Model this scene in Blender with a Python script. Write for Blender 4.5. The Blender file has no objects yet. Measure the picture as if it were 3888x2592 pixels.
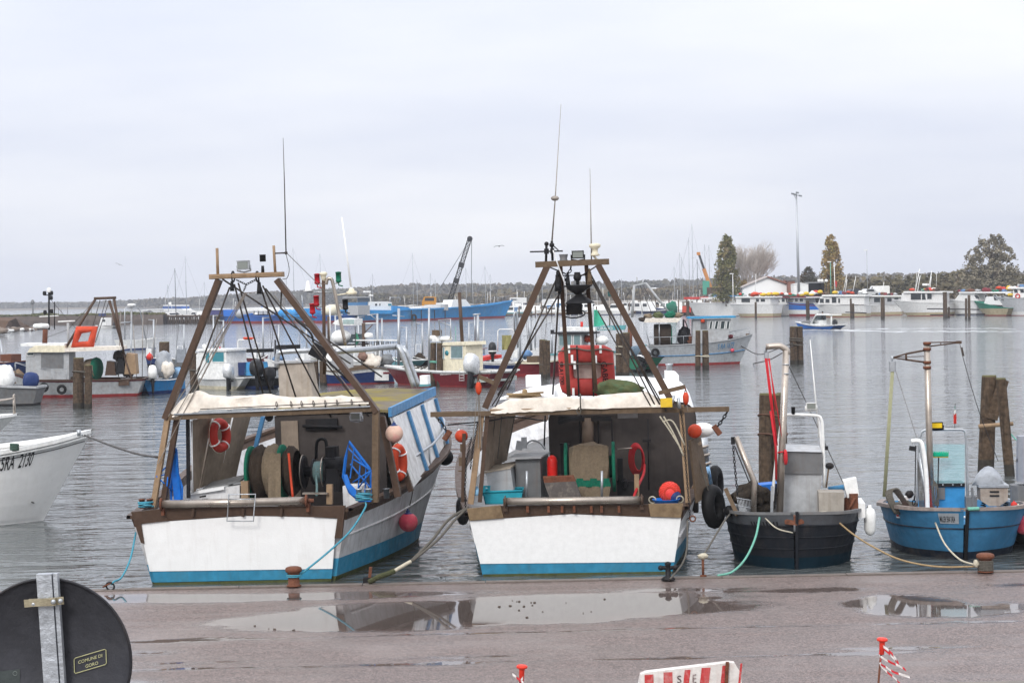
import bpy,math,random
import numpy as np
from mathutils import Vector,Matrix,noise
# ---------------------------------------------------------------- camera
FPX,CX,CY = 7500.0,1944.0,1296.0
CAMZ = 4.85
PITCH,ROLL = math.radians(1.345),math.radians(1.2)
_F = Vector((0,math.cos(PITCH),-math.sin(PITCH)))
_U0 = Vector((0,math.sin(PITCH),math.cos(PITCH)))
_R0 = Vector((1,0,0))
_R = _R0 * math.cos(ROLL) - _U0 * math.sin(ROLL)
_U = _U0 * math.cos(ROLL) + _R0 * math.sin(ROLL)
CAM = Vector((0,0,CAMZ))
scene = bpy.context.scene
COL = scene.collection
cd = bpy.data.cameras.new('camera')
cam = bpy.data.objects.new('camera',cd)
COL.objects.link(cam)
cam.matrix_world = Matrix(((_R.x,_U.x,-_F.x,0),(_R.y,_U.y,-_F.y,0),(_R.z,_U.z,-_F.z,CAMZ),(0,0,0,1)))
cd.sensor_width = 36.0
cd.sensor_fit = 'HORIZONTAL'
cd.lens = FPX / 3888.0 * 36.0
cd.clip_start = 0.1
cd.clip_end = 12000
scene.camera = cam
# ---------------------------------------------------------------- light
SUN_EL,SUN_AZ = math.radians(36),math.radians(-22)      # veiled sun high behind the camera
world = bpy.data.worlds.new('World')
scene.world = world
world.use_nodes = True
def build_world():
 nt = world.node_tree
 N,L = nt.nodes,nt.links
 N.clear()
 out = N.new('ShaderNodeOutputWorld')
 sky = N.new('ShaderNodeTexSky')
 sky.sky_type = 'NISHITA'
 sky.sun_disc = False
 sky.sun_elevation = SUN_EL
 sky.sun_rotation = math.pi + SUN_AZ
 bg1 = N.new('ShaderNodeBackground'); bg1.inputs[1].default_value = 0.05
 L.new(sky.outputs[0],bg1.inputs[0])
 tc = N.new('ShaderNodeTexCoord')
 sep = N.new('ShaderNodeSeparateXYZ'); L.new(tc.outputs['Generated'],sep.inputs[0])
 # cloud deck projected on a plane overhead: p = xy / (z + k)
 zc = N.new('ShaderNodeMath'); zc.operation = 'MAXIMUM'; zc.inputs[1].default_value = 0.0
 L.new(sep.outputs[2],zc.inputs[0])
 za = N.new('ShaderNodeMath'); za.operation = 'ADD'; za.inputs[1].default_value = 0.22
 L.new(zc.outputs[0],za.inputs[0])
 dx = N.new('ShaderNodeMath'); dx.operation = 'DIVIDE'
 dy = N.new('ShaderNodeMath'); dy.operation = 'DIVIDE'
 L.new(sep.outputs[0],dx.inputs[0]); L.new(za.outputs[0],dx.inputs[1])
 L.new(sep.outputs[1],dy.inputs[0]); L.new(za.outputs[0],dy.inputs[1])
 cmb = N.new('ShaderNodeCombineXYZ')
 L.new(dx.outputs[0],cmb.inputs[0]); L.new(dy.outputs[0],cmb.inputs[1])
 mp = N.new('ShaderNodeMapping'); L.new(cmb.outputs[0],mp.inputs[0])
 mp.inputs['Rotation'].default_value = (0,0,0.35)
 mp.inputs['Scale'].default_value = (1.1,1.7,1.0)
 mp.inputs['Location'].default_value = (3.1,0.4,0)
 n1 = N.new('ShaderNodeTexNoise'); n1.inputs['Scale'].default_value = 0.42
 n1.inputs['Detail'].default_value = 6; n1.inputs['Roughness'].default_value = 0.5
 L.new(mp.outputs[0],n1.inputs['Vector'])
 cr = N.new('ShaderNodeValToRGB')
 e = cr.color_ramp.elements
 e[0].position = 0.38; e[0].color = (0.69,0.73,0.845,1)
 e[1].position = 0.66; e[1].color = (0.97,0.975,0.995,1)
 L.new(n1.outputs['Fac'],cr.inputs[0])
 # overcast brightening towards the zenith
 mr = N.new('ShaderNodeMapRange'); mr.interpolation_type = 'LINEAR'
 L.new(sep.outputs[2],mr.inputs[0])
 mr.inputs[1].default_value = 0.0; mr.inputs[2].default_value = 0.9
 mr.inputs[3].default_value = 0.87; mr.inputs[4].default_value = 1.95
 bg2 = N.new('ShaderNodeBackground')
 L.new(cr.outputs[0],bg2.inputs[0]); L.new(mr.outputs[0],bg2.inputs[1])
 mx = N.new('ShaderNodeMixShader'); mx.inputs[0].default_value = 0.95
 L.new(bg1.outputs[0],mx.inputs[1]); L.new(bg2.outputs[0],mx.inputs[2])
 L.new(mx.outputs[0],out.inputs[0])
build_world()
sd = bpy.data.lights.new('sun','SUN')
sd.energy = 1.5
sd.angle = math.radians(16)
sd.color = (1.0,0.97,0.93)
sun = bpy.data.objects.new('sun',sd)
COL.objects.link(sun)
_sv = Vector((math.sin(SUN_AZ) * math.cos(SUN_EL),-math.cos(SUN_AZ) * math.cos(SUN_EL),math.sin(SUN_EL)))
sun.rotation_euler = _sv.to_track_quat('Z','Y').to_euler()
sun.location = (0,-20,40)
vs = scene.view_settings
vs.view_transform = 'Standard'
vs.look = 'None'
vs.exposure = 0.26
vs.gamma = 1.0
vs.use_curve_mapping = False
scene.render.engine = 'CYCLES'
scene.cycles.max_bounces = 6
scene.cycles.glossy_bounces = 3
scene.cycles.diffuse_bounces = 3
scene.cycles.volume_bounces = 0
scene.cycles.use_denoising = True
scene.cycles.sample_clamp_indirect = 6
# ---------------------------------------------------------------- pixel geometry
def ray(px,py):
 return _F + _R * ((px - CX) / FPX) - _U * ((py - CY) / FPX)
def W(px,py,Y):
 d = ray(px,py)
 return CAM + d * (Y / d.y)
def WZ(px,py,z):
 d = ray(px,py)
 return CAM + d * ((z - CAMZ) / d.z)
def V(*a):
 return Vector(a)
class Fr:
 """a boat's own axes: x to starboard, y forward from the stern, z up from the waterline"""
 def __init__(s,loc,rz=0.0,ls=0.0):
  s.loc,s.rz,s.ls = Vector(loc),rz,ls
  s.M = Matrix.Translation(s.loc) @ Matrix.Rotation(rz,4,'Z') @ Matrix.Rotation(ls,4,'Y')
  s.I = s.M.inverted()
  s.o = s.I @ CAM
 def _hit(s,px,py,ax,val):
  d = s.I.to_3x3() @ ray(px,py)
  return s.o + d * ((val - s.o[ax]) / d[ax])
 def y(s,px,py,v): return s._hit(px,py,1,v)
 def x(s,px,py,v): return s._hit(px,py,0,v)
 def z(s,px,py,v): return s._hit(px,py,2,v)
 def w(s,p): return s.M @ Vector(p)
WORLD = Fr((0,0,0))
# ---------------------------------------------------------------- objects
OFF = {}
def tag(o,label=None,cat=None,group=None,kind=None):
 if label: o['label'] = label
 if cat: o['category'] = cat
 if group: o['group'] = group
 if kind: o['kind'] = kind
 return o
def thing(name,label,cat,fr=WORLD,base=(0,0,0),group=None):
 o = bpy.data.objects.new(name,None)
 o.empty_display_size = 0.2
 COL.objects.link(o)
 o.location = fr.w(base)
 o.rotation_euler = (Matrix.Rotation(fr.rz,3,'Z') @ Matrix.Rotation(fr.ls,3,'Y')).to_euler()
 OFF[o.name] = Vector(base)
 return tag(o,label,cat,group)
def copy_thing(root,loc,rz=None,label=None,scale=None):
 r = root.copy(); COL.objects.link(r); r.location = loc
 if rz is not None: r.rotation_euler = (0,0,rz)
 if scale: r.scale = scale
 if label: r['label'] = label
 for ch in list(root.children):
  c = ch.copy(); COL.objects.link(c); c.parent = r
  for g in list(ch.children):
   d = g.copy(); COL.objects.link(d); d.parent = c
 return r
class MB:
 def __init__(s):
  s.v,s.f,s.m,s.s = [],[],[],[]
 def add(s,vs_,fs,mi=0,sm=False):
  o = len(s.v)
  s.v.extend([tuple(p) for p in vs_])
  for f in fs:
   s.f.append([i + o for i in f]); s.m.append(mi); s.s.append(sm)
  return s
 def box(s,x0,x1,y0,y1,z0,z1,mi=0):
  return s.add([(x0,y0,z0),(x1,y0,z0),(x1,y1,z0),(x0,y1,z0),(x0,y0,z1),(x1,y0,z1),(x1,y1,z1),(x0,y1,z1)],
      [(0,3,2,1),(4,5,6,7),(0,1,5,4),(1,2,6,5),(2,3,7,6),(3,0,4,7)],mi)
 def cbox(s,c,sx,sy,sz,rx=0,ry=0,rz=0,mi=0,taper=1.0,ch=0.0):
  """box about its centre, turned; taper shrinks the top, ch chamfers the upright edges"""
  Mt = Matrix.Rotation(rz,3,'Z') @ Matrix.Rotation(ry,3,'Y') @ Matrix.Rotation(rx,3,'X')
  c = Vector(c)
  hx,hy,hz = sx / 2,sy / 2,sz / 2
  if ch > 0:
   q = [(-hx + ch,-hy),(hx - ch,-hy),(hx,-hy + ch),(hx,hy - ch),(hx - ch,hy),(-hx + ch,hy),(-hx,hy - ch),(-hx,-hy + ch)]
  else:
   q = [(-hx,-hy),(hx,-hy),(hx,hy),(-hx,hy)]
  n = len(q)
  vs_ = [c + Mt @ Vector((a,b,-hz)) for a,b in q] + [c + Mt @ Vector((a * taper,b * taper,hz)) for a,b in q]
  fs = [tuple(reversed(range(n))),tuple(range(n,2 * n))] + [(i,(i + 1) % n,n + (i + 1) % n,n + i) for i in range(n)]
  return s.add(vs_,fs,mi)
 def beam(s,a,b,w,h,up=(0,0,1),mi=0):
  a,b = Vector(a),Vector(b)
  d = (b - a).normalized()
  u = Vector(up)
  r = d.cross(u)
  if r.length < 1e-4: r = d.cross(Vector((1,0,0)))
  r.normalize(); u = r.cross(d)
  q = [(-w / 2,-h / 2),(w / 2,-h / 2),(w / 2,h / 2),(-w / 2,h / 2)]
  vs_ = [p + r * i + u * j for p in (a,b) for i,j in q]
  return s.add(vs_,[(0,1,2,3),(7,6,5,4),(0,4,5,1),(1,5,6,2),(2,6,7,3),(3,7,4,0)],mi)
 def tube(s,pts,r,n=7,mi=0,closed=False,caps=True,flat=1.0):
  pts = [Vector(p) for p in pts]
  k = len(pts)
  if k < 2: return s
  rs = r if isinstance(r,(list,tuple)) else [r] * k
  rings = []
  prev = None
  for i,p in enumerate(pts):
   if closed: d = pts[(i + 1) % k] - pts[i - 1]
   else: d = pts[min(i + 1,k - 1)] - pts[max(i - 1,0)]
   if d.length < 1e-9: d = Vector((0,0,1))
   d.normalize()
   if prev is None:
    u = d.cross(Vector((0,0,1)))
    if u.length < 0.05: u = d.cross(Vector((0,1,0)))
   else:
    u = prev - d * prev.dot(d)
    if u.length < 1e-5: u = d.cross(Vector((0,1,0.1)))
   u.normalize(); prev = u
   w = d.cross(u)
   rings.append([p + (u * math.cos(t) + w * (math.sin(t) * flat)) * rs[i] for t in [2 * math.pi * j / n for j in range(n)]])
  vs_ = [q for g in rings for q in g]
  fs = []
  for i in range(k if closed else k - 1):
   a,b = i * n,((i + 1) % k) * n
   for j in range(n):
    fs.append((a + j,a + (j + 1) % n,b + (j + 1) % n,b + j))
  if caps and not closed:
   fs.append(tuple(reversed(range(n)))); fs.append(tuple(range((k - 1) * n,k * n)))
  return s.add(vs_,fs,mi,n > 4)
 def lathe(s,prof,c=(0,0,0),ax=(0,0,1),n=14,mi=0):
  c,ax = Vector(c),Vector(ax).normalized()
  u = ax.cross(Vector((0,0,1)))
  if u.length < 0.05: u = ax.cross(Vector((0,1,0)))
  u.normalize(); w = ax.cross(u)
  vs_,fs = [],[]
  for r,h in prof:
   for j in range(n):
    t = 2 * math.pi * j / n
    vs_.append(c + ax * h + (u * math.cos(t) + w * math.sin(t)) * r)
  k = len(prof)
  for i in range(k - 1):
   for j in range(n):
    fs.append((i * n + j,i * n + (j + 1) % n,(i + 1) * n + (j + 1) % n,(i + 1) * n + j))
  fs.append(tuple(reversed(range(n)))); fs.append(tuple(range((k - 1) * n,k * n)))
  return s.add(vs_,fs,mi,True)
 def ball(s,c,r,sc=(1,1,1),n=12,k=8,mi=0,jit=0.0,rng=None,rz=0.0):
  c = Vector(c)
  vs_,fs = [],[]
  for i in range(k + 1):
   th = math.pi * i / k
   for j in range(n):
    ph = 2 * math.pi * j / n
    q = Vector((math.sin(th) * math.cos(ph),math.sin(th) * math.sin(ph),math.cos(th)))
    rr = r
    if jit: rr = r * (1 + jit * noise.noise(q * 1.7 + c * 3.1) + jit * .5 * noise.noise(q * 4.3 + c))
    p = Vector((q.x * sc[0],q.y * sc[1],q.z * sc[2])) * rr
    if rz: p = Matrix.Rotation(rz,3,'Z') @ p
    vs_.append(c + p)
  for i in range(k):
   for j in range(n):
    fs.append((i * n + j,(i + 1) * n + j,(i + 1) * n + (j + 1) % n,i * n + (j + 1) % n))
  return s.add(vs_,fs,mi,True)
 def torus(s,c,R,r,ax=(0,0,1),n=20,k=8,mi=0,sc=(1,1),a0=0,a1=2 * math.pi):
  c,ax = Vector(c),Vector(ax).normalized()
  u = ax.cross(Vector((0,0,1)))
  if u.length < 0.05: u = ax.cross(Vector((0,1,0)))
  u.normalize(); w = ax.cross(u)
  full = abs(a1 - a0 - 2 * math.pi) < 1e-6
  m = n if full else n + 1
  pts = [c + (u * math.cos(t) * sc[0] + w * math.sin(t) * sc[1]) * R for t in [a0 + (a1 - a0) * i / n for i in range(m)]]
  return s.tube(pts,r,k,mi,closed=full)
 def prism(s,poly,d,mi=0):
  poly = [Vector(p) for p in poly]; d = Vector(d)
  n = len(poly)
  vs_ = poly + [p + d for p in poly]
  return s.add(vs_,[tuple(reversed(range(n))),tuple(range(n,2 * n))] + [(i,(i + 1) % n,n + (i + 1) % n,n + i) for i in range(n)],mi)
 def grid(s,rows,mi=0,sm=True,closed=False):
  n = len(rows[0])
  vs_ = [p for r in rows for p in r]
  fs = []
  for i in range(len(rows) - 1):
   for j in range(n if closed else n - 1):
    fs.append((i * n + j,i * n + (j + 1) % n,(i + 1) * n + (j + 1) % n,(i + 1) * n + j))
  return s.add(vs_,fs,mi,sm)
 def slab(s,rows,t,mi=0,sm=False):
  """a sheet of given thickness below a grid of points"""
  n,k = len(rows[0]),len(rows)
  s.grid(rows,mi,sm)
  low = [[Vector(p) - Vector(t) for p in r] for r in rows]
  s.grid([list(reversed(r)) for r in low],mi,sm)
  for edge in ([r[0] for r in rows],[r[-1] for r in rows],rows[0],rows[-1]):
   s.grid([list(edge),[Vector(p) - Vector(t) for p in edge]],mi,False)
  return s
 def build(s,name,mat,parent=None,label=None,kind=None):
  me = bpy.data.meshes.new(name)
  off = OFF.get(parent.name,Vector((0,0,0))) if parent else Vector((0,0,0))
  a = np.array(s.v,dtype=float) - np.array(off)
  me.from_pydata(a.tolist(),[],s.f)
  mats = mat if isinstance(mat,(list,tuple)) else [mat]
  for m in mats: me.materials.append(m)
  if len(mats) > 1: me.polygons.foreach_set('material_index',s.m)
  me.polygons.foreach_set('use_smooth',s.s)
  me.update()
  o = bpy.data.objects.new(name,me)
  COL.objects.link(o)
  if parent:
   o.parent = parent
   OFF[o.name] = off
  if label: o['label'] = label
  if kind: o['kind'] = kind
  return o
 def solo(s,name,mat,label,cat,group=None,fr=WORLD,kind=None):
  """one mesh that is a thing by itself, its origin at its base"""
  a = np.array(s.v,dtype=float)
  b = Vector(((a[:,0].min() + a[:,0].max()) / 2,(a[:,1].min() + a[:,1].max()) / 2,a[:,2].min()))
  OFF['__solo'] = b
  me = bpy.data.meshes.new(name)
  me.from_pydata((a - np.array(b)).tolist(),[],s.f)
  mats = mat if isinstance(mat,(list,tuple)) else [mat]
  for m in mats: me.materials.append(m)
  if len(mats) > 1: me.polygons.foreach_set('material_index',s.m)
  me.polygons.foreach_set('use_smooth',s.s)
  me.update()
  o = bpy.data.objects.new(name,me)
  COL.objects.link(o)
  o.location = fr.w(b)
  o.rotation_euler = (Matrix.Rotation(fr.rz,3,'Z') @ Matrix.Rotation(fr.ls,3,'Y')).to_euler()
  OFF[o.name] = b
  return tag(o,label,cat,group,kind)
def sag(a,b,d,n=12):
 a,b = Vector(a),Vector(b)
 return [a.lerp(b,i / n) - Vector((0,0,4 * d * (i / n) * (1 - i / n))) for i in range(n + 1)]
def smooth(pts,n=5):
 """catmull-rom through the points"""
 P = [Vector(p) for p in pts]
 P = [P[0] * 2 - P[1]] + P + [P[-1] * 2 - P[-2]]
 out = []
 for i in range(1,len(P) - 2):
  for k in range(n):
   t = k / n
   out.append(0.5 * ((2 * P[i]) + (P[i + 1] - P[i - 1]) * t + (2 * P[i - 1] - 5 * P[i] + 4 * P[i + 1] - P[i + 2]) * t * t + (3 * P[i] - P[i - 1] - 3 * P[i + 1] + P[i + 2]) * t ** 3))
 out.append(P[-2])
 return out
def lettering(body,fn,mat,parent,name='lettering',size=1.0,ext=0.0):
 """flat lettering: fn maps the text plane (u, v) to the surface"""
 cu = bpy.data.curves.new('txt','FONT')
 cu.body = body; cu.size = size; cu.align_x = 'LEFT'
 cu.resolution_u = 3
 cu.offset = 0.008 * size
 ob = bpy.data.objects.new('txt',cu)
 COL.objects.link(ob)
 dg = bpy.context.evaluated_depsgraph_get()
 me = bpy.data.meshes.new_from_object(ob.evaluated_get(dg))
 bpy.data.objects.remove(ob); bpy.data.curves.remove(cu)
 m = MB()
 m.add([fn(v.co.x,v.co.y) for v in me.vertices],[tuple(p.vertices) for p in me.polygons])
 bpy.data.meshes.remove(me)
 return m.build(name,mat,parent)
def plane_fn(o,r,u):
 o,r,u = Vector(o),Vector(r),Vector(u)
 return lambda a,b: o + r * a + u * b
# ---------------------------------------------------------------- materials
MATS = {}
def pm(name,col,rough=0.55,metal=0.0,dirt=0.35,dcol=(0.16,0.12,0.085),sc=2.5,streak=0.35,bump=0.15,spec=0.22,fine=40.0,var=0.15,thr=0.5,alpha=None,trans=0.0):
 """weathered paint, metal or cloth: base colour, mottling, blotches of dirt and downward streaks"""
 if name in MATS: return MATS[name]
 m = bpy.data.materials.new(name)
 m.use_nodes = True
 nt = m.node_tree; N,L = nt.nodes,nt.links
 b = N['Principled BSDF']
 b.inputs['Roughness'].default_value = rough
 b.inputs['Metallic'].default_value = metal
 b.inputs['Specular IOR Level'].default_value = spec
 tc = N.new('ShaderNodeTexCoord')
 def nz(scale,detail,vec=None,rg=0.6):
  t = N.new('ShaderNodeTexNoise'); t.inputs['Scale'].default_value = scale
  t.inputs['Detail'].default_value = detail; t.inputs['Roughness'].default_value = rg
  L.new(vec if vec else tc.outputs['Object'],t.inputs['Vector'])
  return t.outputs['Fac']
 def mix(a,bb,fac,mode='MIX'):
  x = N.new('ShaderNodeMix'); x.data_type = 'RGBA'; x.blend_type = mode
  if isinstance(a,tuple): x.inputs[6].default_value = (*a,1)
  else: L.new(a,x.inputs[6])
  if isinstance(bb,tuple): x.inputs[7].default_value = (*bb,1)
  else: L.new(bb,x.inputs[7])
  if isinstance(fac,float): x.inputs[0].default_value = fac
  else: L.new(fac,x.inputs[0])
  return x.outputs[2]
 def rng(v,a,bb,c,d):
  r = N.new('ShaderNodeMapRange'); L.new(v,r.inputs[0])
  for i,q in enumerate((a,bb,c,d)): r.inputs[i + 1].default_value = q
  return r.outputs[0]
 lo = tuple(max(0,c * (1 - var)) for c in col); hi = tuple(min(1,c * (1 + var)) for c in col)
 c0 = mix(lo,hi,rng(nz(sc * 2.2,3),0.3,0.7,0,1))
 d1 = rng(nz(sc,5,rg=0.7),thr,thr + 0.22,0,dirt)
 c1 = mix(c0,dcol,d1)
 if streak > 0:
  mp = N.new('ShaderNodeMapping'); L.new(tc.outputs['Object'],mp.inputs[0])
  mp.inputs['Scale'].default_value = (7,7,0.55)
  c1 = mix(c1,dcol,rng(nz(1.6,4,mp.outputs[0]),0.52,0.78,0,streak))
 L.new(c1,b.inputs['Base Color'])
 rr = rng(nz(sc * 3,2),0.3,0.7,max(0.02,rough - 0.12),min(1,rough + 0.12))
 L.new(rr,b.inputs['Roughness'])
 if bump > 0:
  bp = N.new('ShaderNodeBump'); bp.inputs['Strength'].default_value = bump; bp.inputs['Distance'].default_value = 0.02
  L.new(nz(fine,3),bp.inputs['Height']); L.new(bp.outputs[0],b.inputs['Normal'])
 if trans: b.inputs['Transmission Weight'].default_value = trans
 MATS[name] = m
 return m
def glass(name,col=(0.6,0.75,0.75),a=0.45,rough=0.05):
 """tinted glazing: thin sheet, part clear"""
 if name in MATS: return MATS[name]
 m = bpy.data.materials.new(name); m.use_nodes = True
 N,L = m.node_tree.nodes,m.node_tree.links
 b = N['Principled BSDF']
 b.inputs['Base Color'].default_value = (*col,1); b.inputs['Roughness'].default_value = rough
 b.inputs['Alpha'].default_value = a
 b.inputs['Specular IOR Level'].default_value = 0.6
 MATS[name] = m
 return m
WHITE = pm('white_paint',(0.84,0.84,0.83),0.45,dirt=0.05,streak=0.06,dcol=(0.4,0.36,0.32),var=.04,sc=5)
WHITE2 = pm('white_paint_dirty',(0.70,0.70,0.70),0.5,dirt=0.35,streak=0.35,dcol=(0.25,0.2,0.16))
GEL = pm('white_gelcoat',(0.78,0.78,0.76),0.3,dirt=0.12,streak=0.15,dcol=(0.35,0.3,0.25),bump=0.03)
CREAM = pm('cream_paint',(0.72,0.66,0.50),0.45,dirt=0.2,streak=0.15)
BLUEB = pm('blue_band_paint',(0.035,0.22,0.36),0.5,dirt=0.35,streak=0.3,dcol=(0.06,0.12,0.12))
BLUET = pm('blue_trim_paint',(0.07,0.22,0.42),0.5,dirt=0.3,streak=0.3,dcol=(0.18,0.2,0.22))
SLIME = pm('waterline_slime',(0.075,0.085,0.03),0.6,dirt=0.6,streak=0.2,dcol=(0.025,0.03,0.02),sc=6)
BRONZE = pm('brown_steel',(0.085,0.053,0.037),0.5,metal=0.25,dirt=0.6,streak=0.4,dcol=(0.075,0.05,0.036),sc=4)
RUST = pm('rusty_iron',(0.16,0.062,0.035),0.7,metal=0.2,dirt=0.6,streak=0.2,dcol=(0.05,0.027,0.02),sc=9,bump=0.5)
STEEL = pm('stainless',(0.42,0.37,0.32),0.34,metal=0.8,dirt=0.3,streak=0.25,dcol=(0.2,0.15,0.11),sc=1.6)
GALV = pm('galvanised',(0.42,0.44,0.46),0.42,metal=0.7,dirt=0.25,streak=0.2,dcol=(0.25,0.25,0.25),sc=8)
GREYP = pm('grey_paint',(0.15,0.153,0.157),0.5,dirt=0.3,streak=0.4,dcol=(0.16,0.12,0.09))
GREYL = pm('pale_grey_paint',(0.38,0.39,0.40),0.5,dirt=0.3,streak=0.35,dcol=(0.2,0.15,0.11))
DARK = pm('dark_metal',(0.018,0.018,0.02),0.5,metal=0.2,dirt=0.4,streak=0.0,dcol=(0.05,0.035,0.025),spec=.15)
BLACK = pm('black_rubber',(0.009,0.009,0.0095),0.55,dirt=0.3,streak=0.0,dcol=(0.035,0.032,0.03),sc=6,spec=.15)
WOOD = pm('weathered_wood',(0.125,0.086,0.054),0.75,dirt=0.55,streak=0.7,dcol=(0.07,0.05,0.035),sc=5,bump=0.4)
WOODL = pm('pale_wood',(0.30,0.205,0.125),0.7,dirt=0.4,streak=0.4,dcol=(0.16,0.1,0.06),sc=5,bump=0.3)
CANVAS = pm('cream_canvas',(0.72,0.66,0.58),0.85,dirt=0.35,streak=0.1,dcol=(0.38,0.30,0.22),sc=3,bump=0.3)
CURTAIN = pm('beige_canvas',(0.27,0.215,0.165),0.9,dirt=0.3,streak=0.4,dcol=(0.20,0.15,0.11),sc=3,bump=0.3)
ROPEB = pm('blue_rope',(0.06,0.27,0.36),0.9,dirt=0.4,streak=0,dcol=(0.2,0.3,0.3),sc=20,bump=0.8)
ROPEG = pm('grey_rope',(0.11,0.10,0.085),0.9,dirt=0.5,streak=0,dcol=(0.07,0.07,0.06),sc=20,bump=0.8)
ROPEGN = pm('green_rope',(0.16,0.42,0.33),0.9,dirt=0.4,streak=0,sc=20,bump=0.8)
ROPEW = pm('pale_rope',(0.50,0.46,0.36),0.9,dirt=0.4,streak=0,sc=20,bump=0.8)
WIRE = pm('wire',(0.06,0.052,0.048),0.5,metal=0.5,dirt=0.3,streak=0)
WIREL = pm('pale_wire',(0.30,0.27,0.24),0.5,metal=0.5,dirt=0.3,streak=0)
REDP = pm('red_paint',(0.55,0.035,0.025),0.5,dirt=0.3,streak=0.15,dcol=(0.2,0.02,0.02))
ORANGE = pm('orange_red_plastic',(0.55,0.06,0.02),0.55,dirt=0.3,streak=0.1,dcol=(0.3,0.03,0.02))
PINK = pm('faded_pink_buoy',(0.62,0.07,0.11),0.5,dirt=0.55,streak=0.1,dcol=(0.66,0.36,0.30),sc=3)
YELLOW = pm('yellow_plastic',(0.68,0.45,0.03),0.5,dirt=0.25,streak=0.1)
BLUEV = pm('bright_blue_paint',(0.012,0.15,0.55),0.5,dirt=0.35,streak=0.2,dcol=(0.03,0.08,0.2))
BLUEH = pm('blue_hull_paint',(0.05,0.20,0.37),0.5,dirt=0.3,streak=0.25,dcol=(0.04,0.08,0.12))
NAVY = pm('navy_paint',(0.015,0.035,0.13),0.45,dirt=0.3,streak=0.2,dcol=(0.05,0.05,0.07))
MAROON = pm('maroon_paint',(0.16,0.016,0.022),0.42,dirt=0.3,streak=0.25,dcol=(0.07,0.02,0.02))
REDB = pm('red_antifouling',(0.25,0.03,0.03),0.65,dirt=0.4,streak=0.2,dcol=(0.08,0.02,0.02))
TEAL = pm('teal_paint',(0.10,0.30,0.33),0.5,dirt=0.3,streak=0.25)
NETG = pm('green_net',(0.01,0.15,0.09),0.9,dirt=0.5,streak=0,dcol=(0.01,0.06,0.04),sc=12,bump=1.0,fine=60)
NETB = pm('brown_net',(0.05,0.036,0.026),0.95,dirt=0.6,streak=0,dcol=(0.02,0.016,0.012),sc=14,bump=1.0,fine=60)
NETT = pm('tan_net',(0.22,0.17,0.115),0.95,dirt=0.5,streak=0.3,dcol=(0.13,0.10,0.07),sc=12,bump=1.0,fine=70)
INSIDE = pm('shaded_aft_paint',(0.06,0.050,0.046),0.6,dirt=0.35,streak=0.4,dcol=(0.035,0.028,0.022))  # greyish cabin walls; interior shade is mixed into this dark base colour
TARPG = pm('grey_tarpaulin',(0.33,0.35,0.38),0.6,dirt=0.4,streak=0,dcol=(0.2,0.2,0.2),sc=4,bump=0.4)
TARPB = pm('blue_tarpaulin',(0.10,0.20,0.36),0.6,dirt=0.3,streak=0,sc=4,bump=0.4)
LENS = glass('lamp_glass',(0.22,0.24,0.22),0.9,0.12)
WINDOW = glass('window_glass',(0.03,0.05,0.055),0.92,0.08)
TEALG = glass('teal_glass',(0.02,0.22,0.27),0.9,0.08)
BLUEG = glass('clear_blue_glass',(0.22,0.50,0.55),0.42,0.06)
REDL = pm('red_lamp',(0.35,0.012,0.02),0.2,dirt=0,streak=0,bump=0)
GREENL = pm('green_lamp',(0.01,0.12,0.07),0.2,dirt=0,streak=0,bump=0)
TXT = pm('black_lettering',(0.012,0.012,0.014),0.6,dirt=0,streak=0,bump=0)
TXTW = pm('white_lettering',(0.7,0.7,0.68),0.6,dirt=0,streak=0,bump=0)
TXTB = pm('blue_lettering',(0.06,0.22,0.42),0.6,dirt=0.2,streak=0,bump=0)
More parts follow.
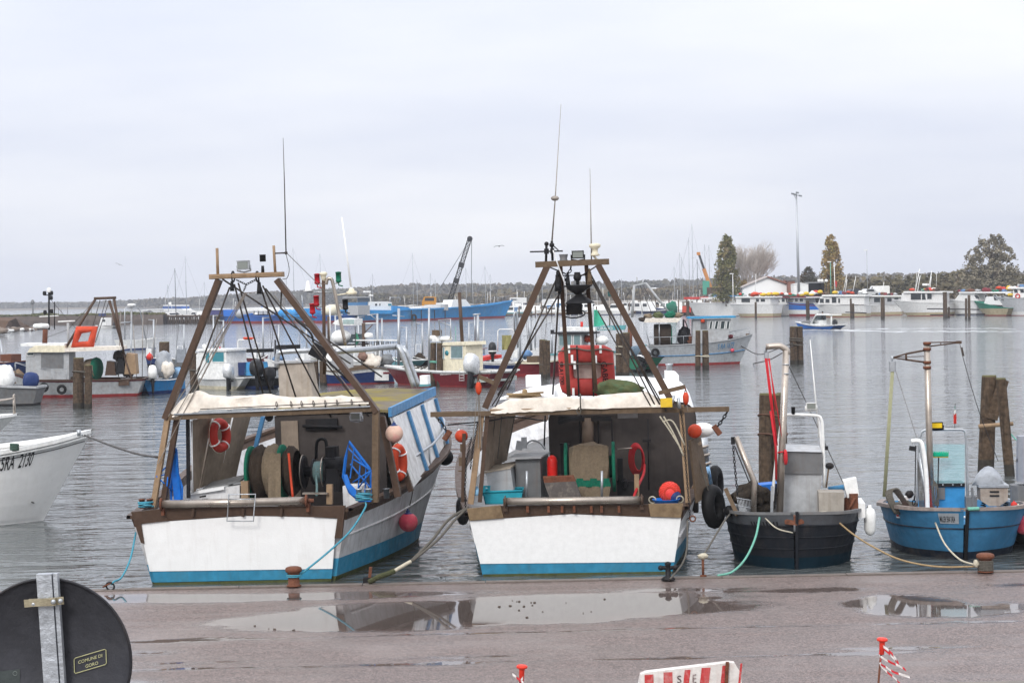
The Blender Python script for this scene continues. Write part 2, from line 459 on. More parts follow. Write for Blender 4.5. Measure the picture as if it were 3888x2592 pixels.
# ================================================================ the setting
def node_mat(name):
 m = bpy.data.materials.new(name); m.use_nodes = True
 MATS[name] = m
 return m,m.node_tree.nodes,m.node_tree.links,m.node_tree.nodes['Principled BSDF']
def water_mat():
 m,N,L,b = node_mat('harbour_water')
 b.inputs['Base Color'].default_value = (0.085,0.094,0.094,1)
 b.inputs['Roughness'].default_value = 0.06
 b.inputs['IOR'].default_value = 1.333
 tc = N.new('ShaderNodeTexCoord')
 def nz(scale,sx,sy,det,dist=0.0,rot=0.0):
  mp = N.new('ShaderNodeMapping'); mp.inputs['Scale'].default_value = (sx,sy,1); mp.inputs['Rotation'].default_value = (0,0,rot)
  L.new(tc.outputs['Object'],mp.inputs[0])
  t = N.new('ShaderNodeTexNoise'); t.inputs['Scale'].default_value = scale; t.inputs['Detail'].default_value = det
  t.inputs['Distortion'].default_value = dist
  L.new(mp.outputs[0],t.inputs['Vector'])
  return t.outputs['Fac']
 def madd(a,k,c):
  q = N.new('ShaderNodeMath'); q.operation = 'MULTIPLY_ADD'
  L.new(a,q.inputs[0]); q.inputs[1].default_value = k
  if isinstance(c,float): q.inputs[2].default_value = c
  else: L.new(c,q.inputs[2])
  return q.outputs[0]
 # long swell, wind waves, ripples; a slow patchiness lulls the ripples in places
 patch = nz(0.05,0.6,1.6,3,0.4)
 pr = N.new('ShaderNodeMapRange'); L.new(patch,pr.inputs[0])
 for i,q in enumerate((0.35,0.65,0.45,1.15)): pr.inputs[i + 1].default_value = q
 w1 = nz(0.6,0.55,1.3,2.5,0.5,0.12)
 w2 = nz(1.7,0.7,1.6,1.5,0.6,-0.1)
 w3 = nz(5.5,0.8,1.3,2,0.3)
 h = madd(w3,0.022,0.0)
 h = madd(nz(3.1,0.75,1.3,2,0.4,.25),0.036,h)
 h = madd(w2,0.075,h)
 hm = N.new('ShaderNodeMath'); hm.operation = 'MULTIPLY'; L.new(h,hm.inputs[0]); L.new(pr.outputs[0],hm.inputs[1])
 h = madd(w1,0.22,hm.outputs[0])
 bp = N.new('ShaderNodeBump'); bp.inputs['Strength'].default_value = 1.0; bp.inputs['Distance'].default_value = 1.0
 L.new(h,bp.inputs['Height']); L.new(bp.outputs[0],b.inputs['Normal'])
 return m
wm = MB()
wm.add([(-3500,-60,0),(3500,-60,0),(3500,3600,0),(-3500,3600,0)],[(0,1,2,3)])
wm.build('water',water_mat(),kind='structure')
wm = MB()
wm.add([(-3500,-60,-0.9),(3500,-60,-0.9),(3500,3600,-0.9),(-3500,3600,-0.9)],[(0,1,2,3)])
# ---------------------------------------------------------------- quay: wet asphalt with puddles
QZ,QE = 0.10,32.55
PUD = [  # centre x, centre y, half x, half y of the standing water
 (WZ(1960,2314,QZ),3.7,1.25),(WZ(1450,2352,QZ),2.4,1.05),(WZ(1050,2268,QZ),3.2,0.42),(WZ(560,2268,QZ),1.6,0.42),
 (WZ(2250,2275,QZ),2.4,0.75),(WZ(2600,2238,QZ),1.2,0.18),(WZ(3440,2296,QZ),0.85,1.2),(WZ(3640,2318,QZ),0.9,.6),
 (WZ(560,2475,QZ),0.42,0.28),(WZ(480,2585,QZ),0.45,0.22),(WZ(3840,2300,QZ),0.5,0.3)]
def quay_grid():
 xs = np.arange(-14.0,14.01,0.085)
 ys = np.arange(22.6,QE + 0.001,0.085); ys = np.append(ys[ys < QE - 0.01],QE)
 X,Y = np.meshgrid(xs,ys)
 n1 = np.array([[noise.noise((x * 0.55,y * 1.4,3.0)) + 0.5 * noise.noise((x * 1.7,y * 3.5,8.0)) + 0.3 * noise.noise((x * 5,y * 8,1.0)) for x in xs] for y in ys])
 wet = np.full(X.shape,-9.0)
 for c,hx,hy in PUD:
  d = 1.0 - np.sqrt(((X - c.x) / hx) ** 2 + ((Y - c.y) / hy) ** 2)
  wet = np.maximum(wet,d * min(hx,hy) * 1.6)
 # long shallow wheel ruts along the quay hold thin films of water
 for y0,sl,w,a in ((27.75,0.012,0.085,.62),(25.55,0.012,0.07,.62),(25.95,-0.004,0.05,.3),(31.15,0.0,0.10,.35)):
  rut = 1.0 - np.abs(Y - (y0 + sl * X)) / w
  wet = np.maximum(wet,np.clip(rut,-9,1) * 0.4 * a + 0.5 * n1 * a - .05)
 wet = wet + 0.33 * n1
 damp = np.clip(0.5 + wet * 0.55,0,1)
 pool = np.clip(wet / 0.16 * 0.5 + 0.5,0,1)
 m = bpy.data.meshes.new('quay')
 nx,ny = len(xs),len(ys)
 Z = QZ - 0.004 * pool
 v = np.stack([X,Y,Z],-1).reshape(-1,3)
 i = np.arange(nx * ny).reshape(ny,nx)
 f = np.stack([i[:-1,:-1],i[:-1,1:],i[1:,1:],i[1:,:-1]],-1).reshape(-1,4)
 # aprons to the sides and the front, and the quay wall
 b = len(v)
 far = [(-60,9,QZ),(60,9,QZ),(60,22.6,QZ),(-60,22.6,QZ),(-60,QE,QZ),(-14,QE,QZ),(-14,22.6,QZ),(14,QE,QZ),(60,QE,QZ),(14,22.6,QZ),(-60,QE,-1.5),(60,QE,-1.5)]
 v = np.vstack([v,far])
 fl = f.tolist() + [[b,b + 1,b + 2,b + 3],[b + 3,b + 6,b + 5,b + 4],[b + 9,b + 2,b + 8,b + 7],[b + 4,b + 8,b + 11,b + 10]]
 m.from_pydata(v.tolist(),[],fl)
 for nm,arr in (('pool',pool),('damp',damp)):
  at = m.attributes.new(nm,'FLOAT','POINT')
  at.data.foreach_set('value',np.append(arr.reshape(-1),np.full(len(far),0.0 if nm == 'pool' else 0.4)).astype(np.float32))
 m.update()
 return m
def asphalt_mat():
 m,N,L,b = node_mat('wet_asphalt')
 tc = N.new('ShaderNodeTexCoord')
 def nz(s,d,r=0.6):
  t = N.new('ShaderNodeTexNoise'); t.inputs['Scale'].default_value = s; t.inputs['Detail'].default_value = d; t.inputs['Roughness'].default_value = r
  L.new(tc.outputs['Object'],t.inputs['Vector']); return t.outputs['Fac']
 def mix(a,bb,fac):
  x = N.new('ShaderNodeMix'); x.data_type = 'RGBA'
  for k,q in ((6,a),(7,bb)):
   if isinstance(q,tuple): x.inputs[k].default_value = (*q,1)
   else: L.new(q,x.inputs[k])
  L.new(fac,x.inputs[0]); return x.outputs[2]
 def rng(v,a,bb,c,d):
  r = N.new('ShaderNodeMapRange'); L.new(v,r.inputs[0])
  for i,q in enumerate((a,bb,c,d)): r.inputs[i + 1].default_value = q
  return r.outputs[0]
 vo = N.new('ShaderNodeTexVoronoi'); vo.inputs['Scale'].default_value = 50; L.new(tc.outputs['Object'],vo.inputs['Vector'])
 sp = N.new('ShaderNodeSeparateColor'); L.new(vo.outputs['Color'],sp.inputs[0])
 c = mix((0.080,0.060,0.053),(0.225,0.168,0.150),rng(sp.outputs[0],0.2,0.9,0,1))
 c = mix(c,(0.12,0.10,0.09),rng(nz(0.9,5),0.5,0.75,0,0.5))
 c = mix(c,(0.25,0.21,0.195),rng(nz(0.35,3),0.52,0.72,0,0.5))
 da = N.new('ShaderNodeAttribute'); da.attribute_name = 'damp'
 po = N.new('ShaderNodeAttribute'); po.attribute_name = 'pool'
 c = mix(c,(0.06,0.05,0.044),rng(da.outputs['Fac'],0.35,0.85,0,0.75))
 L.new(c,b.inputs['Base Color'])
 mp = N.new('ShaderNodeMapping'); mp.inputs['Scale'].default_value = (.25,1.6,1); L.new(tc.outputs['Object'],mp.inputs[0])
 tn = N.new('ShaderNodeTexNoise'); tn.inputs['Scale'].default_value = 1.3; tn.inputs['Detail'].default_value = 4; L.new(mp.outputs[0],tn.inputs['Vector'])
 mm = N.new('ShaderNodeMath'); mm.operation = 'ADD'; L.new(rng(tn.outputs['Fac'],.3,.7,-.13,.16),mm.inputs[0]); L.new(rng(da.outputs['Fac'],0.3,0.7,0.42,0.26),mm.inputs[1])
 r1 = mm.outputs[0]
 x = N.new('ShaderNodeMix'); L.new(po.outputs['Fac'],x.inputs[0]); L.new(r1,x.inputs[2]); x.inputs[3].default_value = 0.03
 L.new(x.outputs[0],b.inputs['Roughness'])
 b.inputs['IOR'].default_value = 1.45
 bp = N.new('ShaderNodeBump'); bp.inputs['Distance'].default_value = 0.006
 L.new(rng(po.outputs['Fac'],0.3,0.8,0.9,0.0),bp.inputs['Strength'])
 L.new(vo.outputs['Distance'],bp.inputs['Height']); L.new(bp.outputs[0],b.inputs['Normal'])
 return m
q = bpy.data.objects.new('quay',quay_grid()); COL.objects.link(q); q['kind'] = 'structure'
q.data.materials.append(asphalt_mat())
CONC = pm('edge_concrete',(0.15,0.125,0.11),0.6,dirt=0.6,streak=0,dcol=(0.10,0.08,0.07),sc=3,bump=0.5,fine=30)
rngk = random.Random(4)
m = MB()
x = -20.0
while x < 20:
 w = 1.95 + rngk.uniform(-.15,.15)
 m.cbox((x + w / 2,QE + 0.09,QZ - 0.19),w - 0.012,0.2,0.42 + rngk.uniform(-.008,.008))
 x += w
m.build('kerb',CONC,kind='structure')
# raised bank under the viewpoint, behind the quay
m = MB()
m.grid([[(x,y,z) for x in (-60,-20,0,20,60)] for y,z in ((-40,3.2),(8.2,3.2),(12.5,0.11),(12.5,0.05))],sm=False)
m.build('embankment',pm('bank_paving',(0.2,0.18,0.16),0.8,dirt=.4),kind='structure')
# ---------------------------------------------------------------- far land
GRASS = pm('rough_grass',(0.075,0.085,0.035),0.95,dirt=0.7,streak=0,dcol=(0.14,0.10,0.06),sc=0.08,bump=0.3,fine=1.5)
EARTH = pm('bank_earth',(0.13,0.105,0.075),0.95,dirt=0.6,streak=0,dcol=(0.05,0.05,0.03),sc=0.12,bump=0.3,fine=1.0)
STONE = pm('jetty_stone',(0.11,0.085,0.07),0.9,dirt=0.6,streak=0.3,dcol=(0.04,0.035,0.03),sc=0.5,bump=0.6,fine=3)
def land(name,line,mat,z=1.4,depth=400,slope=4.0):
 """shore whose water edge follows the given points"""
 rows = [[(x,y,-0.3) for x,y in line],[(x,y + slope,z) for x,y in line],[(x,y + depth,z + 0.3) for x,y in line]]
 m = MB().grid(rows,sm=False)
 return m.build(name,mat,kind='structure')
land('east_shore',[(16,700),(25,560),(36,480),(46,372),(56,356),(80,350),(120,352),(200,356),(330,380)],EARTH,1.7,420)
land('north_shore',[(-85,960),(-75,905),(0,780),(90,690),(300,690),(700,760)],EARTH,1.5,900,8)
land('far_shore',[(-1500,2050),(-900,2120),(-500,2000),(-250,1700),(0,1500),(600,1500)],EARTH,1.5,1300,12)
def leaf_quads(n,fn,size,rng,flat=0.5):
 """n leaf-clump faces of about the given size placed by fn"""
 vs_,fs = [],[]
 for i in range(n):
  p,s = fn(rng)
  s *= size * rng.uniform(0.5,1.3)
  a = Vector((rng.gauss(0,1),rng.gauss(0,1),rng.gauss(0,1) * flat)).normalized()
  b_ = a.cross(Vector((rng.gauss(0,1),rng.gauss(0,1),rng.gauss(0,1)))).normalized()
  k = len(vs_)
  vs_ += [p - a * s,p + b_ * s * 0.7,p + a * s,p - b_ * s * 0.6]
  fs.append((k,k + 1,k + 2,k + 3))
 return vs_,fs
def foliage_mat(name,c1,c2,c3,sc=0.4):
 m,N,L,b = node_mat(name)
 tc = N.new('ShaderNodeTexCoord')
 t = N.new('ShaderNodeTexNoise'); t.inputs['Scale'].default_value = sc; t.inputs['Detail'].default_value = 5; t.inputs['Roughness'].default_value = 0.75
 L.new(tc.outputs['Object'],t.inputs['Vector'])
 cr = N.new('ShaderNodeValToRGB'); e = cr.color_ramp.elements
 e[0].position = 0.36; e[0].color = (*c1,1); e[1].position = 0.64; e[1].color = (*c3,1)
 k = e.new(0.5); k.color = (*c2,1)
 L.new(t.outputs['Fac'],cr.inputs[0]); L.new(cr.outputs[0],b.inputs['Base Color'])
 b.inputs['Roughness'].default_value = 0.8
 b.inputs['Specular IOR Level'].default_value = 0.2
 return m
F_WOOD = foliage_mat('far_wood_foliage',(0.06,0.062,0.042),(0.10,0.09,0.064),(0.145,0.11,0.075),0.02)
F_SCRUB = foliage_mat('scrub_foliage',(0.075,0.07,0.04),(0.125,0.105,0.06),(0.17,0.125,0.075),0.05)
F_POP = foliage_mat('poplar_foliage',(0.075,0.08,0.026),(0.16,0.155,0.055),(0.25,0.18,0.09),0.5)
F_AUT = foliage_mat('autumn_foliage',(0.15,0.11,0.04),(0.34,0.23,0.09),(0.26,0.23,0.08),0.5)
F_DARK = foliage_mat('dark_bush_foliage',(0.022,0.026,0.012),(0.05,0.045,0.02),(0.09,0.055,0.028),0.4)
F_PALE = foliage_mat('pale_tree_foliage',(0.10,0.09,0.06),(0.21,0.185,0.13),(0.34,0.30,0.22),0.6)
BARK = pm('bark',(0.12,0.095,0.075),0.9,dirt=0.4,streak=0.2)
TWIG = pm('bare_twigs',(0.46,0.41,0.37),0.9,dirt=0.3,streak=0)
def wood(name,line,n,h0,h1,size,mat,depth=60,seed=1,hf=0.012,base=1.5,grow=None):
 """a continuous far-off wood along a line of points with an uneven top"""
 rng = random.Random(seed)
 seg = [(Vector((a[0],a[1],0)),Vector((b[0],b[1],0))) for a,b in zip(line,line[1:])]
 ln = [(b - a).length for a,b in seg]
 tot = sum(ln)
 def fn(r):
  d = r.uniform(0,tot)
  for (a,b),l in zip(seg,ln):
   if d <= l: break
   d -= l
  p = a.lerp(b,min(1,d / l))
  dep = r.random() ** 1.5 * depth
  p = p + Vector((0,dep,0))
  top = h0 + (h1 - h0) * (0.5 + 0.6 * noise.noise((p.x * hf,p.y * hf,seed)) + 0.35 * noise.noise((p.x * hf * 4,p.y * hf * 4,seed + 5)) + 0.25 * noise.noise((p.x * hf * 11,p.y * hf * 11,seed + 9)))
  if grow: top *= grow(p.x)
  zz = 1 - r.random() ** 1.6
  return Vector((p.x,p.y,base + max(0.5,top) * zz)),1.0
 v,f = leaf_quads(n,fn,size,rng)
 m = MB(); m.add(v,f)
 return m.build(name,mat,kind='stuff')
wood('far_treeline',[(-1300,2100),(-800,2170),(-480,2060),(-200,1800)],16000,3,7,2.2,F_WOOD,120,3,0.006)
wood('wooded_rise',[(-330,1700),(-150,1450),(-60,1300),(150,1180),(420,1180),(760,1250)],32000,7.5,12.5,1.9,F_WOOD,160,5,0.008,grow=lambda x: .45 + .55 * min(1,max(0,(x + 330) / 230)))
wood('wood_behind_marina',[(-75,905),(0,800),(90,720),(220,715),(420,720)],24000,2.5,5.5,1.1,F_SCRUB,70,8,0.02)
wood('reed_scrub',[(66,400),(90,392),(130,396),(190,400),(260,420)],18000,3.4,6.2,.6,F_SCRUB,45,9,0.05)
def limbs(m,base,h,r,n,spread,rng,up=0.5,depth=1):
 """tapered trunk with limbs reaching into the crown"""
 base = Vector(base)
 m.tube([base,base + V(rng.uniform(-.1,.1) * h * .1,0,h * .45),base + V(rng.uniform(-.1,.1) * h * .2,0,h * .92)],[r,r * .7,r * .15],7)
 for i in range(n):
  t = rng.uniform(0.15,0.85)
  a = rng.uniform(0,6.283)
  p = base + V(0,0,h * t)
  l = spread * (1 - t * .6) * rng.uniform(.6,1)
  q = p + V(math.cos(a) * l * .5,math.sin(a) * l * .5,l * up)
  e = p + V(math.cos(a) * l,math.sin(a) * l,l * up * 2.4)
  m.tube([p,q,e],[r * .4,r * .25,r * .05],5)
def crown_tree(name,label,cat,loc,h,prof,n,size,mat,seed,cut=0.18,group=None,trunk=0.03,lean=0.0,lobes=None):
 """prof: list of (height fraction, radius) of the crown's outline"""
 rng = random.Random(seed)
 t = thing(name,label,cat,WORLD,loc,group)
 m = MB(); limbs(m,loc,h,h * trunk,14,prof[len(prof) // 2][1] * .9,rng)
 m.build('trunk',BARK,t)
 loc = Vector(loc)
 def rad(u):
  for (a,ra),(b,rb) in zip(prof,prof[1:]):
   if a <= u <= b: return ra + (rb - ra) * (u - a) / (b - a)
  return 0
 def fn(r):
  while lobes:
   dx,dy,z0,z1,R0 = r.choices(lobes,[q[4] ** 2 * (q[3] - q[2]) for q in lobes])[0]
   u = r.random(); a = r.uniform(0,6.283)
   R = R0 * max(.05,math.sin(math.pi * min(1,.16 + u * .84) ** .95)) ** .5 * (1 + .3 * noise.noise((math.cos(a) * 1.5 + dx,math.sin(a) * 1.5,u * 6 + seed)))
   d = R * r.random() ** .45
   p = V(dx + math.cos(a) * d,dy + math.sin(a) * d,z0 + (z1 - z0) * u + r.gauss(0,.15))
   if p.z < 1.0 or noise.noise((p.x * .8 + seed,p.y * .8,p.z * .8)) < -cut: continue
   return loc + p,1.0
  while True:
   u = r.uniform(prof[0][0],prof[-1][0])
   a = r.uniform(0,6.283)
   R = rad(u) * (1 + 0.38 * noise.noise((math.cos(a) * 1.6,math.sin(a) * 1.6,u * 7 + seed)) + .25 * noise.noise((math.cos(a) * 4,math.sin(a) * 4,u * 16 + seed)))
   if r.random() > (rad(u) / max(p[1] for p in prof)) ** .8: continue
   d = R * r.random() ** 0.4
   p = V(math.cos(a) * d + lean * u * h,math.sin(a) * d,u * h)
   if noise.noise((p.x / h * 9,p.y / h * 9,p.z / h * 9 + seed)) < -cut: continue
   return loc + p,1.0
 v,f = leaf_quads(n,fn,size,rng,0.8)
 m = MB(); m.add(v,f); m.build('crown',mat,t)
 return t
LZ = 1.9
def land_at(px,Y):
 p = W(px,1180,Y); return (p.x,p.y,LZ)
crown_tree('poplar_tree','tall dark green columnar poplar beside the bare tree','tree',land_at(2762,372),12.7,
      [(0.0,2.2),(0.25,2.6),(0.5,2.3),(0.75,1.7),(0.92,1.25),(1.0,0.8),(1.03,.3)],9000,0.21,F_POP,11,0.24,'poplars behind the moored boats',lobes=[(0,0,0,12.9,1.9),(-.6,0,0,12.2,1.8),(.6,.3,0,12.6,1.8),(.65,0,5,13.0,1.25),(-.5,0,5,12.9,1.25),(-1.3,0,0,7.0,1.6),(1.2,0,0,7.5,1.6),(.1,0,7,13.3,1.45),(.2,0,5,12.6,1.7)])
crown_tree('poplar_tree','golden brown columnar poplar by the tall floodlight mast','tree',land_at(3160,372),12.4,
      [(0.0,2.0),(0.25,2.35),(0.55,2.1),(0.8,1.5),(0.94,1.0),(1.02,0.4)],8500,0.20,F_AUT,12,0.24,'poplars behind the moored boats',lobes=[(0,0,0,12.6,1.9),(-.6,0,0,11.9,1.7),(.6,.3,0,12.0,1.7),(.5,0,5,12.6,1.2),(-.5,0,5,12.5,1.2),(-.9,0,0,7.5,1.5),(1.1,0,0,7.0,1.5),(0,0,7,12.9,1.4),(.1,0,4,12.2,1.7)])
crown_tree('broadleaf_tree','wide pale leaved tree with several upright tops behind the white motor boats','tree',land_at(3760,366),11.6,
      [(0.0,4.0),(0.2,5.0),(0.45,5.2),(0.65,4.8),(0.82,3.7),(0.94,2.4),(1.02,1.2)],11000,0.22,F_PALE,13,0.06,lobes=[(-3.3,0,0,7.4,2.2),(-1.6,0,0,11.4,2.3),(.6,0,2,12.2,2.0),(2.6,0,0,11.0,2.2),(4.2,0,0,8.2,1.9),(-2.2,.5,3,9.6,1.5),(1.6,0,0,8.5,2.0),(0,0,0,6,3.2),(-1.4,0,5,12.0,1.9),(1.8,0,5,12.2,2.0),(-3.4,0,3,9.4,1.8),(3.6,0,3,9.8,1.8)])
crown_tree('evergreen_bush','dark rounded evergreen bush at the foot of the floodlight mast','bush',land_at(3072,380),7.2,
      [(0.0,1.9),(0.3,2.3),(0.6,2.0),(0.85,1.2),(1.0,.4)],3800,0.17,F_DARK,14,0.4)
crown_tree('evergreen_bush','dark evergreen bush just behind the white gabled house','bush',land_at(2895,384),3.8,
      [(0.0,2.6),(0.4,2.8),(0.7,2.0),(1.0,.5)],3600,0.17,F_DARK,15,0.4)
crown_tree('evergreen_bush','low brown bush between poplar and bare tree','bush',land_at(2826,376),4.9,
      [(0.0,2.0),(0.4,2.0),(0.7,1.4),(1.0,.4)],3000,0.17,F_AUT,16,0.3)
def bare_tree(loc,h,seed):
 rng = random.Random(seed)
 t = thing('bare_tree','leafless grey tree with fine upright twigs beside the dark poplar','tree',WORLD,loc)
 loc = Vector(loc)
 m = MB(); m.tube([loc,loc + V(0,0,h * .3)],[.26,.2],7); m.build('trunk',TWIG,t)
 m = MB()
 def br(p,d,l,r,k):
  e = p + d * l
  m.tube([p,p.lerp(e,.5) + V(rng.uniform(-.1,.1),0,.05) * l,e],[r,r * .8,r * .55],3,caps=False)
  if k == 0: return
  for i in range(5):
   dd = (d + V(rng.gauss(0,.42),rng.gauss(0,.42),rng.uniform(0,.35))).normalized()
   br(p.lerp(e,rng.uniform(.4,1)),dd,l * rng.uniform(.58,.8),r * .6,k - 1)
 for i in range(9):
  a = i / 9 * 6.28; w_ = rng.uniform(.25,.75)
  br(loc + V(0,0,h * rng.uniform(.05,.25)),V(math.cos(a) * w_,math.sin(a) * w_,1).normalized(),h * .36,.10,4)
 m.build('crown',TWIG,t)
bare_tree(land_at(2862,378),12.0,5)
# ================================================================ hulls
def cr_interp(st,n):
 P = [tuple(2 * a - b for a,b in zip(st[0],st[1]))] + list(st) + [tuple(2 * a - b for a,b in zip(st[-1],st[-2]))]
 out = []
 for i in range(1,len(P) - 2):
  for k in range(n):
   t = k / n
   out.append(tuple(0.5 * (2 * b + (c - a) * t + (2 * a - 5 * b + 4 * c - d) * t * t + (3 * b - a - 3 * c + d) * t ** 3)
      for a,b,c,d in zip(P[i - 1],P[i],P[i + 1],P[i + 2])))
 out.append(tuple(st[-1]))
 return out
class Hull:
 """stations (y at sheer, y at waterline, half-breadth at sheer, at waterline, sheer height), stern to bow"""
 def __init__(s,st,fr,n=4,skew=0.0,pw=1.25,below=-0.3):
  s.st = cr_interp(st,n); s.fr = fr; s.skew = skew; s.pw = pw; s.below = below
  s.y1 = st[1][0]
 def at(s,k,z,side):
  ys,yw,bs,bw,zs = s.st[k]
  bs,bw = max(bs,0.015),max(bw,0.008)
  f = z / zs
  if f >= 0:
   b = bw + (bs - bw) * f ** s.pw; y = yw + (ys - yw) * f
  else:
   b = bw * (1 + f * 0.35); y = yw + (ys - yw) * f
  x = side * b
  y += s.skew * x * max(0.0,1 - ys / max(s.y1,0.1) * .8)
  return Vector((x,y,z))
 def pt(s,u,f,side,out=0.0):
  """u 0..1 stern to bow, f 0..1 waterline to sheer"""
  a = min(max(u,0),0.9999) * (len(s.st) - 1); k = int(a); t = a - k
  p = s.at(k,f * s.st[k][4],side).lerp(s.at(k + 1,f * s.st[k + 1][4],side),t)
  if out:
   d = (s.at(k + 1,f * s.st[k + 1][4],side) - s.at(k,f * s.st[k][4],side)).normalized()
   n = Vector((d.y,-d.x,0)) * side
   p = p + n.normalized() * out
  return p
 def u_of_y(s,y):
  ys = [q[0] for q in s.st]
  for k in range(len(ys) - 1):
   if ys[k] <= y <= ys[k + 1]: return (k + (y - ys[k]) / (ys[k + 1] - ys[k])) / (len(ys) - 1)
  return 1.0
 def shell(s,bands,mats,parent,top=None,nf=5,name='hull',transom=True):
  """bands: list of (z, material index below that z); top: depth of the band under the sheer with index given"""
  m = MB()
  nk = len(s.st)
  def zrow(k):
   zs = s.st[k][4]
   r = [(s.below,bands[0][1])]
   for q in bands: r.append((q[0],q[1]))
   z0 = bands[-1][0]
   z1 = zs - top[0] if top else zs
   mi = bands[-1][2] if len(bands[-1]) > 2 else 0
   for i in range(1,nf + 1): r.append((z0 + (z1 - z0) * i / nf,mi))
   if top: r.append((zs,top[1]))
   return r
  rows0 = zrow(0)
  nr = len(rows0)
  for side in (-1,1):
   for i in range(nr - 1):
    g = []
    for k in range(nk):
     r = zrow(k)
     g.append([s.at(k,r[i][0],side),s.at(k,r[i + 1][0],side)])
    if side == 1: g = [list(reversed(q)) for q in g]
    m.grid(g,rows0[i + 1][1],True)
  if transom:
   for i in range(nr - 1):
    a,b = rows0[i][0],rows0[i + 1][0]
    g = [[s.at(0,a,-1),s.at(0,a,1)],[s.at(0,b,-1),s.at(0,b,1)]]
    m.grid(g,rows0[i + 1][1],False)
  return m.build(name,mats,parent)
 def rail(s,w,h,mat,parent,name='gunwale',inn=0.5,transom=True,u0=0.0,u1=1.0,dz=0.0):
  m = MB()
  nk = len(s.st)
  for side in (-1,1):
   rows = []
   for k in range(nk):
    if not (u0 - 1e-6 <= k / (nk - 1) <= u1 + 1e-6): continue
    p = s.at(k,s.st[k][4],side)
    o = Vector((side * w * (1 - inn),0,0)); i_ = Vector((-side * min(w * inn,abs(p.x)),0,0)); hh = Vector((0,0,h)); d_ = Vector((0,0,dz))
    rows.append([p + o + d_ - hh * .4,p + o + d_ + hh * .6,p + i_ + d_ + hh * .6,p + i_ + d_ - hh * .4])
   m.grid(rows,0,False,closed=True)
  if transom:
   a,b = s.at(0,s.st[0][4],-1),s.at(0,s.st[0][4],1)
   m.beam(a + V(0,w * .1,h * .1 + dz),b + V(0,w * .1,h * .1 + dz),w,h * 1.02)
  return m.build(name,mat,parent)
 def deck(s,depth,mat,parent,name='deck',u0=0.0,u1=1.0):
  m = MB(); rows = []
  nk = len(s.st)
  for k in range(nk):
   if not (u0 - 1e-6 <= k / (nk - 1) <= u1 + 1e-6): continue
   z = s.st[k][4] - depth
   a,b = s.at(k,z,-1),s.at(k,z,1)
   rows.append([a,a.lerp(b,.5) + V(0,0,0.02),b])
  m.grid(rows,0,False)
  return m.build(name,mat,parent)
 def strake(s,f,r,mat,parent,name='rubbing_strake',u0=0.0,u1=0.985,sides=(-1,1),flat=1.0):
  m = MB()
  for side in sides:
   m.tube([s.pt(u0 + (u1 - u0) * i / 20,f,side,r * .3) for i in range(21)],r,6)
  return m.build(name,mat,parent)
def buoy(name,label,c,r,fr,mat,cap=None,group=None,up=(0,0,1),cat='buoy'):
 """inflated round buoy with its eye and neck"""
 c = Vector(c); u = Vector(up).normalized()
 t = thing(name,label,cat,fr,c - V(0,0,r),group)
 m = MB(); prof = [(r * math.sin(a),-r * math.cos(a)) for a in [math.pi * i / 12 for i in range(11)]]
 m.lathe(prof,c,u,20); m.build('buoy_body',mat,t)
 m = MB(); m.lathe([(r * .62,r * .76),(r * .40,r * .93),(r * .22,r * 1.02),(r * .2,r * 1.2),(r * .12,r * 1.24)],c,u,14)
 m.torus(c + u * r * 1.28,r * .11,r * .05,(1,0,0),10,5)
 m.build('neck',cap or NAVY,t)
 return t
def tyre(name,label,c,R,r,ax,fr,group=None,sc=(1,1),lines=None):
 t = thing(name,label,'fender',fr,Vector(c) - V(0,0,R),group)
 m = MB(); m.torus(c,R - r,r,ax,22,9,sc=sc); m.build('tyre',BLACK,t)
 if lines:
  m = MB()
  for a,b in lines: m.tube(sag(a,b,0.02,5),0.012,5)
  m.build('hanging_line',ROPEG,t)
 return t
def lifering(name,label,c,R,r,ax,fr,mat=ORANGE,group=None,sc=(1,1)):
 t = thing(name,label,'life ring',fr,Vector(c) - V(0,0,R),group)
 m = MB(); m.torus(c,R - r,r,ax,24,9,sc=sc); m.build('ring',mat,t)
 m = MB()
 c = Vector(c); axv = Vector(ax).normalized(); u = axv.cross(V(0,0,1)).normalized(); w = axv.cross(u)
 for a in (0.6,2.2,3.75,5.3):
  d = u * math.cos(a) * sc[0] + w * math.sin(a) * sc[1]
  tg = (u * -math.sin(a) * sc[0] + w * math.cos(a) * sc[1]).normalized()
  m.torus(c + d * (R - r),r * 1.03,r * .18,tg,12,5)
 m.build('reflective_band',WHITE,t)
 m = MB(); m.torus(c - axv * r * .2,R * 1.02,.008,ax,20,4,sc=sc); m.build('grab_line',ROPEW,t)
 return t
def bollard_posts(m,c,r,h,gap):
 """pair of mooring bitts"""
 c = Vector(c)
 for s_ in (-1,1):
  m.lathe([(r,0),(r,h * .9),(r * 1.25,h * .92),(r * 1.25,h)],c + V(s_ * gap / 2,0,0),n=10)
 m.tube([c + V(-gap / 2 - r,0,h * .55),c + V(gap / 2 + r,0,h * .55)],r * .3,6)
def floodlight(m,fr_pt,w,h,d=0.12,yaw=0.0,mi=0,mj=1):
 c = Vector(fr_pt)
 m.cbox(c,w,d,h,rz=yaw,mi=mi)
 m.tube([c + V(-w * .56,0,0),c + V(-w * .56,0.02,-h * .6),c + V(0,.03,-h * .75),c + V(w * .56,0.02,-h * .6),c + V(w * .56,0,0)],0.014,5,mi)
def lamp(name,p,w,h,d,yaw,body,lens,parent):
 m = MB(); floodlight(m,p,w,h,d,yaw); o = m.build(name,body,parent)
 m = MB(); m.cbox(Vector(p) + V(0,-d / 2 - .006,0),w * .84,0.012,h * .74,rz=yaw); m.build('lens',lens,o)
 m = MB(); m.cbox(Vector(p) + V(0,-d / 2 - .002,h * .48),w * 1.02,.03,h * .06,rz=yaw); m.build('lamp_hood',body,o)
 return o
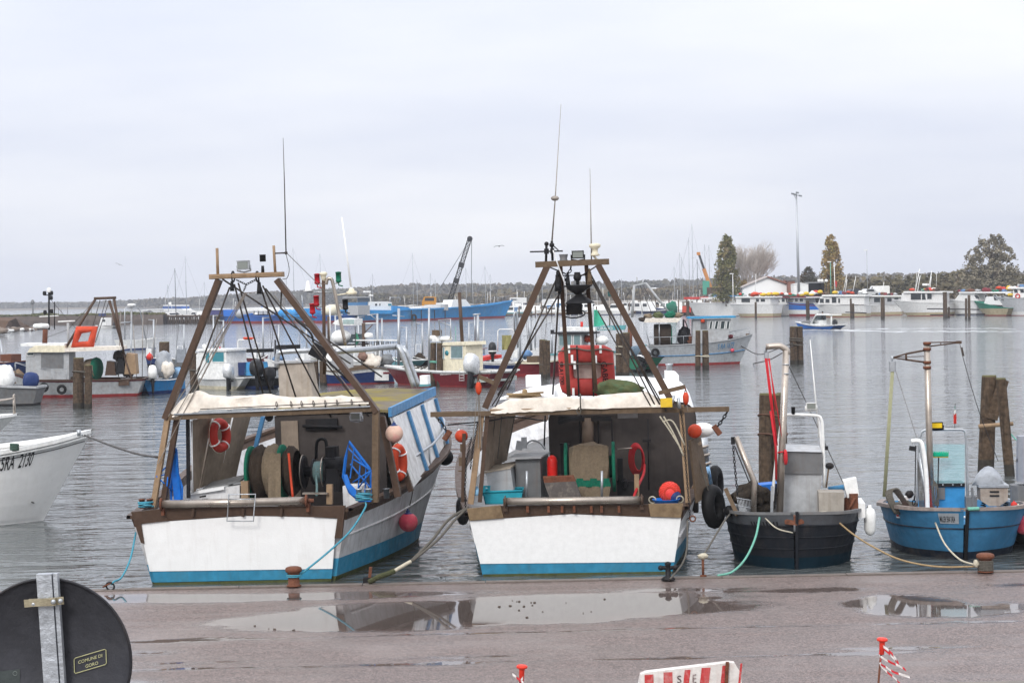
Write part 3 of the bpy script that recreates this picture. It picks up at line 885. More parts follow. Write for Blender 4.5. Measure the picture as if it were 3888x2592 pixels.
def block(m,a,s_=0.1):
 """hanging rope block with its sheave and shackle"""
 a = Vector(a)
 m.torus(a + V(0,0,-s_ * .25),s_ * .28,s_ * .1,(1,0.3,0),10,5)
 m.cbox(a + V(0,0,-s_ * 1.2),s_ * .75,s_ * .55,s_ * 1.7,taper=0.6,ch=s_ * .15)
 m.lathe([(s_ * .5,-s_ * .2),(s_ * .42,0),(s_ * .5,s_ * .2)],a + V(0,0,-s_ * 1.6),(1,0,0),10)
def chain(m,pts,r=0.02):
 P = [Vector(p) for p in pts]
 L_ = sum((b - a).length for a,b in zip(P,P[1:]))
 n = max(2,int(L_ / (r * 3.6)))
 for i in range(n):
  d = (i + .5) / n * L_
  for a,b in zip(P,P[1:]):
   l = (b - a).length
   if d <= l: break
   d -= l
  c = a.lerp(b,min(1,d / l)); t_ = (b - a).normalized()
  s_ = t_.cross(V(0.3,1,.2)).normalized() if i % 2 else t_.cross(V(1,-.3,.1)).normalized()
  w = t_.cross(s_)
  q = [c + t_ * math.cos(k) * r * 2.4 + s_ * math.sin(k) * r * 1.3 for k in [6.283 * j / 8 for j in range(8)]]
  m.tube(q,r * .55,4,closed=True)
# ================================================================ white trawler with the blue-striped deckhouse
f1 = Fr(WZ(920,2214,0),math.radians(-8),math.radians(-0.9))
b1 = thing('trawler','white trawler with blue striped deckhouse, mossy roof and two blue trawl doors','fishing boat',f1)
P = f1.y
H1 = Hull([(0,0.12,1.86,1.58,1.20),(3,2.9,2.28,1.95,1.33),(6,5.6,2.50,2.03,1.62),(8.3,7.6,2.15,1.45,1.92),(9.8,8.8,1.25,.62,2.2),(10.9,9.5,.04,.02,2.42)],
      f1,4,skew=0.12)
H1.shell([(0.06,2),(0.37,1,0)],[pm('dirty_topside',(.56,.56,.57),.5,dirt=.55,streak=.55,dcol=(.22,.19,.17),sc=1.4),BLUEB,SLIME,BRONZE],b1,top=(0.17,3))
H1.rail(0.16,0.06,BRONZE,b1)
H1.deck(0.62,GREYP,b1)
m = MB()
for z in (0.62,):
 m.tube([H1.pt(u,.62,1,.01) for u in [0.02 + .9 * i / 24 for i in range(25)]],0.022,5)
 m.tube([H1.pt(u,.62,-1,.01) for u in [0.02 + .9 * i / 24 for i in range(25)]],0.022,5)
m.build('rubbing_strake',WHITE2,b1)
# white transom panel proud of the shell, framed in brown steel plates
ty = lambda x: 0.0
def P0(px,py,d=-0.06):
 """point on the (skewed, slightly raked) transom plane"""
 p = P(px,py,0.0)
 for _ in range(4): p = P(px,py,d + 0.12 * p.x + 0.10 * (1 - p.z / 1.2))
 return p
m = MB(); m.prism([P0(533,1990),P0(575,1982),P0(930,1958),P0(1160,1960),P0(1281,1968),P0(1271,2040),P0(1262,2158),P0(568,2168),P0(545,2062)],(0,0.03,0))
m.build('transom_panel',pm('scuffed_white_transom',(.83,.83,.82),.45,dirt=.16,streak=.16,dcol=(.42,.37,.32),var=.03,sc=1.6,thr=.52),b1)
m = MB(); m.prism([P0(577,2169,-.05),P0(1262,2159,-.05),P0(1258,2195,-.05),P0(584,2210,-.05)],(0,0.03,0)); m.build('boot_stripe',BLUEB,b1)
m = MB(); m.prism([P0(586,2212,-.06),P0(1257,2197,-.06),P0(1256,2206,-.06),P0(588,2222,-.06)],(0,.03,0)); m.build('weed_line',SLIME,b1)
m = MB(); m.prism([P0(497,1943,-.09),P0(612,1931,-.09),P0(640,1976,-.09),P0(535,1988,-.09),P0(547,2063,-.09),P0(535,2060,-.09)],(0,.07,0)); m.build('stern_corner_plate',BRONZE,b1)
m = MB(); m.prism([P0(1190,1921,-.09),P0(1310,1919,-.09),P0(1297,2041,-.09),P0(1270,2043,-.09),P0(1281,1966,-.09),P0(1190,1962,-.09)],(0,.07,0)); m.build('stern_corner_plate',BRONZE,b1)
m = MB(); m.prism([P0(612,1929,-.07),P0(1190,1919,-.07),P0(1190,1962,-.07),P0(930,1956,-.07),P0(640,1976,-.07)],(0,.06,0)); m.build('stern_plate',BRONZE,b1)
m = MB()
for px in (735,925,1070):
 m = MB(); m.beam(P0(px,1930,-.10),P0(px - 3,1960,-.10),.035,.05); m.build('roller_bracket',BRONZE,b1)
ra,rb = P0(612,1914,-.12),P0(1165,1900,-.12)
m = MB(); m.tube([ra,rb],0.07,16); m.build('stern_roller',STEEL,b1)
m = MB()
for px,py in ((612,1914),(1163,1900)):
 c = P0(px,py,-.12)
 m.lathe([(.11,-.015),(.11,.015)],c,rb - ra,14)
 m.cbox(c + V(0.02,.05,-.08),.05,.12,.22)
m.tube([rb,rb + (rb - ra).normalized() * .12],.035,8)
m.build('roller_bearing',RUST,b1)
m = MB(); q = [P0(869,1876,-.22),P0(970,1875,-.22),P0(962,1977,-.22),P0(862,1977,-.22)]
m.tube(q,0.014,6,closed=True); m.tube([P0(866,1895,-.22),P0(968,1894,-.22)],.010,5)
m.build('boarding_ladder',GALV,b1)
# gantry ------------------------------------------------------------
G = .35
m = MB()
m.beam(P(628,1590,G),P(832,1062,G),.10,.15,(0,1,0)); m.build('gantry_leg',BRONZE,b1)
m = MB(); m.beam(P(1432,1565,G),P(1052,1062,G),.10,.17,(0,1,0)); m.build('gantry_leg',BRONZE,b1)
m = MB(); m.beam(P(1428,1560,G),P(1425,1905,G),.11,.13,(0,1,0)); m.build('gantry_post',WOOD,b1)
m = MB(); m.beam(P(640,1570,G),P(582,1925,G),.09,.10,(0,1,0)); m.build('gantry_post',WOODL,b1)
m = MB(); m.beam(P(672,1590,G + .1),P(622,1895,G + .1),.09,.10,(0,1,0)); m.build('gantry_post',BRONZE,b1)
m = MB(); m.beam(P(1450,1580,.9),P(1512,1885,.9),.11,.12,(0,1,0)); m.build('gantry_strut',BRONZE,b1)
m = MB(); m.beam(P(1490,1650,1.6),P(1562,1865,1.6),.09,.10,(0,1,0)); m.build('gantry_strut',BRONZE,b1)
m = MB(); m.beam(P(798,1051,G),P(1076,1041,G),.16,.085)
m.beam(P(798,1048,G - .09),P(1070,1038,G - .09),.02,.03); m.beam(P(798,1055,G - .09),P(1070,1045,G - .09),.02,.02)
m.build('gantry_beam',WOODL,b1)
m = MB()
for px in (885,977): m.torus(P(px,1050,G),.09,.015,(1,0,0),10,5)
block(m,P(880,1060,G - .02),.1); block(m,P(983,1062,G - .02),.12)
chain(m,[P(897,1062,G),P(935,1080,G),P(975,1060,G)],.011); chain(m,[P(935,1080,G),P(925,1105,G)],.011)
m.build('rope_blocks',DARK,b1,kind=None)
m = MB(); m.beam(P(642,1583,.3),P(1412,1551,.3),.09,.10); m.build('hood_beam',WOOD,b1)
m = MB(); m.tube([P(660,1573,.24),P(1405,1543,.24)],.018,6); m.build('hood_rail',GALV,b1)
m = MB()
m.tube([P(827,1045,G),P(824,942,G)],.026,7); m.build('gantry_stanchion',WOODL,b1)
m = MB(); m.tube([P(1045,1035,G),P(1039,932,G)],.024,7)
m.build('gantry_stanchion',WOODL,b1)
lamp('floodlight',P(925,1007,G),.21,.16,.13,.1,GALV,LENS,b1)
m = MB(); m.lathe([(.055,0),(.055,.11),(.06,.12)],P(998,993,G),n=12); m.lathe([(.03,0),(.025,.12)],P(998,1035,G),n=8); m.build('masthead_lamp',DARK,b1)
m = MB(); m.tube([P(1038,962,G),P(1085,960,G)],.014,5); m.ball(P(1086,960,G),.03)
m.tube([P(1086,960,G),P(1080,700,G),P(1075,524,G)],[.012,.009,.004],6)
m.tube(smooth([P(1086,965,G),P(1098,1020,G),P(1090,1055,G),P(1072,1060,G)]),.006,4)
m.build('whip_antenna',WIRE,b1)
# warps and stays
m = MB()
for a,b,da,db in (((872,1090),(685,1590),G,.6),((890,1080),(1000,1500),G,2.5),((905,1075),(1050,1570),G,2.6),((990,1090),(1140,1560),G,3),
      ((998,1085),(1260,1590),G,3),((845,1060),(1330,1380),G,4.4),((1008,1095),(1400,1580),G,.5),((1070,1090),(1065,1170),G,3),((1065,1170),(1450,1430),3,4.2)):
 m.tube([P(*a,da),P(*b,db)],.016,5)
m.build('trawl_warp',WIRE,b1)
m = MB()
for k,(a,b) in enumerate((((930,1110),(640,1580)),((935,1110),(660,1590)),((928,1112),(600,1760)),((936,1112),(680,1600)))):
 m.tube([P(*a,G),P(*b,.25)],.008,4)
m.tube([P(1090,962,G),P(1235,1105,5)],.008,4); m.tube([P(1040,1120,2.5),P(1330,1480,3.2)],.009,4)
m.tube([P(930,1112,G),P(995,1108,G)],.008,4)
m.build('halyard',WIREL,b1)
m = MB(); m.tube(smooth([P(1120,1210,3),P(1180,1265,3),P(1205,1330,3),P(1330,1450,3)]),.022,6); m.cbox(P(1210,1335,3),.3,.12,.25,ry=.5); m.build('winch_cable',DARK,b1)
# awning ------------------------------------------------------------
def awning(pxs,ytop,ybot,ly0,ly1,mat,parent,seed,name='rolled_awning',amp=.04):
 """bunched canvas along the hood: rows from the front bottom edge over the top to the back"""
 rows = []
 for i,(px,yt,yb) in enumerate(zip(pxs,ytop,ybot)):
  lo,hi = P(px,yb,ly0),P(px,yt,ly0 + .15)
  r = []
  for j in range(9):
   t = j / 8
   p = lo.lerp(hi,math.sin(min(1,t * 1.6) * math.pi / 2)) if t < .62 else hi.lerp(P(px,yt + 4,ly1),(t - .62) / .38)
   a = amp * (noise.noise((px * .016,t * 3,seed)) + .6 * noise.noise((px * .05,t * 6,seed)))
   p = p + V(0,-abs(math.sin(t * math.pi)) * .08 + a,a * .8)
   r.append(p)
  rows.append(r)
 fine = []
 for i in range(len(rows) - 1):
  for k in range(4):
   t = k / 4
   fine.append([a.lerp(b,t) + V(0,amp * .5 * noise.noise((i * 4 + k,j * .9,seed)),amp * .55 * noise.noise((i * 3.1 + k * .8,j * 1.3,seed + 7))) for j,(a,b) in enumerate(zip(rows[i],rows[i + 1]))])
 fine.append(rows[-1])
 return MB().grid(fine).build(name,mat,parent)
awning((655,690,720,760,800,850,930,1010,1100,1200,1300,1400),(1560,1520,1495,1480,1495,1507,1502,1494,1505,1505,1502,1506),(1582,1575,1565,1560,1556,1552,1548,1546,1545,1540,1536,1532),.25,1.1,CANVAS,b1,3)
m = MB()
for px in (1050,1105,1145,1190,1235,1280,1335): m.torus(P(px,1535 - (px - 1050) * .03,.2),.05,.007,(1,0,.1),8,4)
m.tube([P(760,1553,.16),P(1400,1523,.16)],.008,4)
m.build('awning_lashing',WIRE,b1)
# deckhouse -----------------------------------------------------------
YA,YB = 2.9,7.2
ra_,rf_ = P(1478,1556,YA),P(1643,1478,YB)          # roof edge, starboard
la_,lf_ = V(-.25,YA,ra_.z),V(-.38,YB,rf_.z - .02)
rows = []
for i in range(7):
 t = i / 6
 a,b = la_.lerp(lf_,t),ra_.lerp(rf_,t)
 rows.append([a.lerp(b,j / 6) + V(0,0,.07 * math.sin(j / 6 * math.pi)) for j in range(7)])
MOSS = pm('mossy_roof',(0.16,0.135,0.105),0.9,dirt=0.95,streak=0,dcol=(0.25,0.20,0.03),sc=0.9,bump=0.6,thr=.42)
MB().slab(rows,(0,0,.05)).build('roof',MOSS,b1)
m = MB(); m.beam(ra_ + V(.02,-.05,-.04),rf_ + V(.02,.1,-.04),.06,.17); m.beam(la_ + V(0,7.2 - YA + .08,-.06),rf_ + V(0,.1,-.04),.06,.15)
m.build('roof_edge',BLUET,b1)
wa,wf = P(1490,1585,YA + .1),P(1655,1510,YB)
ba,bf = P(1572,1858,YA + .1),P(1700,1760,YB)
ba.z,bf.z = 1.3,1.75
def wall_pt(t,h): return wa.lerp(wf,t).lerp(ba.lerp(bf,t),h)
m = MB(); m.slab([[wall_pt(i / 6,j / 4) for j in range(5)] for i in range(7)],(.05,0,0)); m.build('house_side',WHITE2,b1)
m = MB()
for t in (.30,.62,.95):
 m = MB(); m.beam(wall_pt(t,0.0) + V(.035,0,0),wall_pt(t + .04,1.0) + V(.035,0,0),.11,.05,(1,0,0)); m.build('side_stripe',BLUET,b1)
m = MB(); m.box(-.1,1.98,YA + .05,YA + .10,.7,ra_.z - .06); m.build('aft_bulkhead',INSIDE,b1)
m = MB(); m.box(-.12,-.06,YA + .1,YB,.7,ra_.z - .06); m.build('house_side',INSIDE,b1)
m = MB(); m.box(-.1,1.95,YB - .05,YB,.7,rf_.z - .08); m.build('front_wall',WHITE2,b1)
m = MB(); m.box(.02,.34,YA + .01,YA + .05,.75,ra_.z - .15); m.build('cabin_door',CURTAIN,b1)
m = MB(); m.box(.5,1.1,YA - .02,YA + .04,2.42,2.62); m.tube([V(.45,YA - .05,2.5),V(1.2,YA - .05,2.46)],.03,6); m.build('shelf',DARK,b1)
m = MB(); m.beam(P(1000,1580,2.6),P(960,1740,2.6),.07,.09,(0,1,0)); m.build('awning_post',BLUET,b1)
m = MB(); m.beam(P(713,1590,.7),P(716,1890,.7),.055,.06,(0,1,0)); m.build('awning_post',DARK,b1)
# port side canvas curtains
def curtain(tl,tr,br_,bl,y0,y1,n=14,amp=.03,seed=1,parent=b1,PP=P):
 rows = []
 for i in range(n + 1):
  t = i / n
  yy = y0 + (y1 - y0) * t
  a = PP(tl[0] + (tr[0] - tl[0]) * t,tl[1] + (tr[1] - tl[1]) * t,yy)
  b = PP(bl[0] + (br_[0] - bl[0]) * t,bl[1] + (br_[1] - bl[1]) * t,yy)
  rows.append([a.lerp(b,j / 8) + V(amp * math.sin(i * 2.3 + seed) * (.5 + j / 9) + amp * noise.noise((i,j,seed)),amp * .4 * noise.noise((i,j,seed + 4)),0) for j in range(9)])
 return MB().grid(rows).build('side_curtain',CURTAIN,parent)
curtain((728,1595),(802,1580),(748,1850),(730,1870),.75,1.3,seed=1)
curtain((810,1580),(880,1577),(832,1826),(750,1855),1.35,2.0,seed=2)
curtain((890,1577),(955,1575),(898,1805),(838,1826),2.1,3.0,seed=5)
m = MB()
for a,b,y in (((727,1600),(732,1870),.72),((806,1583),(746,1860),1.32),((885,1577),(830,1825),2.05)): m.tube([P(*a,y),P(*b,y)],.014,5)
m.build('curtain_edge',WHITE2,b1)
# roof gear
ex = MB(); c = P(1120,1455,4.6)
ex.prism([P(1062,1512,4.4),P(1190,1512,4.4),P(1165,1380,4.4),P(1055,1375,4.4)],(0,.55,0)); ex.build('exhaust_housing',pm('beige_panel',(.40,.35,.30),.5,dirt=.35,streak=.5,dcol=(.2,.15,.1)),b1)
m = MB(); m.cbox(P(1120,1372,4.7),.75,.7,.04,rz=.05); m.build('housing_lid',GREYL,b1)
m = MB()
for k,(dx,ly) in enumerate(((0,6.6),(18,6.95))):
 m = MB(); m.tube(smooth([P(1275,1334,4.8),P(1390,1325,5.4),P(1490 + dx * .3,1315 + k * 3,ly),P(1518 + dx,1325 + k * 4,ly),P(1545 + dx,1395,ly),P(1572 + dx,1468,ly)],4),.055,9); m.build('roof_rail',GALV,b1)
m = MB(); m.tube(smooth([P(1052,1395,4.4),P(1055,1350,4.4),P(1075,1336,4.4),P(1190,1330,4.5)],4),.05,9); m.build('roof_rail',GALV,b1)
m = MB(); m.box(*[v for p in ((P(1598,1462,6.4).x,P(1628,1462,6.4).x),(6.3,6.6),(P(1598,1462,6.4).z,P(1598,1425,6.4).z)) for v in p]); m.build('roof_locker',WHITE,b1)
m = MB(); m.box(*[v for p in ((P(1597,1466,6.4).x,P(1629,1462,6.4).x),(6.28,6.62),(P(1598,1466,6.4).z,P(1598,1458,6.4).z)) for v in p]); m.build('locker_base',TEAL,b1)
# navigation mast on the roof
NY = 5.2
m = MB(); m.tube([P(1232,1420,NY),P(1228,1050,NY)],.035,8); m.build('navigation_mast',BRONZE,b1)
m = MB(); m.tube(smooth([P(1238,1080,NY),P(1243,1060,NY),P(1255,1058,NY),P(1264,1075,NY),P(1285,1180,NY),P(1312,1310,NY)],4),.035,8)
m.build('navigation_mast',STEEL,b1)
m = MB(); m.tube([P(1165,1108,NY),P(1262,1109,NY)],.016,6); m.tube([P(1205,1075,NY),P(1228,1077,NY)],.016,6); m.tube([P(1264,1075,NY),P(1284,1074,NY)],.016,6); m.tube([P(1190,1165,NY),P(1228,1162,NY)],.016,6)
m.build('cross_arm',GALV,b1)
for nm,px,py,mt in (('red_sidelight',1204,1055,REDL),('red_sidelight',1201,1138,REDL),('red_sidelight',1186,1168,REDL),('green_sidelight',1285,1048,GREENL),('deck_lamp',1311,1152,DARK)):
 m = MB(); c = P(px,py,NY)
 m.lathe([(.03,-.13),(.065,-.1),(.055,-.08),(.055,.06),(.062,.06),(.062,.08),(.02,.09)],c,n=12); m.tube([c + V(0,0,-.12),c + V(.0,0,-.18),c + V(.08,0,-.2)],.014,5); m.build(nm,mt,b1)
m = MB(); m.lathe([(.03,-.12),(.05,-.05),(.06,0),(.075,.01),(.075,.05),(.02,.07)],P(1228,1045,NY),n=12); m.build('gps_antenna',CREAM,b1)
m = MB(); c = P(1170,1105,NY); m.lathe([(.10,0),(.05,.03),(.035,.18),(.015,.2)],c,n=10); m.build('gps_antenna',WHITE,b1)
m = MB(); m.tube([P(1298,825,NY),P(1333,1090,NY)],[.012,.022],6); m.lathe([(.025,-.09),(.025,0)],P(1333,1092,NY),n=8); m.build('whip_antenna',WHITE,b1)
m = MB(); m.lathe([(.11,0),(.11,.05),(.06,.08),(.05,.12)],P(1335,1118,NY),n=12); m.tube([P(1280,1120,NY),P(1335,1112,NY)],.014,5); m.build('antenna_base',CREAM,b1)
# deck gear: winch, side rail, bitts
dm = MB()
for px,r,w in ((1152,.30,.03),(1190,.24,.03),(1238,.27,.03)): dm.lathe([(r,0),(r,w),(r * .75,w + .01)],P(px,1790,1.9),(1,0,0),18)
dm.lathe([(.10,0),(.10,1.0)],P(1140,1790,1.9),(1,0,0),10)
dm.cbox(P(1265,1800,1.9),.3,.4,.6,ch=.05); dm.cbox(P(1262,1725,1.9),.2,.3,.3,ch=.04); dm.lathe([(.13,0),(.13,.3)],P(1240,1760,1.8),(1,0,0),12)
dm.build('winch',DARK,b1)
m = MB(); m.torus(P(1152,1790,1.88),.3,.012,(1,0,0),20,5); m.torus(P(1230,1790,1.84),.27,.012,(1,0,0),20,5); m.build('winch_rim',STEEL,b1)
m = MB(); m.lathe([(.17,0),(.19,.03),(.19,.18),(.17,.2)],P(1192,1790,1.86),(1,0,0),14); m.tube(smooth([P(1200,1800,1.7),P(1203,1850,1.5),P(1202,1880,1.2)]),.022,6); m.build('winch_rope',pm('teal_grey_rope',(.14,.23,.23),.9,dirt=.5,streak=0,sc=20,bump=.8),b1)
m = MB(); m.tube(smooth([P(1200,1740,2),P(1203,1680,2),P(1222,1665,2),P(1238,1680,2),P(1240,1750,2)]),.03,7); m.build('hydraulic_hose',BLACK,b1)
m = MB(); m.beam(P(1252,1838,1.0),P(1252,1912,1.0),.10,.10,(0,1,0)); m.build('timber_post',WOODL,b1)
m = MB(); m.beam(P(1150,1872,.9),P(1245,1872,.9),.08,.03); m.build('winch_bench',STEEL,b1)
m = MB(); m.tube([H1.pt(u,1,1,-.05) + V(0,0,.38) for u in (0.25,.35,.45,.55,.65,.72)],.028,7)
for u in (.33,.47,.6,.71): m.tube([H1.pt(u,1,1,-.05),H1.pt(u,1,1,-.05) + V(0,0,.38)],.018,6)
m.build('side_rail',GALV,b1)
m = MB(); bollard_posts(m,P(1382,1898,.25),.05,.2,.16); m.build('mooring_bitts',GALV,b1)
m = MB(); bollard_posts(m,P(555,1928,.3),.05,.16,.14); m.build('mooring_bitts',RUST,b1)
m = MB(); bollard_posts(m,P(1468,1890,1.1),.05,.17,.0); m.build('mooring_bitts',GALV,b1)
m = MB(); m.box(1.5,1.85,1.4,1.9,.75,1.5); m.build('deck_locker',WHITE2,b1)
lamp('floodlight',P(1352,1580,1.2),.2,.13,.1,-.3,GALV,LENS,b1)
m = MB(); m.ball(P(1022,1583,.4),.075); m.build('pulley',DARK,b1)
# net drum with its net
nd = MB(); c = P(958,1795,1.5); e = P(1150,1785,1.5); ax = (e - c)
R = .47
for k,q in ((0,c),(1,c.lerp(e,.62))):
 m = MB(); m.lathe([(R * .98,-.03),(R * 1.03,-.02),(R * 1.03,.02),(R * .98,.03)],q,ax,26); m.build('drum_flange',NETG,b1)
w = ax.length
def bundle(c,ax,r,x0,x1,mat,name,seed,parent,amp=.11,drape=0):
 ax = Vector(ax).normalized(); rows = []
 u = V(0,0,1).cross(ax).normalized(); v_ = ax.cross(u)
 for i in range(15):
  t = i / 14
  rr = r * (.86 + .2 * math.sin(t * math.pi))
  rows.append([c + ax * (x0 + (x1 - x0) * t) + (u * math.cos(a) + v_ * math.sin(a)) * rr * (1 + amp * (noise.noise((math.cos(a) * 2,math.sin(a) * 2,t * 4 + seed)) + noise.noise((math.cos(a) * 6,math.sin(a) * 6,t * 9 + seed)) * .6)) for a in [6.283 * k / 28 for k in range(28)]])
 return MB().grid(rows,closed=True).build(name,mat,parent)
bundle(c,ax,R * 1.0,.05,w * .32,NETB,'wound_net',1,b1)
bundle(c,ax,R * 1.02,w * .30,w * .58,NETT,'wound_net',4,b1)
bundle(c,ax,R * .9,w * .66,w * .9,NETB,'wound_net',9,b1)
m = MB(); m.slab([[P(1020 + 45 * i / 4,1720,1.05 - .04 * math.sin(i)) .lerp(P(1018 + 48 * i / 4,1895,.85 - .05 * math.sin(i * 2)),j / 6) for j in range(7)] for i in range(5)],(0,-.01,0),sm=True); m.build('hanging_net',NETT,b1)
m = MB(); m.tube(smooth([P(1096,1720,1.05),P(1103,1800,1.0),P(1112,1890,.9)]),.022,6); m.build('float_line',ORANGE,b1)
m = MB(); m.beam(P(930,1825,1.0),P(932,1895,1.0),.13,.1,(0,1,0)); m.build('drum_stand',WOODL,b1)
# ---- things aboard
t = thing('fish_chest','long white insulated chest with open lid beneath the beige curtains','chest',f1,P(800,1900,1.1))
m = MB(); m.prism([P(716,1872,.9),P(910,1842,1.0),P(910,1910,1.0),P(716,1905,.9)],(0,.55,0)); m.build('chest_body',WHITE2,t)
m = MB(); m.prism([P(714,1868,.86),P(850,1846,.9),P(850,1858,.9),P(714,1880,.86)],(0,.58,0)); m.build('lid',WHITE,t)
m = MB(); m.prism([P(770,1852,1.1),P(912,1822,1.2),P(912,1830,1.2),P(770,1860,1.1)],(0,.6,.06)); m.build('lid',GREYP,t)
m = MB(); m.beam(P(758,1886,.85),P(782,1882,.85),.02,.03); m.build('handle',DARK,t)
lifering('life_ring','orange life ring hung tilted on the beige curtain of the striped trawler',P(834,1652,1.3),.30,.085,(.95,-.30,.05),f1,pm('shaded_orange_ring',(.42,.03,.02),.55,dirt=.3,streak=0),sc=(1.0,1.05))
def trawl_door(poly,bars,braces,ly,label,fr=f1,dy=.05,group='blue trawl doors'):
 t = thing('trawl_door',label,'trawl door',fr,fr.y(*poly[0],ly),group)
 q = [fr.y(x,y,ly + k * .0) for k,(x,y) in enumerate(poly)]
 m = MB(); m.tube(q,.028,4,closed=True); m.build('door_frame',BLUEV,t)
 for a,b in bars:
  m = MB(); m.beam(fr.y(*a,ly),fr.y(*b,ly),.016,.05,(0,1,0)); m.build('bar',BLUEV,t)
 m = MB()
 for a,b in braces: m.tube([fr.y(*a,ly - .03),fr.y(*b,ly - .25)],.014,5)
 m.build('towing_bracket',BLUEV,t)
 return t
t = trawl_door([(1325,1676),(1402,1778),(1410,1800),(1408,1902),(1365,1900),(1328,1868),(1304,1810),(1312,1740)],
      [((1322,1700),(1408,1790)),((1330,1760),(1406,1850)),((1345,1695),(1330,1815)),((1370,1735),(1358,1880)),((1390,1765),(1385,1895))],
      [((1338,1740),(1410,1785)),((1340,1830),(1410,1785)),((1362,1850),(1410,1785))],.75,'open blue lattice trawl door hung inside the wooden post of the striped trawler')
m = MB(); m.grid([[P(1304,1800,.72),P(1312,1840,.66),P(1335,1878,.66),P(1380,1902,.72)],[P(1318,1800,.72),P(1330,1835,.70),P(1352,1858,.70),P(1408,1880,.72)]]); m.build('door_shoe',BLUEV,t)
t = trawl_door([(655,1690),(668,1706),(675,1800),(690,1850),(690,1898),(650,1900),(648,1850),(656,1800),(644,1740)],[((660,1720),(668,1720)),((665,1800),(672,1800))],
      [((648,1755),(594,1808)),((655,1862),(594,1808)),((640,1775),(634,1845)),((652,1795),(594,1808))],.55,'blue trawl door seen edge on beside the pale post of the striped trawler')
m = MB(); m.grid([[P(646 + a,y,.5 + .0 * a),P(662 + a,y + 2,.56),P(674 + a,y,.5)] for y,a in ((1700,-2),(1750,-2),(1800,4),(1850,10),(1895,14))]); m.build('door_plate',BLUEV,t)
buoy('round_buoy','bleached pink and cream round buoy high on the striped deckhouse corner',P(1497,1645,.7),.155,f1,pm('bleached_buoy',(.62,.42,.33),.5,dirt=.6,streak=0,dcol=(.6,.06,.12),sc=2.2),group='round mooring buoys')
buoy('round_buoy','pink round buoy hanging over the white hull side on a cord',H1.pt(.22,.5,1,.18) + V(0,0,-.05),.18,f1,PINK,group='round mooring buoys')
m = MB(); m.tube(smooth([H1.pt(.22,1,1,.03),H1.pt(.22,.9,1,.12),H1.pt(.22,.6,1,.18) + V(0,0,.12)]),.012,5); m.solo('buoy_line',ROPEG,'short dark cord holding the pink buoy on the white hull','rope',None,f1)
lifering('horseshoe_buoy','orange horseshoe buoy with white bands on the outside rail of the striped trawler',P(1512,1755,1.4),.34,.085,(1,-.45,0),f1,ORANGE,sc=(.55,1))
buoy('round_fender','black round fender at the bow rail of the striped trawler',P(1690,1735,6.8),.17,f1,BLACK,BLACK,cat='fender')
# ================================================================ white trawler with the red life float on its roof
f2 = Fr(WZ(2196,2182,0),math.radians(-3),math.radians(-0.5))
b2 = thing('trawler','white trawler with red life float on its roof and timber gantry','fishing boat',f2)
P = f2.y
H2 = Hull([(0,0.12,1.85,1.64,1.10),(3,2.9,2.25,1.95,1.3),(6,5.6,2.42,2.0,1.6),(8.3,7.6,2.1,1.4,1.9),(9.8,8.8,1.2,.6,2.2),(10.9,9.5,.04,.02,2.4)],f2,4,skew=0.05)
H2.shell([(0.06,2),(0.35,1,0)],[WHITE2,BLUEB,SLIME,BRONZE],b2,top=(0.22,3))
H2.rail(0.16,0.06,BRONZE,b2)
H2.deck(0.55,GREYP,b2)
H2.strake(.55,.03,WHITE2,b2)
def P0(px,py,d=-0.06):
 p = P(px,py,0.0)
 for _ in range(4): p = P(px,py,d + 0.05 * p.x + 0.10 * (1 - p.z / 1.1))
 return p
m = MB(); m.prism([P0(1783,1977),P0(1900,1968),P0(2170,1951),P0(2400,1960),P0(2586,1965),P0(2561,2132),P0(1823,2139)],(0,.03,0)); m.build('transom_panel',WHITE,b2)
m = MB(); m.prism([P0(1823,2140,-.05),P0(2561,2133,-.05),P0(2553,2170,-.05),P0(1832,2182,-.05)],(0,.03,0)); m.build('boot_stripe',BLUEB,b2)
m = MB(); m.prism([P0(1834,2179,-.06),P0(2552,2168,-.06),P0(2551,2176,-.06),P0(1836,2190,-.06)],(0,.03,0)); m.build('weed_line',SLIME,b2)
PLATE = pm('tan_steel_plate',(.24,.17,.10),.5,metal=.2,dirt=.5,streak=.5,dcol=(.10,.06,.035),sc=5)
for q in ([(1773,1931),(1900,1918),(1912,1966),(1783,1975)],[(2462,1913),(2594,1911),(2585,1964),(2470,1960)]):
 m = MB(); m.prism([P0(x,y,-.10) for x,y in q],(0,.08,0)); m.build('stern_corner_plate',PLATE,b2)
m = MB(); m.prism([P0(1900,1920,-.07),P0(2465,1914,-.07),P0(2470,1962,-.07),P0(2170,1949,-.07),P0(1912,1966,-.07)],(0,.05,0)); m.build('stern_plate',BRONZE,b2)
for px in (2003,2083,2134,2180,2245,2284,2350):
 m = MB(); m.cbox(P0(px,1932,-.13),.045,.05,.11); m.build('roller_bracket',RUST,b2)
ra,rb = P0(1918,1903,-.13),P0(2436,1897,-.13)
m = MB(); m.tube([ra,rb],.066,16); m.build('stern_roller',STEEL,b2)
for q in (ra,rb):
 m = MB(); m.lathe([(.10,-.012),(.10,.012)],q,rb - ra,14); m.cbox(q + V(0,.07,-.06),.07,.12,.22); m.build('roller_bearing',BRONZE,b2)
for px in (2000,2285):
 m = MB(); m.tube([P(px,1890,.35),P(px,1787,.35)],.022,8); m.build('guide_post',GALV,b2)
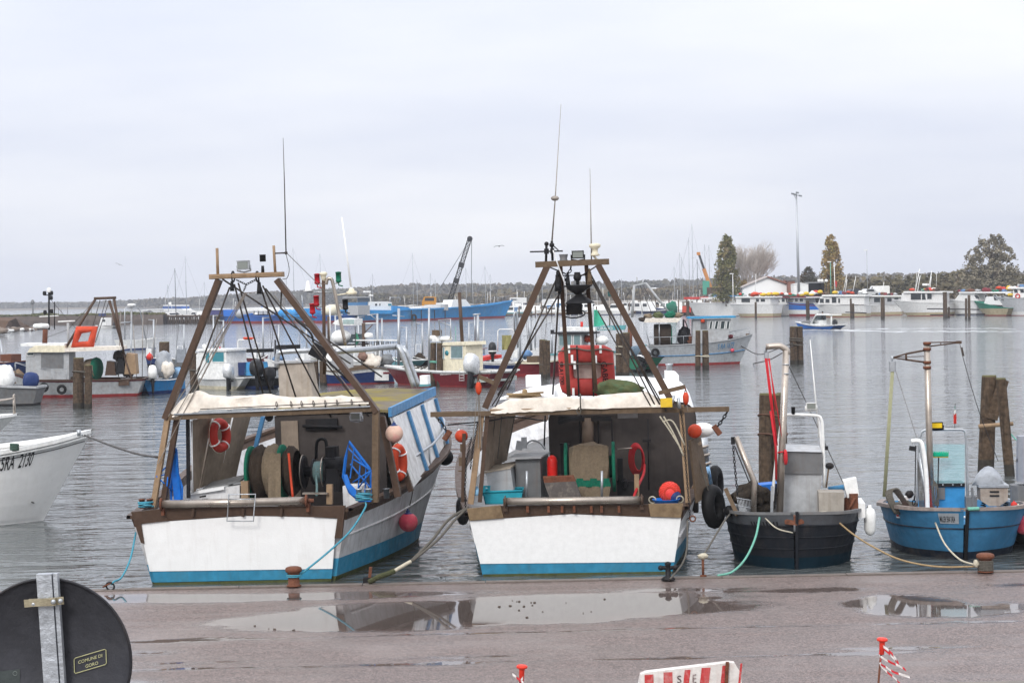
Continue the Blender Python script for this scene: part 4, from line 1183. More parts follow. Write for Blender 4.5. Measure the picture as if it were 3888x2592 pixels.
# gantry
G = .35
for nm,a,b,w,h,mt in (('gantry_leg',(2078,1010),(1842,1548),.11,.16,BRONZE),('gantry_leg',(2270,1004),(2556,1535),.11,.16,BRONZE),
      ('gantry_post',(1828,1578),(1787,1912),.10,.10,WOODL),('gantry_post',(1850,1578),(1822,1905),.07,.09,BRONZE),
      ('gantry_post',(2586,1537),(2612,1907),.09,.10,WOODL),('inner_post',(2128,1008),(2160,1500),.07,.10,BRONZE),('inner_post',(2226,1006),(2262,1480),.07,.10,BRONZE)):
 d = 1.2 if nm == 'inner_post' else 0
 m = MB(); m.beam(P(*a,G),P(*b,G + d),w,h,(0,1,0)); m.build(nm,mt,b2)
m = MB(); m.beam(P(2033,1005,G),P(2313,993,G),.17,.10); m.build('gantry_beam',WOOD,b2)
m = MB(); m.beam(P(1635,1573,.30),P(2768,1552,.30),.09,.085); m.build('outrigger_beam',WOOD,b2)
m = MB(); m.beam(P(1860,1556,.26),P(2530,1543,.26),.05,.03); m.build('hood_rail',WOODL,b2)
m = MB(); m.tube([P(2135,1046,G + .1),P(2222,1044,G + .1)],.014,6); m.build('cross_rod',GALV,b2)
m = MB(); m.tube([P(2146,1117,G + .3),P(2232,1116,G + .3)],.014,6); m.build('cross_rod',GALV,b2)
m = MB(); m.tube([P(2088,1015,G),P(2150,1040,G)],.012,5); m.build('cross_rod',DARK,b2)
m = MB(); m.tube([P(2262,1012,G),P(2200,1052,G)],.012,5); m.build('cross_rod',DARK,b2)
m = MB(); block(m,P(2117,1030,G - .05),.17); m.build('rope_block',DARK,b2)
m = MB(); block(m,P(2238,1022,G - .05),.13); m.build('rope_block',WOOD,b2)
m = MB(); block(m,P(2155,1035,G),.12); chain(m,[P(2168,1010,G),P(2165,1028,G),P(2152,1045,G),P(2142,1072,G)],.016); m.build('shackle_chain',DARK,b2)
m = MB(); m.lathe([(.05,-.05),(.07,0),(.05,.1)],P(2192,1055,G),n=8); m.tube([P(2192,1050,G),P(2194,1085,G)],.03,6); m.tube([P(2178,1050,G),P(2206,1049,G)],.025,5); m.build('swivel',DARK,b2)
m = MB()
c = P(2196,1103,G)
m.lathe([(.005,.10),(.25,.09),(.26,.08),(.02,-.09)],P(2194,1102,G),n=14); m.lathe([(.02,.07),(.25,-.10),(.26,-.12),(.005,-.12)],P(2200,1126,G),n=14)
m.build('day_shape',DARK,b2)
m = MB(); m.cbox(P(2180,1172,G + .5),.28,.2,.2,ch=.03); m.torus(P(2178,1190,G + .5),.2,.012,(0,1,.2),14,4,sc=(1,.4)); m.build('cable_box',DARK,b2)
lamp('floodlight',P(2194,967,G),.21,.135,.12,0,DARK,LENS,b2)
m = MB(); m.lathe([(.06,-.06),(.075,-.02),(.06,.0),(.075,.07),(.08,.085)],P(2140,984,G),n=12); m.build('masthead_lamp',GREYP,b2)
m = MB(); m.lathe([(.05,-.1),(.09,-.09),(.05,-.05),(.05,.02),(.10,.06),(.10,.10),(.05,.12)],P(2259,950,G),n=12); m.tube([P(2246,962,G),P(2270,990,G)],.02,5); m.build('gps_antenna',CREAM,b2)
m = MB(); m.beam(P(2012,956,G),P(2137,953,G),.03,.025); m.cbox(P(2075,954,G),.08,.1,.09); m.cbox(P(2097,953,G),.07,.1,.09)
m.tube([P(2073,998,G),P(2075,925,G)],.025,6); m.tube([P(2098,990,G),P(2095,915,G)],.022,6); m.tube([P(2098,930,G),P(2120,950,G)],.01,4); m.ball(P(2075,926,G),.04); m.ball(P(2095,930,G),.045)
m.build('antenna_bracket',DARK,b2)
m = MB(); m.tube([P(2095,925,G),P(2108,755,G),P(2130,396,G)],[.016,.011,.004],6); m.ball(P(2107,753,G),.045,sc=(1.6,1,1)); m.build('whip_antenna',WIREL,b2)
m = MB(); m.tube([P(2246,992,G),P(2240,640,G)],[.012,.004],6); m.build('whip_antenna',WIREL,b2)
m = MB(); m.tube(smooth([P(2100,950,G - .05),P(2120,1010,G - .1),P(2148,1090,G - .1),P(2150,1160,G)]),.012,5); m.build('antenna_cable',WHITE2,b2)
m = MB()
for a,b,da,db,r in (((2112,1060),(1925,1480),G,.5,.016),((2130,1105),(1890,1500),G,.5,.016),((1985,1365),(1868,1540),.5,.3,.012),((1970,1370),(1880,1545),.5,.3,.012),((2122,1100),(2098,1505),G,2,.018),
      ((2242,1040),(2505,1535),G,.25,.016),((2248,1065),(2488,1540),G,.25,.014),((2250,1070),(2530,1560),G,.25,.013),((2236,1045),(2440,1400),G,1,.013),((2270,1180),(2470,1540),G,.2,.012)):
 m.tube([P(*a,da),P(*b,db)],r,5)
m.build('trawl_warp',WIRE,b2)
for pts in ([(2505,1580),(2540,1630),(2590,1710)],[(2520,1580),(2560,1650),(2595,1730)],[(2515,1600),(2555,1600),(2600,1690)]):
 m = MB(); m.tube(smooth([P(*q,.2) for q in pts]),.014,5); m.build('loose_rope',ROPEW,b2)
awning((1864,1900,1936,2010,2096,2160,2200,2206,2212,2280,2373,2462,2500,2525),(1552,1530,1512,1508,1506,1504,1510,1513,1508,1499,1490,1488,1512,1536),(1570,1568,1567,1564,1560,1557,1552,1550,1550,1550,1548,1546,1545,1545),.22,1.1,CANVAS,b2,21,amp=.028)
m = MB(); m.torus(P(2204,1527,.2),.13,.014,(1,0,0),12,5,sc=(1,1.1)); m.tube(smooth([P(2200,1545,.12),P(2190,1560,.12),P(2200,1572,.12),P(2208,1550,.12)]),.01,4); m.build('awning_lashing',ROPEG,b2)
# deckhouse with rounded roof
YA,YB = 2.9,7.4
def house_section(y,xl,xr,zt,z0=.7,r=.28):
 pts = [V(xl,y,z0),V(xl,y,zt - r)]
 for k in range(1,5): a = math.pi / 2 * k / 5; pts.append(V(xl + r * (1 - math.cos(a)),y,zt - r + r * math.sin(a)))
 n = 8
 for k in range(n + 1): t = k / n; pts.append(V(xl + r + (xr - xl - 2 * r) * t,y,zt + .10 * math.sin(math.pi * t)))
 for k in range(1,5): a = math.pi / 2 * k / 5; pts.append(V(xr - r + r * math.sin(a),y,zt - r + r * math.cos(a)))
 pts += [V(xr,y,zt - r),V(xr,y,z0)]
 return pts
zt = P(2350,1441,6.6).z - .06
xl2,xr2 = P(2082,1600,YA).x,P(2632,1620,4.5).x
m = MB(); rows = [house_section(y,xl,xr2 - .0,z,r=.30) for y,xl,z in ((YA,xl2,zt - .22),(4.2,xl2 - .03,zt - .1),(5.6,xl2 - .08,zt),(YB,xl2 - .12,zt))]
m.grid(rows); m.build('deckhouse',WHITE,b2)
m = MB(); q = house_section(YB,xl2 - .12,xr2,zt,r=.3); m.add(q,[tuple(range(len(q)))]); m.build('front_wall',WHITE,b2)
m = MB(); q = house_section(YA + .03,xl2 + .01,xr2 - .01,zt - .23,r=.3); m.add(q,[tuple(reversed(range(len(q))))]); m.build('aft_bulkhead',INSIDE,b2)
m = MB(); m.grid([[P(1895,1510,2.2),P(1935,1496,2.4),P(2000,1474,4.0),P(2105,1457,5.6)],[P(1895,1518,1.2),P(1950,1510,1.2),P(2010,1508,1.2),P(2105,1506,1.2)]][::-1]); m.build('awning_roof',WHITE,b2)
m = MB(); m.tube([P(2232,1585,2.75),P(2232,1700,2.75)],.11,12); m.build('exhaust_duct',pm('brown_duct',(.14,.10,.075),.5,dirt=.4,streak=.4),b2)
for px in (2200,2270,2322,2460):
 m = MB(); m.tube([P(px,1590,2.8),P(px + 3,1690 if px < 2400 else 1860,2.8)],.014,5); m.build('bulkhead_pipe',DARK,b2)
m = MB(); m.beam(P(2120,1588,2.7),P(2320,1588,2.7),.08,.09); m.beam(P(2120,1605,2.4),P(2210,1580,2.4),.05,.06); m.build('net_boom',DARK,b2)
m = MB(); m.cbox(P(2383,1575,1.2),.36,.15,.10); m.build('strip_lamp',GREYL,b2)
m = MB(); m.cbox(P(2455,1672,2.75),.16,.1,.05); m.build('bracket',DARK,b2)
m = MB(); m.box(*[v for a,b in ((P(1998,1466,6).x,P(2052,1466,6).x),(5.8,6.4),(P(2000,1468,6).z,P(2000,1426,6).z)) for v in (a,b)]); m.build('roof_vent',WHITE,b2)
vx0,vx1,vz0,vz1 = P(2525,1446,6.4).x,P(2577,1446,6.4).x,P(2550,1450,6.4).z,P(2550,1407,6.4).z
m = MB(); m.prism([V(vx0,6.2,vz0),V(vx1,6.2,vz0),V(vx1,6.2,vz0 + (vz1 - vz0) * .6),V(vx1 - .06,6.2,vz0 + (vz1 - vz0) * .9),V(vx1 - .14,6.2,vz1),V(vx0,6.2,vz1)],(0,.5,0)); m.build('roof_vent',WHITE,b2)
m = MB(); m.lathe([(.06,0),(.06,.12),(.08,.12),(.08,.15)],P(2542,1408,6.5),n=10); m.build('vent_cap',GALV,b2)
curtain((1846,1580),(1962,1574),(1925,1745),(1838,1790),.75,2.6,n=20,amp=.035,seed=3,parent=b2,PP=P)
m = MB()
for a,b in (((1880,1580),(1862,1740)),((1905,1580),(1890,1740)),((1955,1578),(1925,1720))): m.tube([P(*a,1.2),P(*b,1.2)],.010,4)
m.build('curtain_rope',ROPEG,b2)
m = MB(); m.tube([P(2070,1577,2.5),P(2066,1700,2.5)],.016,5); m.build('stay',DARK,b2)
m = MB(); m.tube(smooth([P(1700,1612,.3),P(1850,1598,.6),P(1950,1583,1.5),P(2075,1598,2.6)]),.012,4); m.build('stay',DARK,b2)
# outrigger tackle
for px,py,ex,ey in ((1655,1582,1698,1652),(2762,1562,2722,1632)):
 m = MB(); chain(m,[P(px,py,.28),P((px + ex) / 2 + 4,(py + ey) / 2 - 8,.28),P(ex,ey - 10,.28)],.018); m.build('outrigger_chain',DARK,b2)
 m = MB(); m.cbox(P(ex,ey,.28),.10,.07,.19,ry=.6 if px < 2000 else -.6,ch=.02); m.build('outrigger_block',RUST,b2)
for a,b,hx,mt in (((1815,1428),(1876,1453),1815,ORANGE),((2500,1492),(2602,1467),2602,ORANGE)):
 m = MB(); m.beam(P(*a,.3),P(*b,.3),.07,.07); m.build('davit_arm',WOOD,b2)
 top = a if a[0] == hx else b
 m = MB(); chain(m,[P(top[0],top[1] + 4,.26),P(top[0] + 2,top[1] + 26,.26)],.014); m.build('davit_chain',RUST,b2)
 m = MB(); c = P(top[0] + 2,top[1] + 44,.26); m.lathe([(.02,-.12),(.05,-.06),(.055,.03),(.03,.1)],c,n=8); m.build('hook_block',mt,b2)
m = MB()
for dx in (-8,4,10): m.tube([P(1816 + dx * .3,1490,.26),P(1808 + dx * 2,1700,.26)],.008,4)
m.tube([P(2604,1525,.26),P(2612,1560,.26)],.01,4)
m.build('davit_fall',WIREL,b2)
m = MB(); m.cbox(P(2530,1528,.1),.2,.16,.15); m.build('hydraulic_unit',YELLOW,b2)
m = MB(); m.tube([P(2545,1545,.1),P(2560,1500,.1)],.03,6); m.tube([P(2575,1510,.15),P(2580,1550,.15)],.035,6); m.build('valve_pipe',GALV,b2)
# net reel
c,e = P(2150,1775,1.5),P(2330,1770,1.5); ax = e - c; w = ax.length
for q in (c,e):
 m = MB(); m.lathe([(.43,-.03),(.45,-.02),(.45,.02),(.43,.03)],q,ax,26); m.build('drum_flange',NETG,b2)
m = MB(); m.lathe([(.2,.0),(.2,w)],c,ax,16); m.build('drum_core',NETG,b2)
bundle(c,ax,.42,.06,w - .08,NETT,'wound_net',31,b2,amp=.09)
for nm,rows_,mt in (('hanging_net',[(1690,2178,2305),(1760,2166,2312),(1822,2168,2304)],NETT),('hanging_net',[(1815,2178,2312),(1835,2182,2318),(1848,2184,2320)],NETG),('hanging_net',[(1846,2186,2318),(1890,2192,2312),(1900,2192,2312)],NETT)):
 m = MB(); m.grid([[P(xa + (xb - xa) * i / 10,y,1.03 - .02 * math.sin(i * 1.7 + y)) for i in range(11)] for y,xa,xb in rows_]); m.build(nm,mt,b2)
m = MB(); m.tube([P(2125,1688,1.5),P(2168,1686,1.5)],.016,5); m.cbox(P(2136,1760,1.55),.06,.1,.75); m.build('reel_stand',DARK,b2)
m = MB(); m.cbox(P(2355,1790,1.7),.1,.25,.5); m.cbox(P(2375,1850,1.7),.3,.3,.25); m.torus(P(2372,1835,1.5),.07,.014,(0,1,0),10,5,sc=(.6,1.2)); m.build('winch',DARK,b2)
m = MB(); m.tube([P(2345,1705,1.9),P(2400,1700,1.9)],.012,5); m.build('winch_lever',STEEL,b2)
m = MB(); m.beam(P(2417,1800,1.0),P(2418,1893,1.0),.085,.1,(0,1,0)); m.build('timber_post',WOODL,b2)
m = MB(); m.prism([P(2062,1812,.5),P(2178,1808,.5),P(2186,1828,.5),P(2066,1832,.5)],(0,.06,.02)); m.build('hatch_rim',RUST,b2)
m = MB(); m.prism([P(2066,1832,.5),P(2184,1826,.5),P(2210,1898,.35),P(2090,1900,.35)],(0,.04,.03)); m.build('tipping_hatch',pm('worn_dark_rubber',(.07,.06,.055),.7,dirt=.7,streak=.6,dcol=(.2,.17,.14),sc=6,bump=.5),b2)
# side boards, pipes and chain at the quarters
m = MB(); m.prism([P(2612,1672,.7),P(2652,1652,1.6),P(2690,1872,1.6),P(2640,1908,.7)],(.04,0,0)); m.build('side_board',WOOD,b2)
for a,b in (((2618,1700),(2660,1680)),((2632,1850),(2680,1815))):
 m = MB(); m.beam(P(*a,.8),P(*b,1.5),.05,.04,(1,0,0)); m.build('board_batten',WOODL,b2)
xs_ = (2676,2682,2688)
m = MB(); m.tube([P(2668,1655,2.0),P(2675,1750,2.0)],.085,14); m.build('exhaust_pipe',GALV,b2)
m = MB(); m.tube([P(2675,1752,2.0),P(2690,1838,2.0)],.08,14); m.build('exhaust_pipe',pm('blue_steel',(.25,.42,.6),.25,metal=.9,dirt=.2,streak=0),b2)
for k in range(3):
 a = P(2670 + k * 5,1690 + k * 32,2.0); m = MB(); m.tube([a,a + V(.01,0,-.05)],.096,14); m.build('pipe_clamp',STEEL,b2)
for pts in ([(2585,1560),(2595,1640),(2602,1740),(2614,1890),(2620,1960),(2610,1975)],[(1790,1660),(1772,1740),(1765,1860),(1768,1930)],[(1815,1600),(1795,1700),(1786,1780)]):
 m = MB(); chain(m,[P(*q,.22) for q in pts],.011); m.build('quarter_chain',DARK,b2)
m = MB(); m.beam(P(1762,1645,.5),P(1757,1905,.5),.06,.05,(0,1,0)); m.build('port_post',BRONZE,b2)
for y0,y1,x0 in ((1685,1715,1747),(1735,1768,1742),(1785,1790,1740)):
 m = MB(); m.prism([P(x0,y0,.5),P(1768,y0,.5),P(1768,y1,.5),P(x0,y1,.5)],(0,.03,0)); m.build('port_slat',WOOD,b2)
m = MB(); m.torus(P(2630,1968,.2),.05,.014,(.3,1,0),10,5); m.build('chain_hook',RUST,b2)
# ---- things aboard or alongside
t = thing('life_float','red rigid life float lashed upright on the white deckhouse','life raft',f2,P(2225,1500,2.6))
yl = 2.6
outer = [(2117,1345),(2124,1335),(2143,1311),(2295,1311),(2322,1326),(2329,1340),(2338,1470),(2325,1492),(2300,1504),(2160,1504),(2134,1490),(2125,1465)]
inner = [(2177,1384),(2179,1380),(2186,1376),(2270,1376),(2277,1379),(2281,1383),(2282,1428),(2278,1433),(2270,1437),(2186,1437),(2180,1434),(2177,1428)]
m = MB()
rows = []
def ring(poly,y,s_=0.0):
 c = P(2228,1407,y); r = []
 for x_,y_ in poly:
  p = P(x_,y_,yl); p = V(p.x,y,p.z); r.append(p + (c - p) * s_)
 return r
rows = [ring(inner,yl + .12),ring(inner,yl + .03,-.05),ring(inner,yl - .02,-.18),ring(outer,yl - .02,.09),ring(outer,yl + .03,.02),ring(outer,yl + .12),ring(outer,yl + .30),ring(outer,yl + .38,.06),ring(inner,yl + .38,-.1),ring(inner,yl + .3)]
rows.append(rows[0])
RAFT = pm('red_raft_plastic',(.38,.045,.038),.6,dirt=.5,streak=.4,dcol=(.17,.02,.018),sc=3)
m.grid(rows,closed=True); m.build('float_body',RAFT,t)
m = MB(); q = ring(inner,yl + .2,-.02); m.add(q,[tuple(range(len(q)))]); m.build('float_floor',pm('pale_webbing',(.55,.47,.42),.8,dirt=.3,streak=.4),t)
for px in (2190,2246):
 m = MB(); m.beam(P(px,1312,yl - .04),P(px + 8,1505,yl - .04),.03,.02,(0,1,0)); m.build('lashing_strap',DARK,t)
m = MB(); m.tube(smooth([P(2117,1335,yl - .05),P(2180,1322,yl - .05),P(2230,1330,yl - .05),P(2290,1325,yl - .05),P(2332,1335,yl - .04)]),.014,5); m.tube([P(2125,1382,yl - .05),P(2330,1380,yl - .05)],.012,5); m.build('grab_line',ROPEG,t)
for px,py in ((2160,1325),(2280,1325),(2172,1362),(2262,1364),(2177,1488),(2182,1386)):
 m = MB(); m.prism([P(px,py,yl - .045) + V(-.022,0,-.075),P(px,py,yl - .045) + V(.022,0,-.075),P(px,py,yl - .045) + V(.022,0,.075),P(px,py,yl - .045) + V(-.022,0,.075)],(0,.02,0)); m.build('reflective_patch',WHITE,t)
a,b = P(2282,1372,yl - .035),P(2290,1455,yl - .035)
d = (b - a).normalized(); lettering('GABBIANO',plane_fn(a,d * 1.0,V(.95,0,.05)),TXT,t,size=.155)
a = P(2120,1372,yl - .035); lettering('5RA1700',plane_fn(a,(P(2128,1468,yl - .035) - a).normalized() * 1.0,V(.95,0,.05)),TXT,t,size=.115)
heap = MB(); heap.ball(P(2338,1482,2.0),.38,(1.0,.75,.52),22,12,jit=.35); heap.ball(P(2372,1484,1.9),.30,(1.1,.8,.5),18,10,jit=.4); heap.solo('net_heap',pm('olive_net',(.10,.115,.05),.95,dirt=.7,streak=0,dcol=(.05,.13,.075),sc=6,bump=1.0,fine=60),'heap of olive green net on the roof beside the red life float','fishing net',None,f2)
m = MB(); cc = P(1993,1503,1.5)
for k in range(9): m.torus(cc + V(.02 * math.sin(k * 2.1),.03 * math.cos(k * 1.3),-.03 + .018 * (k % 5)),.33 - .02 * (k % 4),.02,(.06 * math.sin(k),.05,1),26,5,sc=(1,.85))
m.ball(cc + V(0,0,.08),.05); m.solo('rope_coil',pm('tan_rope',(.34,.24,.13),.9,dirt=.4,streak=0,sc=16,bump=.8),'tan rope coil lying on the white awning roof','rope',None,f2)
t = thing('fire_extinguisher','red fire extinguisher standing against the grey cabinet','fire extinguisher',f2,P(2098,1812,1.4))
m = MB(); m.lathe([(.09,0),(.095,.03),(.095,.30),(.07,.37),(.03,.40)],P(2098,1812,1.4),n=14); m.build('cylinder',pm('signal_red',(.7,.02,.015),.35,dirt=.1,streak=.1),t)
m = MB(); m.cbox(P(2098,1742,1.4),.05,.05,.06); m.tube(smooth([P(2100,1740,1.4),P(2112,1745,1.38),P(2114,1780,1.38)]),.01,5); m.build('valve',DARK,t)
t = thing('engine_cabinet','large grey steel cabinet beside the fire extinguisher','cabinet',f2,P(2010,1890,1.2))
x0,x1 = P(1958,1800,1.2).x,P(2052,1800,1.2).x
m = MB(); m.prism([V(x0,1.2,.5),V(x1,1.2,.5),V(x1,1.2,P(2052,1742,1.2).z),V(x0,1.2,P(1958,1745,1.2).z)],(.12,.95,0)); m.build('cabinet_body',GREYP,t)
m = MB(); m.prism([P(1926,1744,1.1),P(2054,1740,1.1),P(2054,1734,1.1),P(1926,1738,1.1)],(.13,1.1,0)); m.build('cabinet_top',GREYL,t)
m = MB(); m.cbox(P(1972,1690,1.9),.12,.12,.16,ry=.2); m.cbox(P(1990,1680,1.9),.1,.1,.2); m.tube(smooth([P(1995,1688,1.9),P(2020,1672,1.9),P(2050,1680,1.9),P(2070,1704,1.9)]),.02,6); m.solo('motor_pump',GALV,'small metal pump with bent hose on the grey cabinet top','pump',None,f2)
t = thing('tool_chest','pale grey tilted chest against the grey cabinet side','chest',f2,P(1895,1880,.9))
m = MB(); m.prism([P(1843,1795,.9),P(1938,1778,.9),P(1950,1860,.9),P(1858,1878,.9)],(.06,.6,0)); m.build('chest_body',GREYL,t)
m = MB(); m.prism([P(1838,1790,.88),P(1940,1772,.88),P(1940,1778,.88),P(1838,1797,.88)],(.14,.66,.06)); m.build('lid',pm('chest_lid',(.36,.31,.25),.6),t)
t = thing('fish_basket','turquoise plastic fish basket under the tilted grey chest','basket',f2,P(1905,1910,.6))
TURQ = pm('turquoise_plastic',(.02,.28,.36),.5,dirt=.3,streak=.2,dcol=(.03,.12,.16))
q = [P(1832,1868,.6),P(1980,1862,.6),P(1972,1912,.6),P(1842,1914,.6)]
m = MB()
for a,b in ((q[0],q[3]),(q[1],q[2])): m.prism([a,b,b + V(0,.5,0),a + V(0,.5,0)],(.02,0,0))
m.prism([q[0] + V(0,0,-.02),q[1] + V(0,0,-.02),q[2],q[3]],(0,.02,0)); m.prism([q[0] + V(0,.5,0),q[1] + V(0,.5,0),q[2] + V(0,.5,0),q[3] + V(0,.5,0)],(0,.02,0)); m.prism([q[3],q[2],q[2] + V(0,.5,0),q[3] + V(0,.5,0)],(0,0,.02)); m.build('basket_body',TURQ,t)
for d in (0,.5):
 m = MB(); m.tube([q[0] + V(-.02,d,0),q[1] + V(.02,d,0)],.022,6); m.build('rim',TURQ,t)
m = MB(); m.beam(P(1838,1845,.62),P(1838,1880,.62),.05,.03,(0,1,0)); m.beam(P(1856,1845,.62),P(1856,1880,.62),.05,.03,(0,1,0)); m.beam(P(1832,1846,.62),P(1862,1846,.62),.03,.03); m.build('handle',TURQ,t)
m = MB(); m.lathe([(.05,0),(.06,.02),(.06,.1),(.025,.13),(.025,.16)],P(1811,1880,.4),n=10); m.solo('water_jug',pm('pale_blue_plastic',(.25,.48,.7),.4,dirt=.1,streak=0),'small pale blue bottle standing by the pale gantry post','bottle',None,f2)
m = MB(); cc = P(2421,1742,2.2)
for k in range(5): m.torus(cc + V(.012 * k - .03,-.02 * k,.0),.19 - .012 * k,.02,(.1 * k - .2,1,0),24,6,sc=(.68,1.5))
m.tube(smooth([cc + V(.12,-.1,-.1),P(2443,1800,1.6),P(2420,1850,1.0),P(2404,1892,.8)]),.026,7); m.solo('red_hose',pm('dark_red_rubber',(.42,.02,.025),.5,dirt=.2,streak=0),'coil of dark red hose hanging on the bulkhead','hose',None,f2)
t = thing('net_buoy','large orange red ball buoy in a mesh net lying in the blue tub','buoy',f2,P(2543,1900,.7))
cc = P(2543,1868,.7); r = .19
m = MB(); m.ball(cc,r,n=22,k=14); m.build('buoy_body',pm('bright_red_buoy',(.78,.06,.05),.45,dirt=.1,streak=0),t)
m = MB()
for k in range(9):
 m.torus(cc,r * 1.01,.004,(math.cos(k * .35),.5,math.sin(k * .35)),22,3); m.torus(cc,r * 1.01,.004,(math.cos(k * .35),-.5,math.sin(k * .35)),22,3)
m.build('net_cover',ORANGE,t,kind='stuff')
m = MB(); m.ball(cc + V(.09,-.10,-.07),.11,n=14,k=8); m.build('neck',NAVY,t)
t = thing('blue_tub','low bright blue tub with rope handles on the stern corner','tub',f2,P(2532,1915,.4))
cc = P(2530,1917,.45)
m = MB(); m.lathe([(.18,0),(.24,.10),(.25,.11),(.23,.11),(.17,.02)],cc,n=20); m.build('tub_body',BLUEV,t)
for sx in (-1,1):
 m = MB(); m.torus(cc + V(sx * .24,-.02,.10),.06,.013,(0.2,1,.2),14,5,sc=(1,1)); m.build('rope_handle',ROPEW,t)
bb = buoy('capsule_buoy','orange and white buoy hanging outside the port quarter by its slats',P(1752,1655,.6),.115,f2,ORANGE,WHITE,'orange and white quarter buoys',up=(-.35,.5,.75))
bb = buoy('capsule_buoy','orange buoy with white cap tied below the starboard outrigger beam',P(2638,1636,.9),.125,f2,ORANGE,WHITE,'orange and white quarter buoys',up=(.9,.3,.2))
m = MB(); m.ball(P(2668,1632,1.2),.14,(1.5,1,.95),16,10); m.solo('white_fender',GEL,'white bulging fender behind the orange capped buoy','fender',None,f2)
tyre('tyre_fender','upper black tyre hanging on the starboard side by the blue exhaust',P(2716,1838,2.6),.36,.1,(1,-.35,0),f2,'black tyre fenders of the float trawler',sc=(.8,1.0))
tyre('tyre_fender','lower shiny black tyre hanging furthest down on the starboard quarter',P(2709,1922,1.2),.40,.12,(1,-.55,.1),f2,'black tyre fenders of the float trawler',sc=(.8,1.0),lines=[(P(2690,1862,1.0),P(2640,1700,1.2))])
tyre('tyre_fender','black tyre squeezed against the port quarter by the grey mooring ropes',P(1756,1938,1.2),.26,.09,(1,.3,0),f2,'black tyre fenders of the float trawler',sc=(.8,1.0),lines=[(P(1762,1890,1.0),P(1762,1800,.8))])
# ================================================================ small open boats at the right of the quay
def clinker(H,fs_,mat,parent,side_mats=None):
 for f in fs_:
  m = MB(); m.tube([H.pt(.0 + .985 * i / 20,f,1,.008) for i in range(21)],.012,5); m.build('hull_seam',mat,parent)
  m = MB(); m.tube([H.pt(.0 + .985 * i / 20,f,-1,.008) for i in range(21)],.012,5); m.build('hull_seam',mat,parent)
# --- dark grey boat: double-ended, one pointed end towards the quay
f3 = Fr(WZ(3022,2163,0),math.radians(-6),0)
b3 = thing('dark_fishing_boat','dark grey open boat with tall pale console and steel hauling mast','fishing boat',f3)
P = f3.y
DGR = pm('charcoal_hull_paint',(.016,.018,.023),.5,spec=.12,dirt=.5,streak=.35,dcol=(.05,.042,.038),sc=3)
DTOP = pm('charcoal_topstrake',(.075,.08,.088),.45,dirt=.4,streak=.4,dcol=(.05,.04,.04),sc=3)
DTEAL = pm('dark_teal_bottom',(.005,.02,.032),.5,spec=.1,dirt=.4,streak=.2,dcol=(.01,.012,.014),sc=3)
H3 = Hull([(-.06,.10,.03,.02,.98),(.12,.35,.80,.50,.97),(.7,.95,1.14,.92,.95),(1.8,1.9,1.22,1.05,.86),(3.4,3.3,1.15,.95,.70),(4.9,4.8,.95,.75,.60)],f3,5,pw=1.1)
def far_transom(H,mat,parent):
 k = len(H.st) - 1; z = H.st[k][4]
 m = MB(); m.prism([H.at(k,-.2,-1),H.at(k,-.2,1),H.at(k,z,1),H.at(k,z,-1)],(0,.05,0)); return m.build('transom',mat,parent)
far_transom(H3,GREYP,b3)
# hull of a boat pointed at both ends, seen end-on
H3.shell([(0.03,2),(0.20,1,0)],[DGR,DTEAL,DTEAL,DTOP],b3,top=(.20,3),transom=False)
H3.rail(.09,.05,GREYP,b3,transom=False)
H3.deck(.33,GREYP,b3)
clinker(H3,(.36,.57,.78),DGR,b3)
m = MB(); m.beam(H3.at(0,-.2,1) + V(0,-.03,0),H3.at(0,1.02,1) + V(0,-.03,0),.05,.05,(1,0,0)); m.build('stem_post',DGR,b3)
m = MB(); m.prism([P(2977,1962,.0),P(3052,1960,.0),P(3053,1986,-.02),P(3022,1994,-.1),P(2980,1988,-.02)],(0,.25,.02)); m.build('breasthook',RUST,b3)
m = MB()
for i in range(9):
 if i == 3: continue
 k = .20 - i * .0155
 q = [H3.pt(k,.72,-1,.014),H3.pt(k - .009,.72,-1,.014),H3.pt(k - .006,.86,-1,.014),H3.pt(k + .001,.86,-1,.014)]
 m.add(q,[(0,1,2,3)])
m.build('worn_lettering',TXT,b3,kind='stuff')
# console
cx0,cx1 = P(2968,1700,1.3),P(3110,1700,1.3)
m = MB(); m.prism([P(2962,1958,1.2),P(3103,1958,1.2),P(3122,1797,1.2),P(2970,1797,1.2)],(0,.55,0)); m.build('console',GREYL,b3)
m = MB(); m.prism([P(2968,1797,1.16),P(3122,1799,1.16),P(3120,1716,1.16),P(2968,1712,1.16)],(0,.62,0)); m.build('console_screen',GREYP,b3)
m = MB(); m.prism([P(2962,1712,1.12),P(3122,1716,1.12),P(3110,1690,1.6),P(2975,1684,1.6)],(0,.3,-.03)); m.build('console_top',GREYL,b3)
m = MB(); m.tube(smooth([P(2930,1960,1.3),P(2938,1830,1.3),P(2960,1650,1.3),P(2972,1585,1.3),P(2988,1575,1.3),P(3040,1574,1.3),P(3102,1578,1.3),P(3118,1592,1.3),P(3124,1640,1.3),P(3130,1850,1.3)],4),.028,8); m.build('steering_arch',GEL,b3)
m = MB(); m.tube(smooth([P(3107,1585,1.6),P(3114,1640,1.6),P(3134,1850,1.6)],4),.022,8); m.build('steering_arch',GEL,b3)
m = MB(); m.tube([P(2960,1960,.8),P(2970,1700,.8),P(2985,1330,.8)],.062,12); m.build('mast',STEEL,b3)
m = MB(); m.tube(smooth([P(2986,1345,.8),P(2988,1330,.8),P(2968,1316,.8),P(2955,1313,.8),P(2908,1316,.8)],3),.055,12); m.build('mast_arm',STEEL,b3)
for z0 in (1385,1420):
 m = MB(); q = P(2984,z0,.8); m.lathe([(.067,0),(.067,.02)],q,n=12); m.build('mast_weld',GALV,b3)
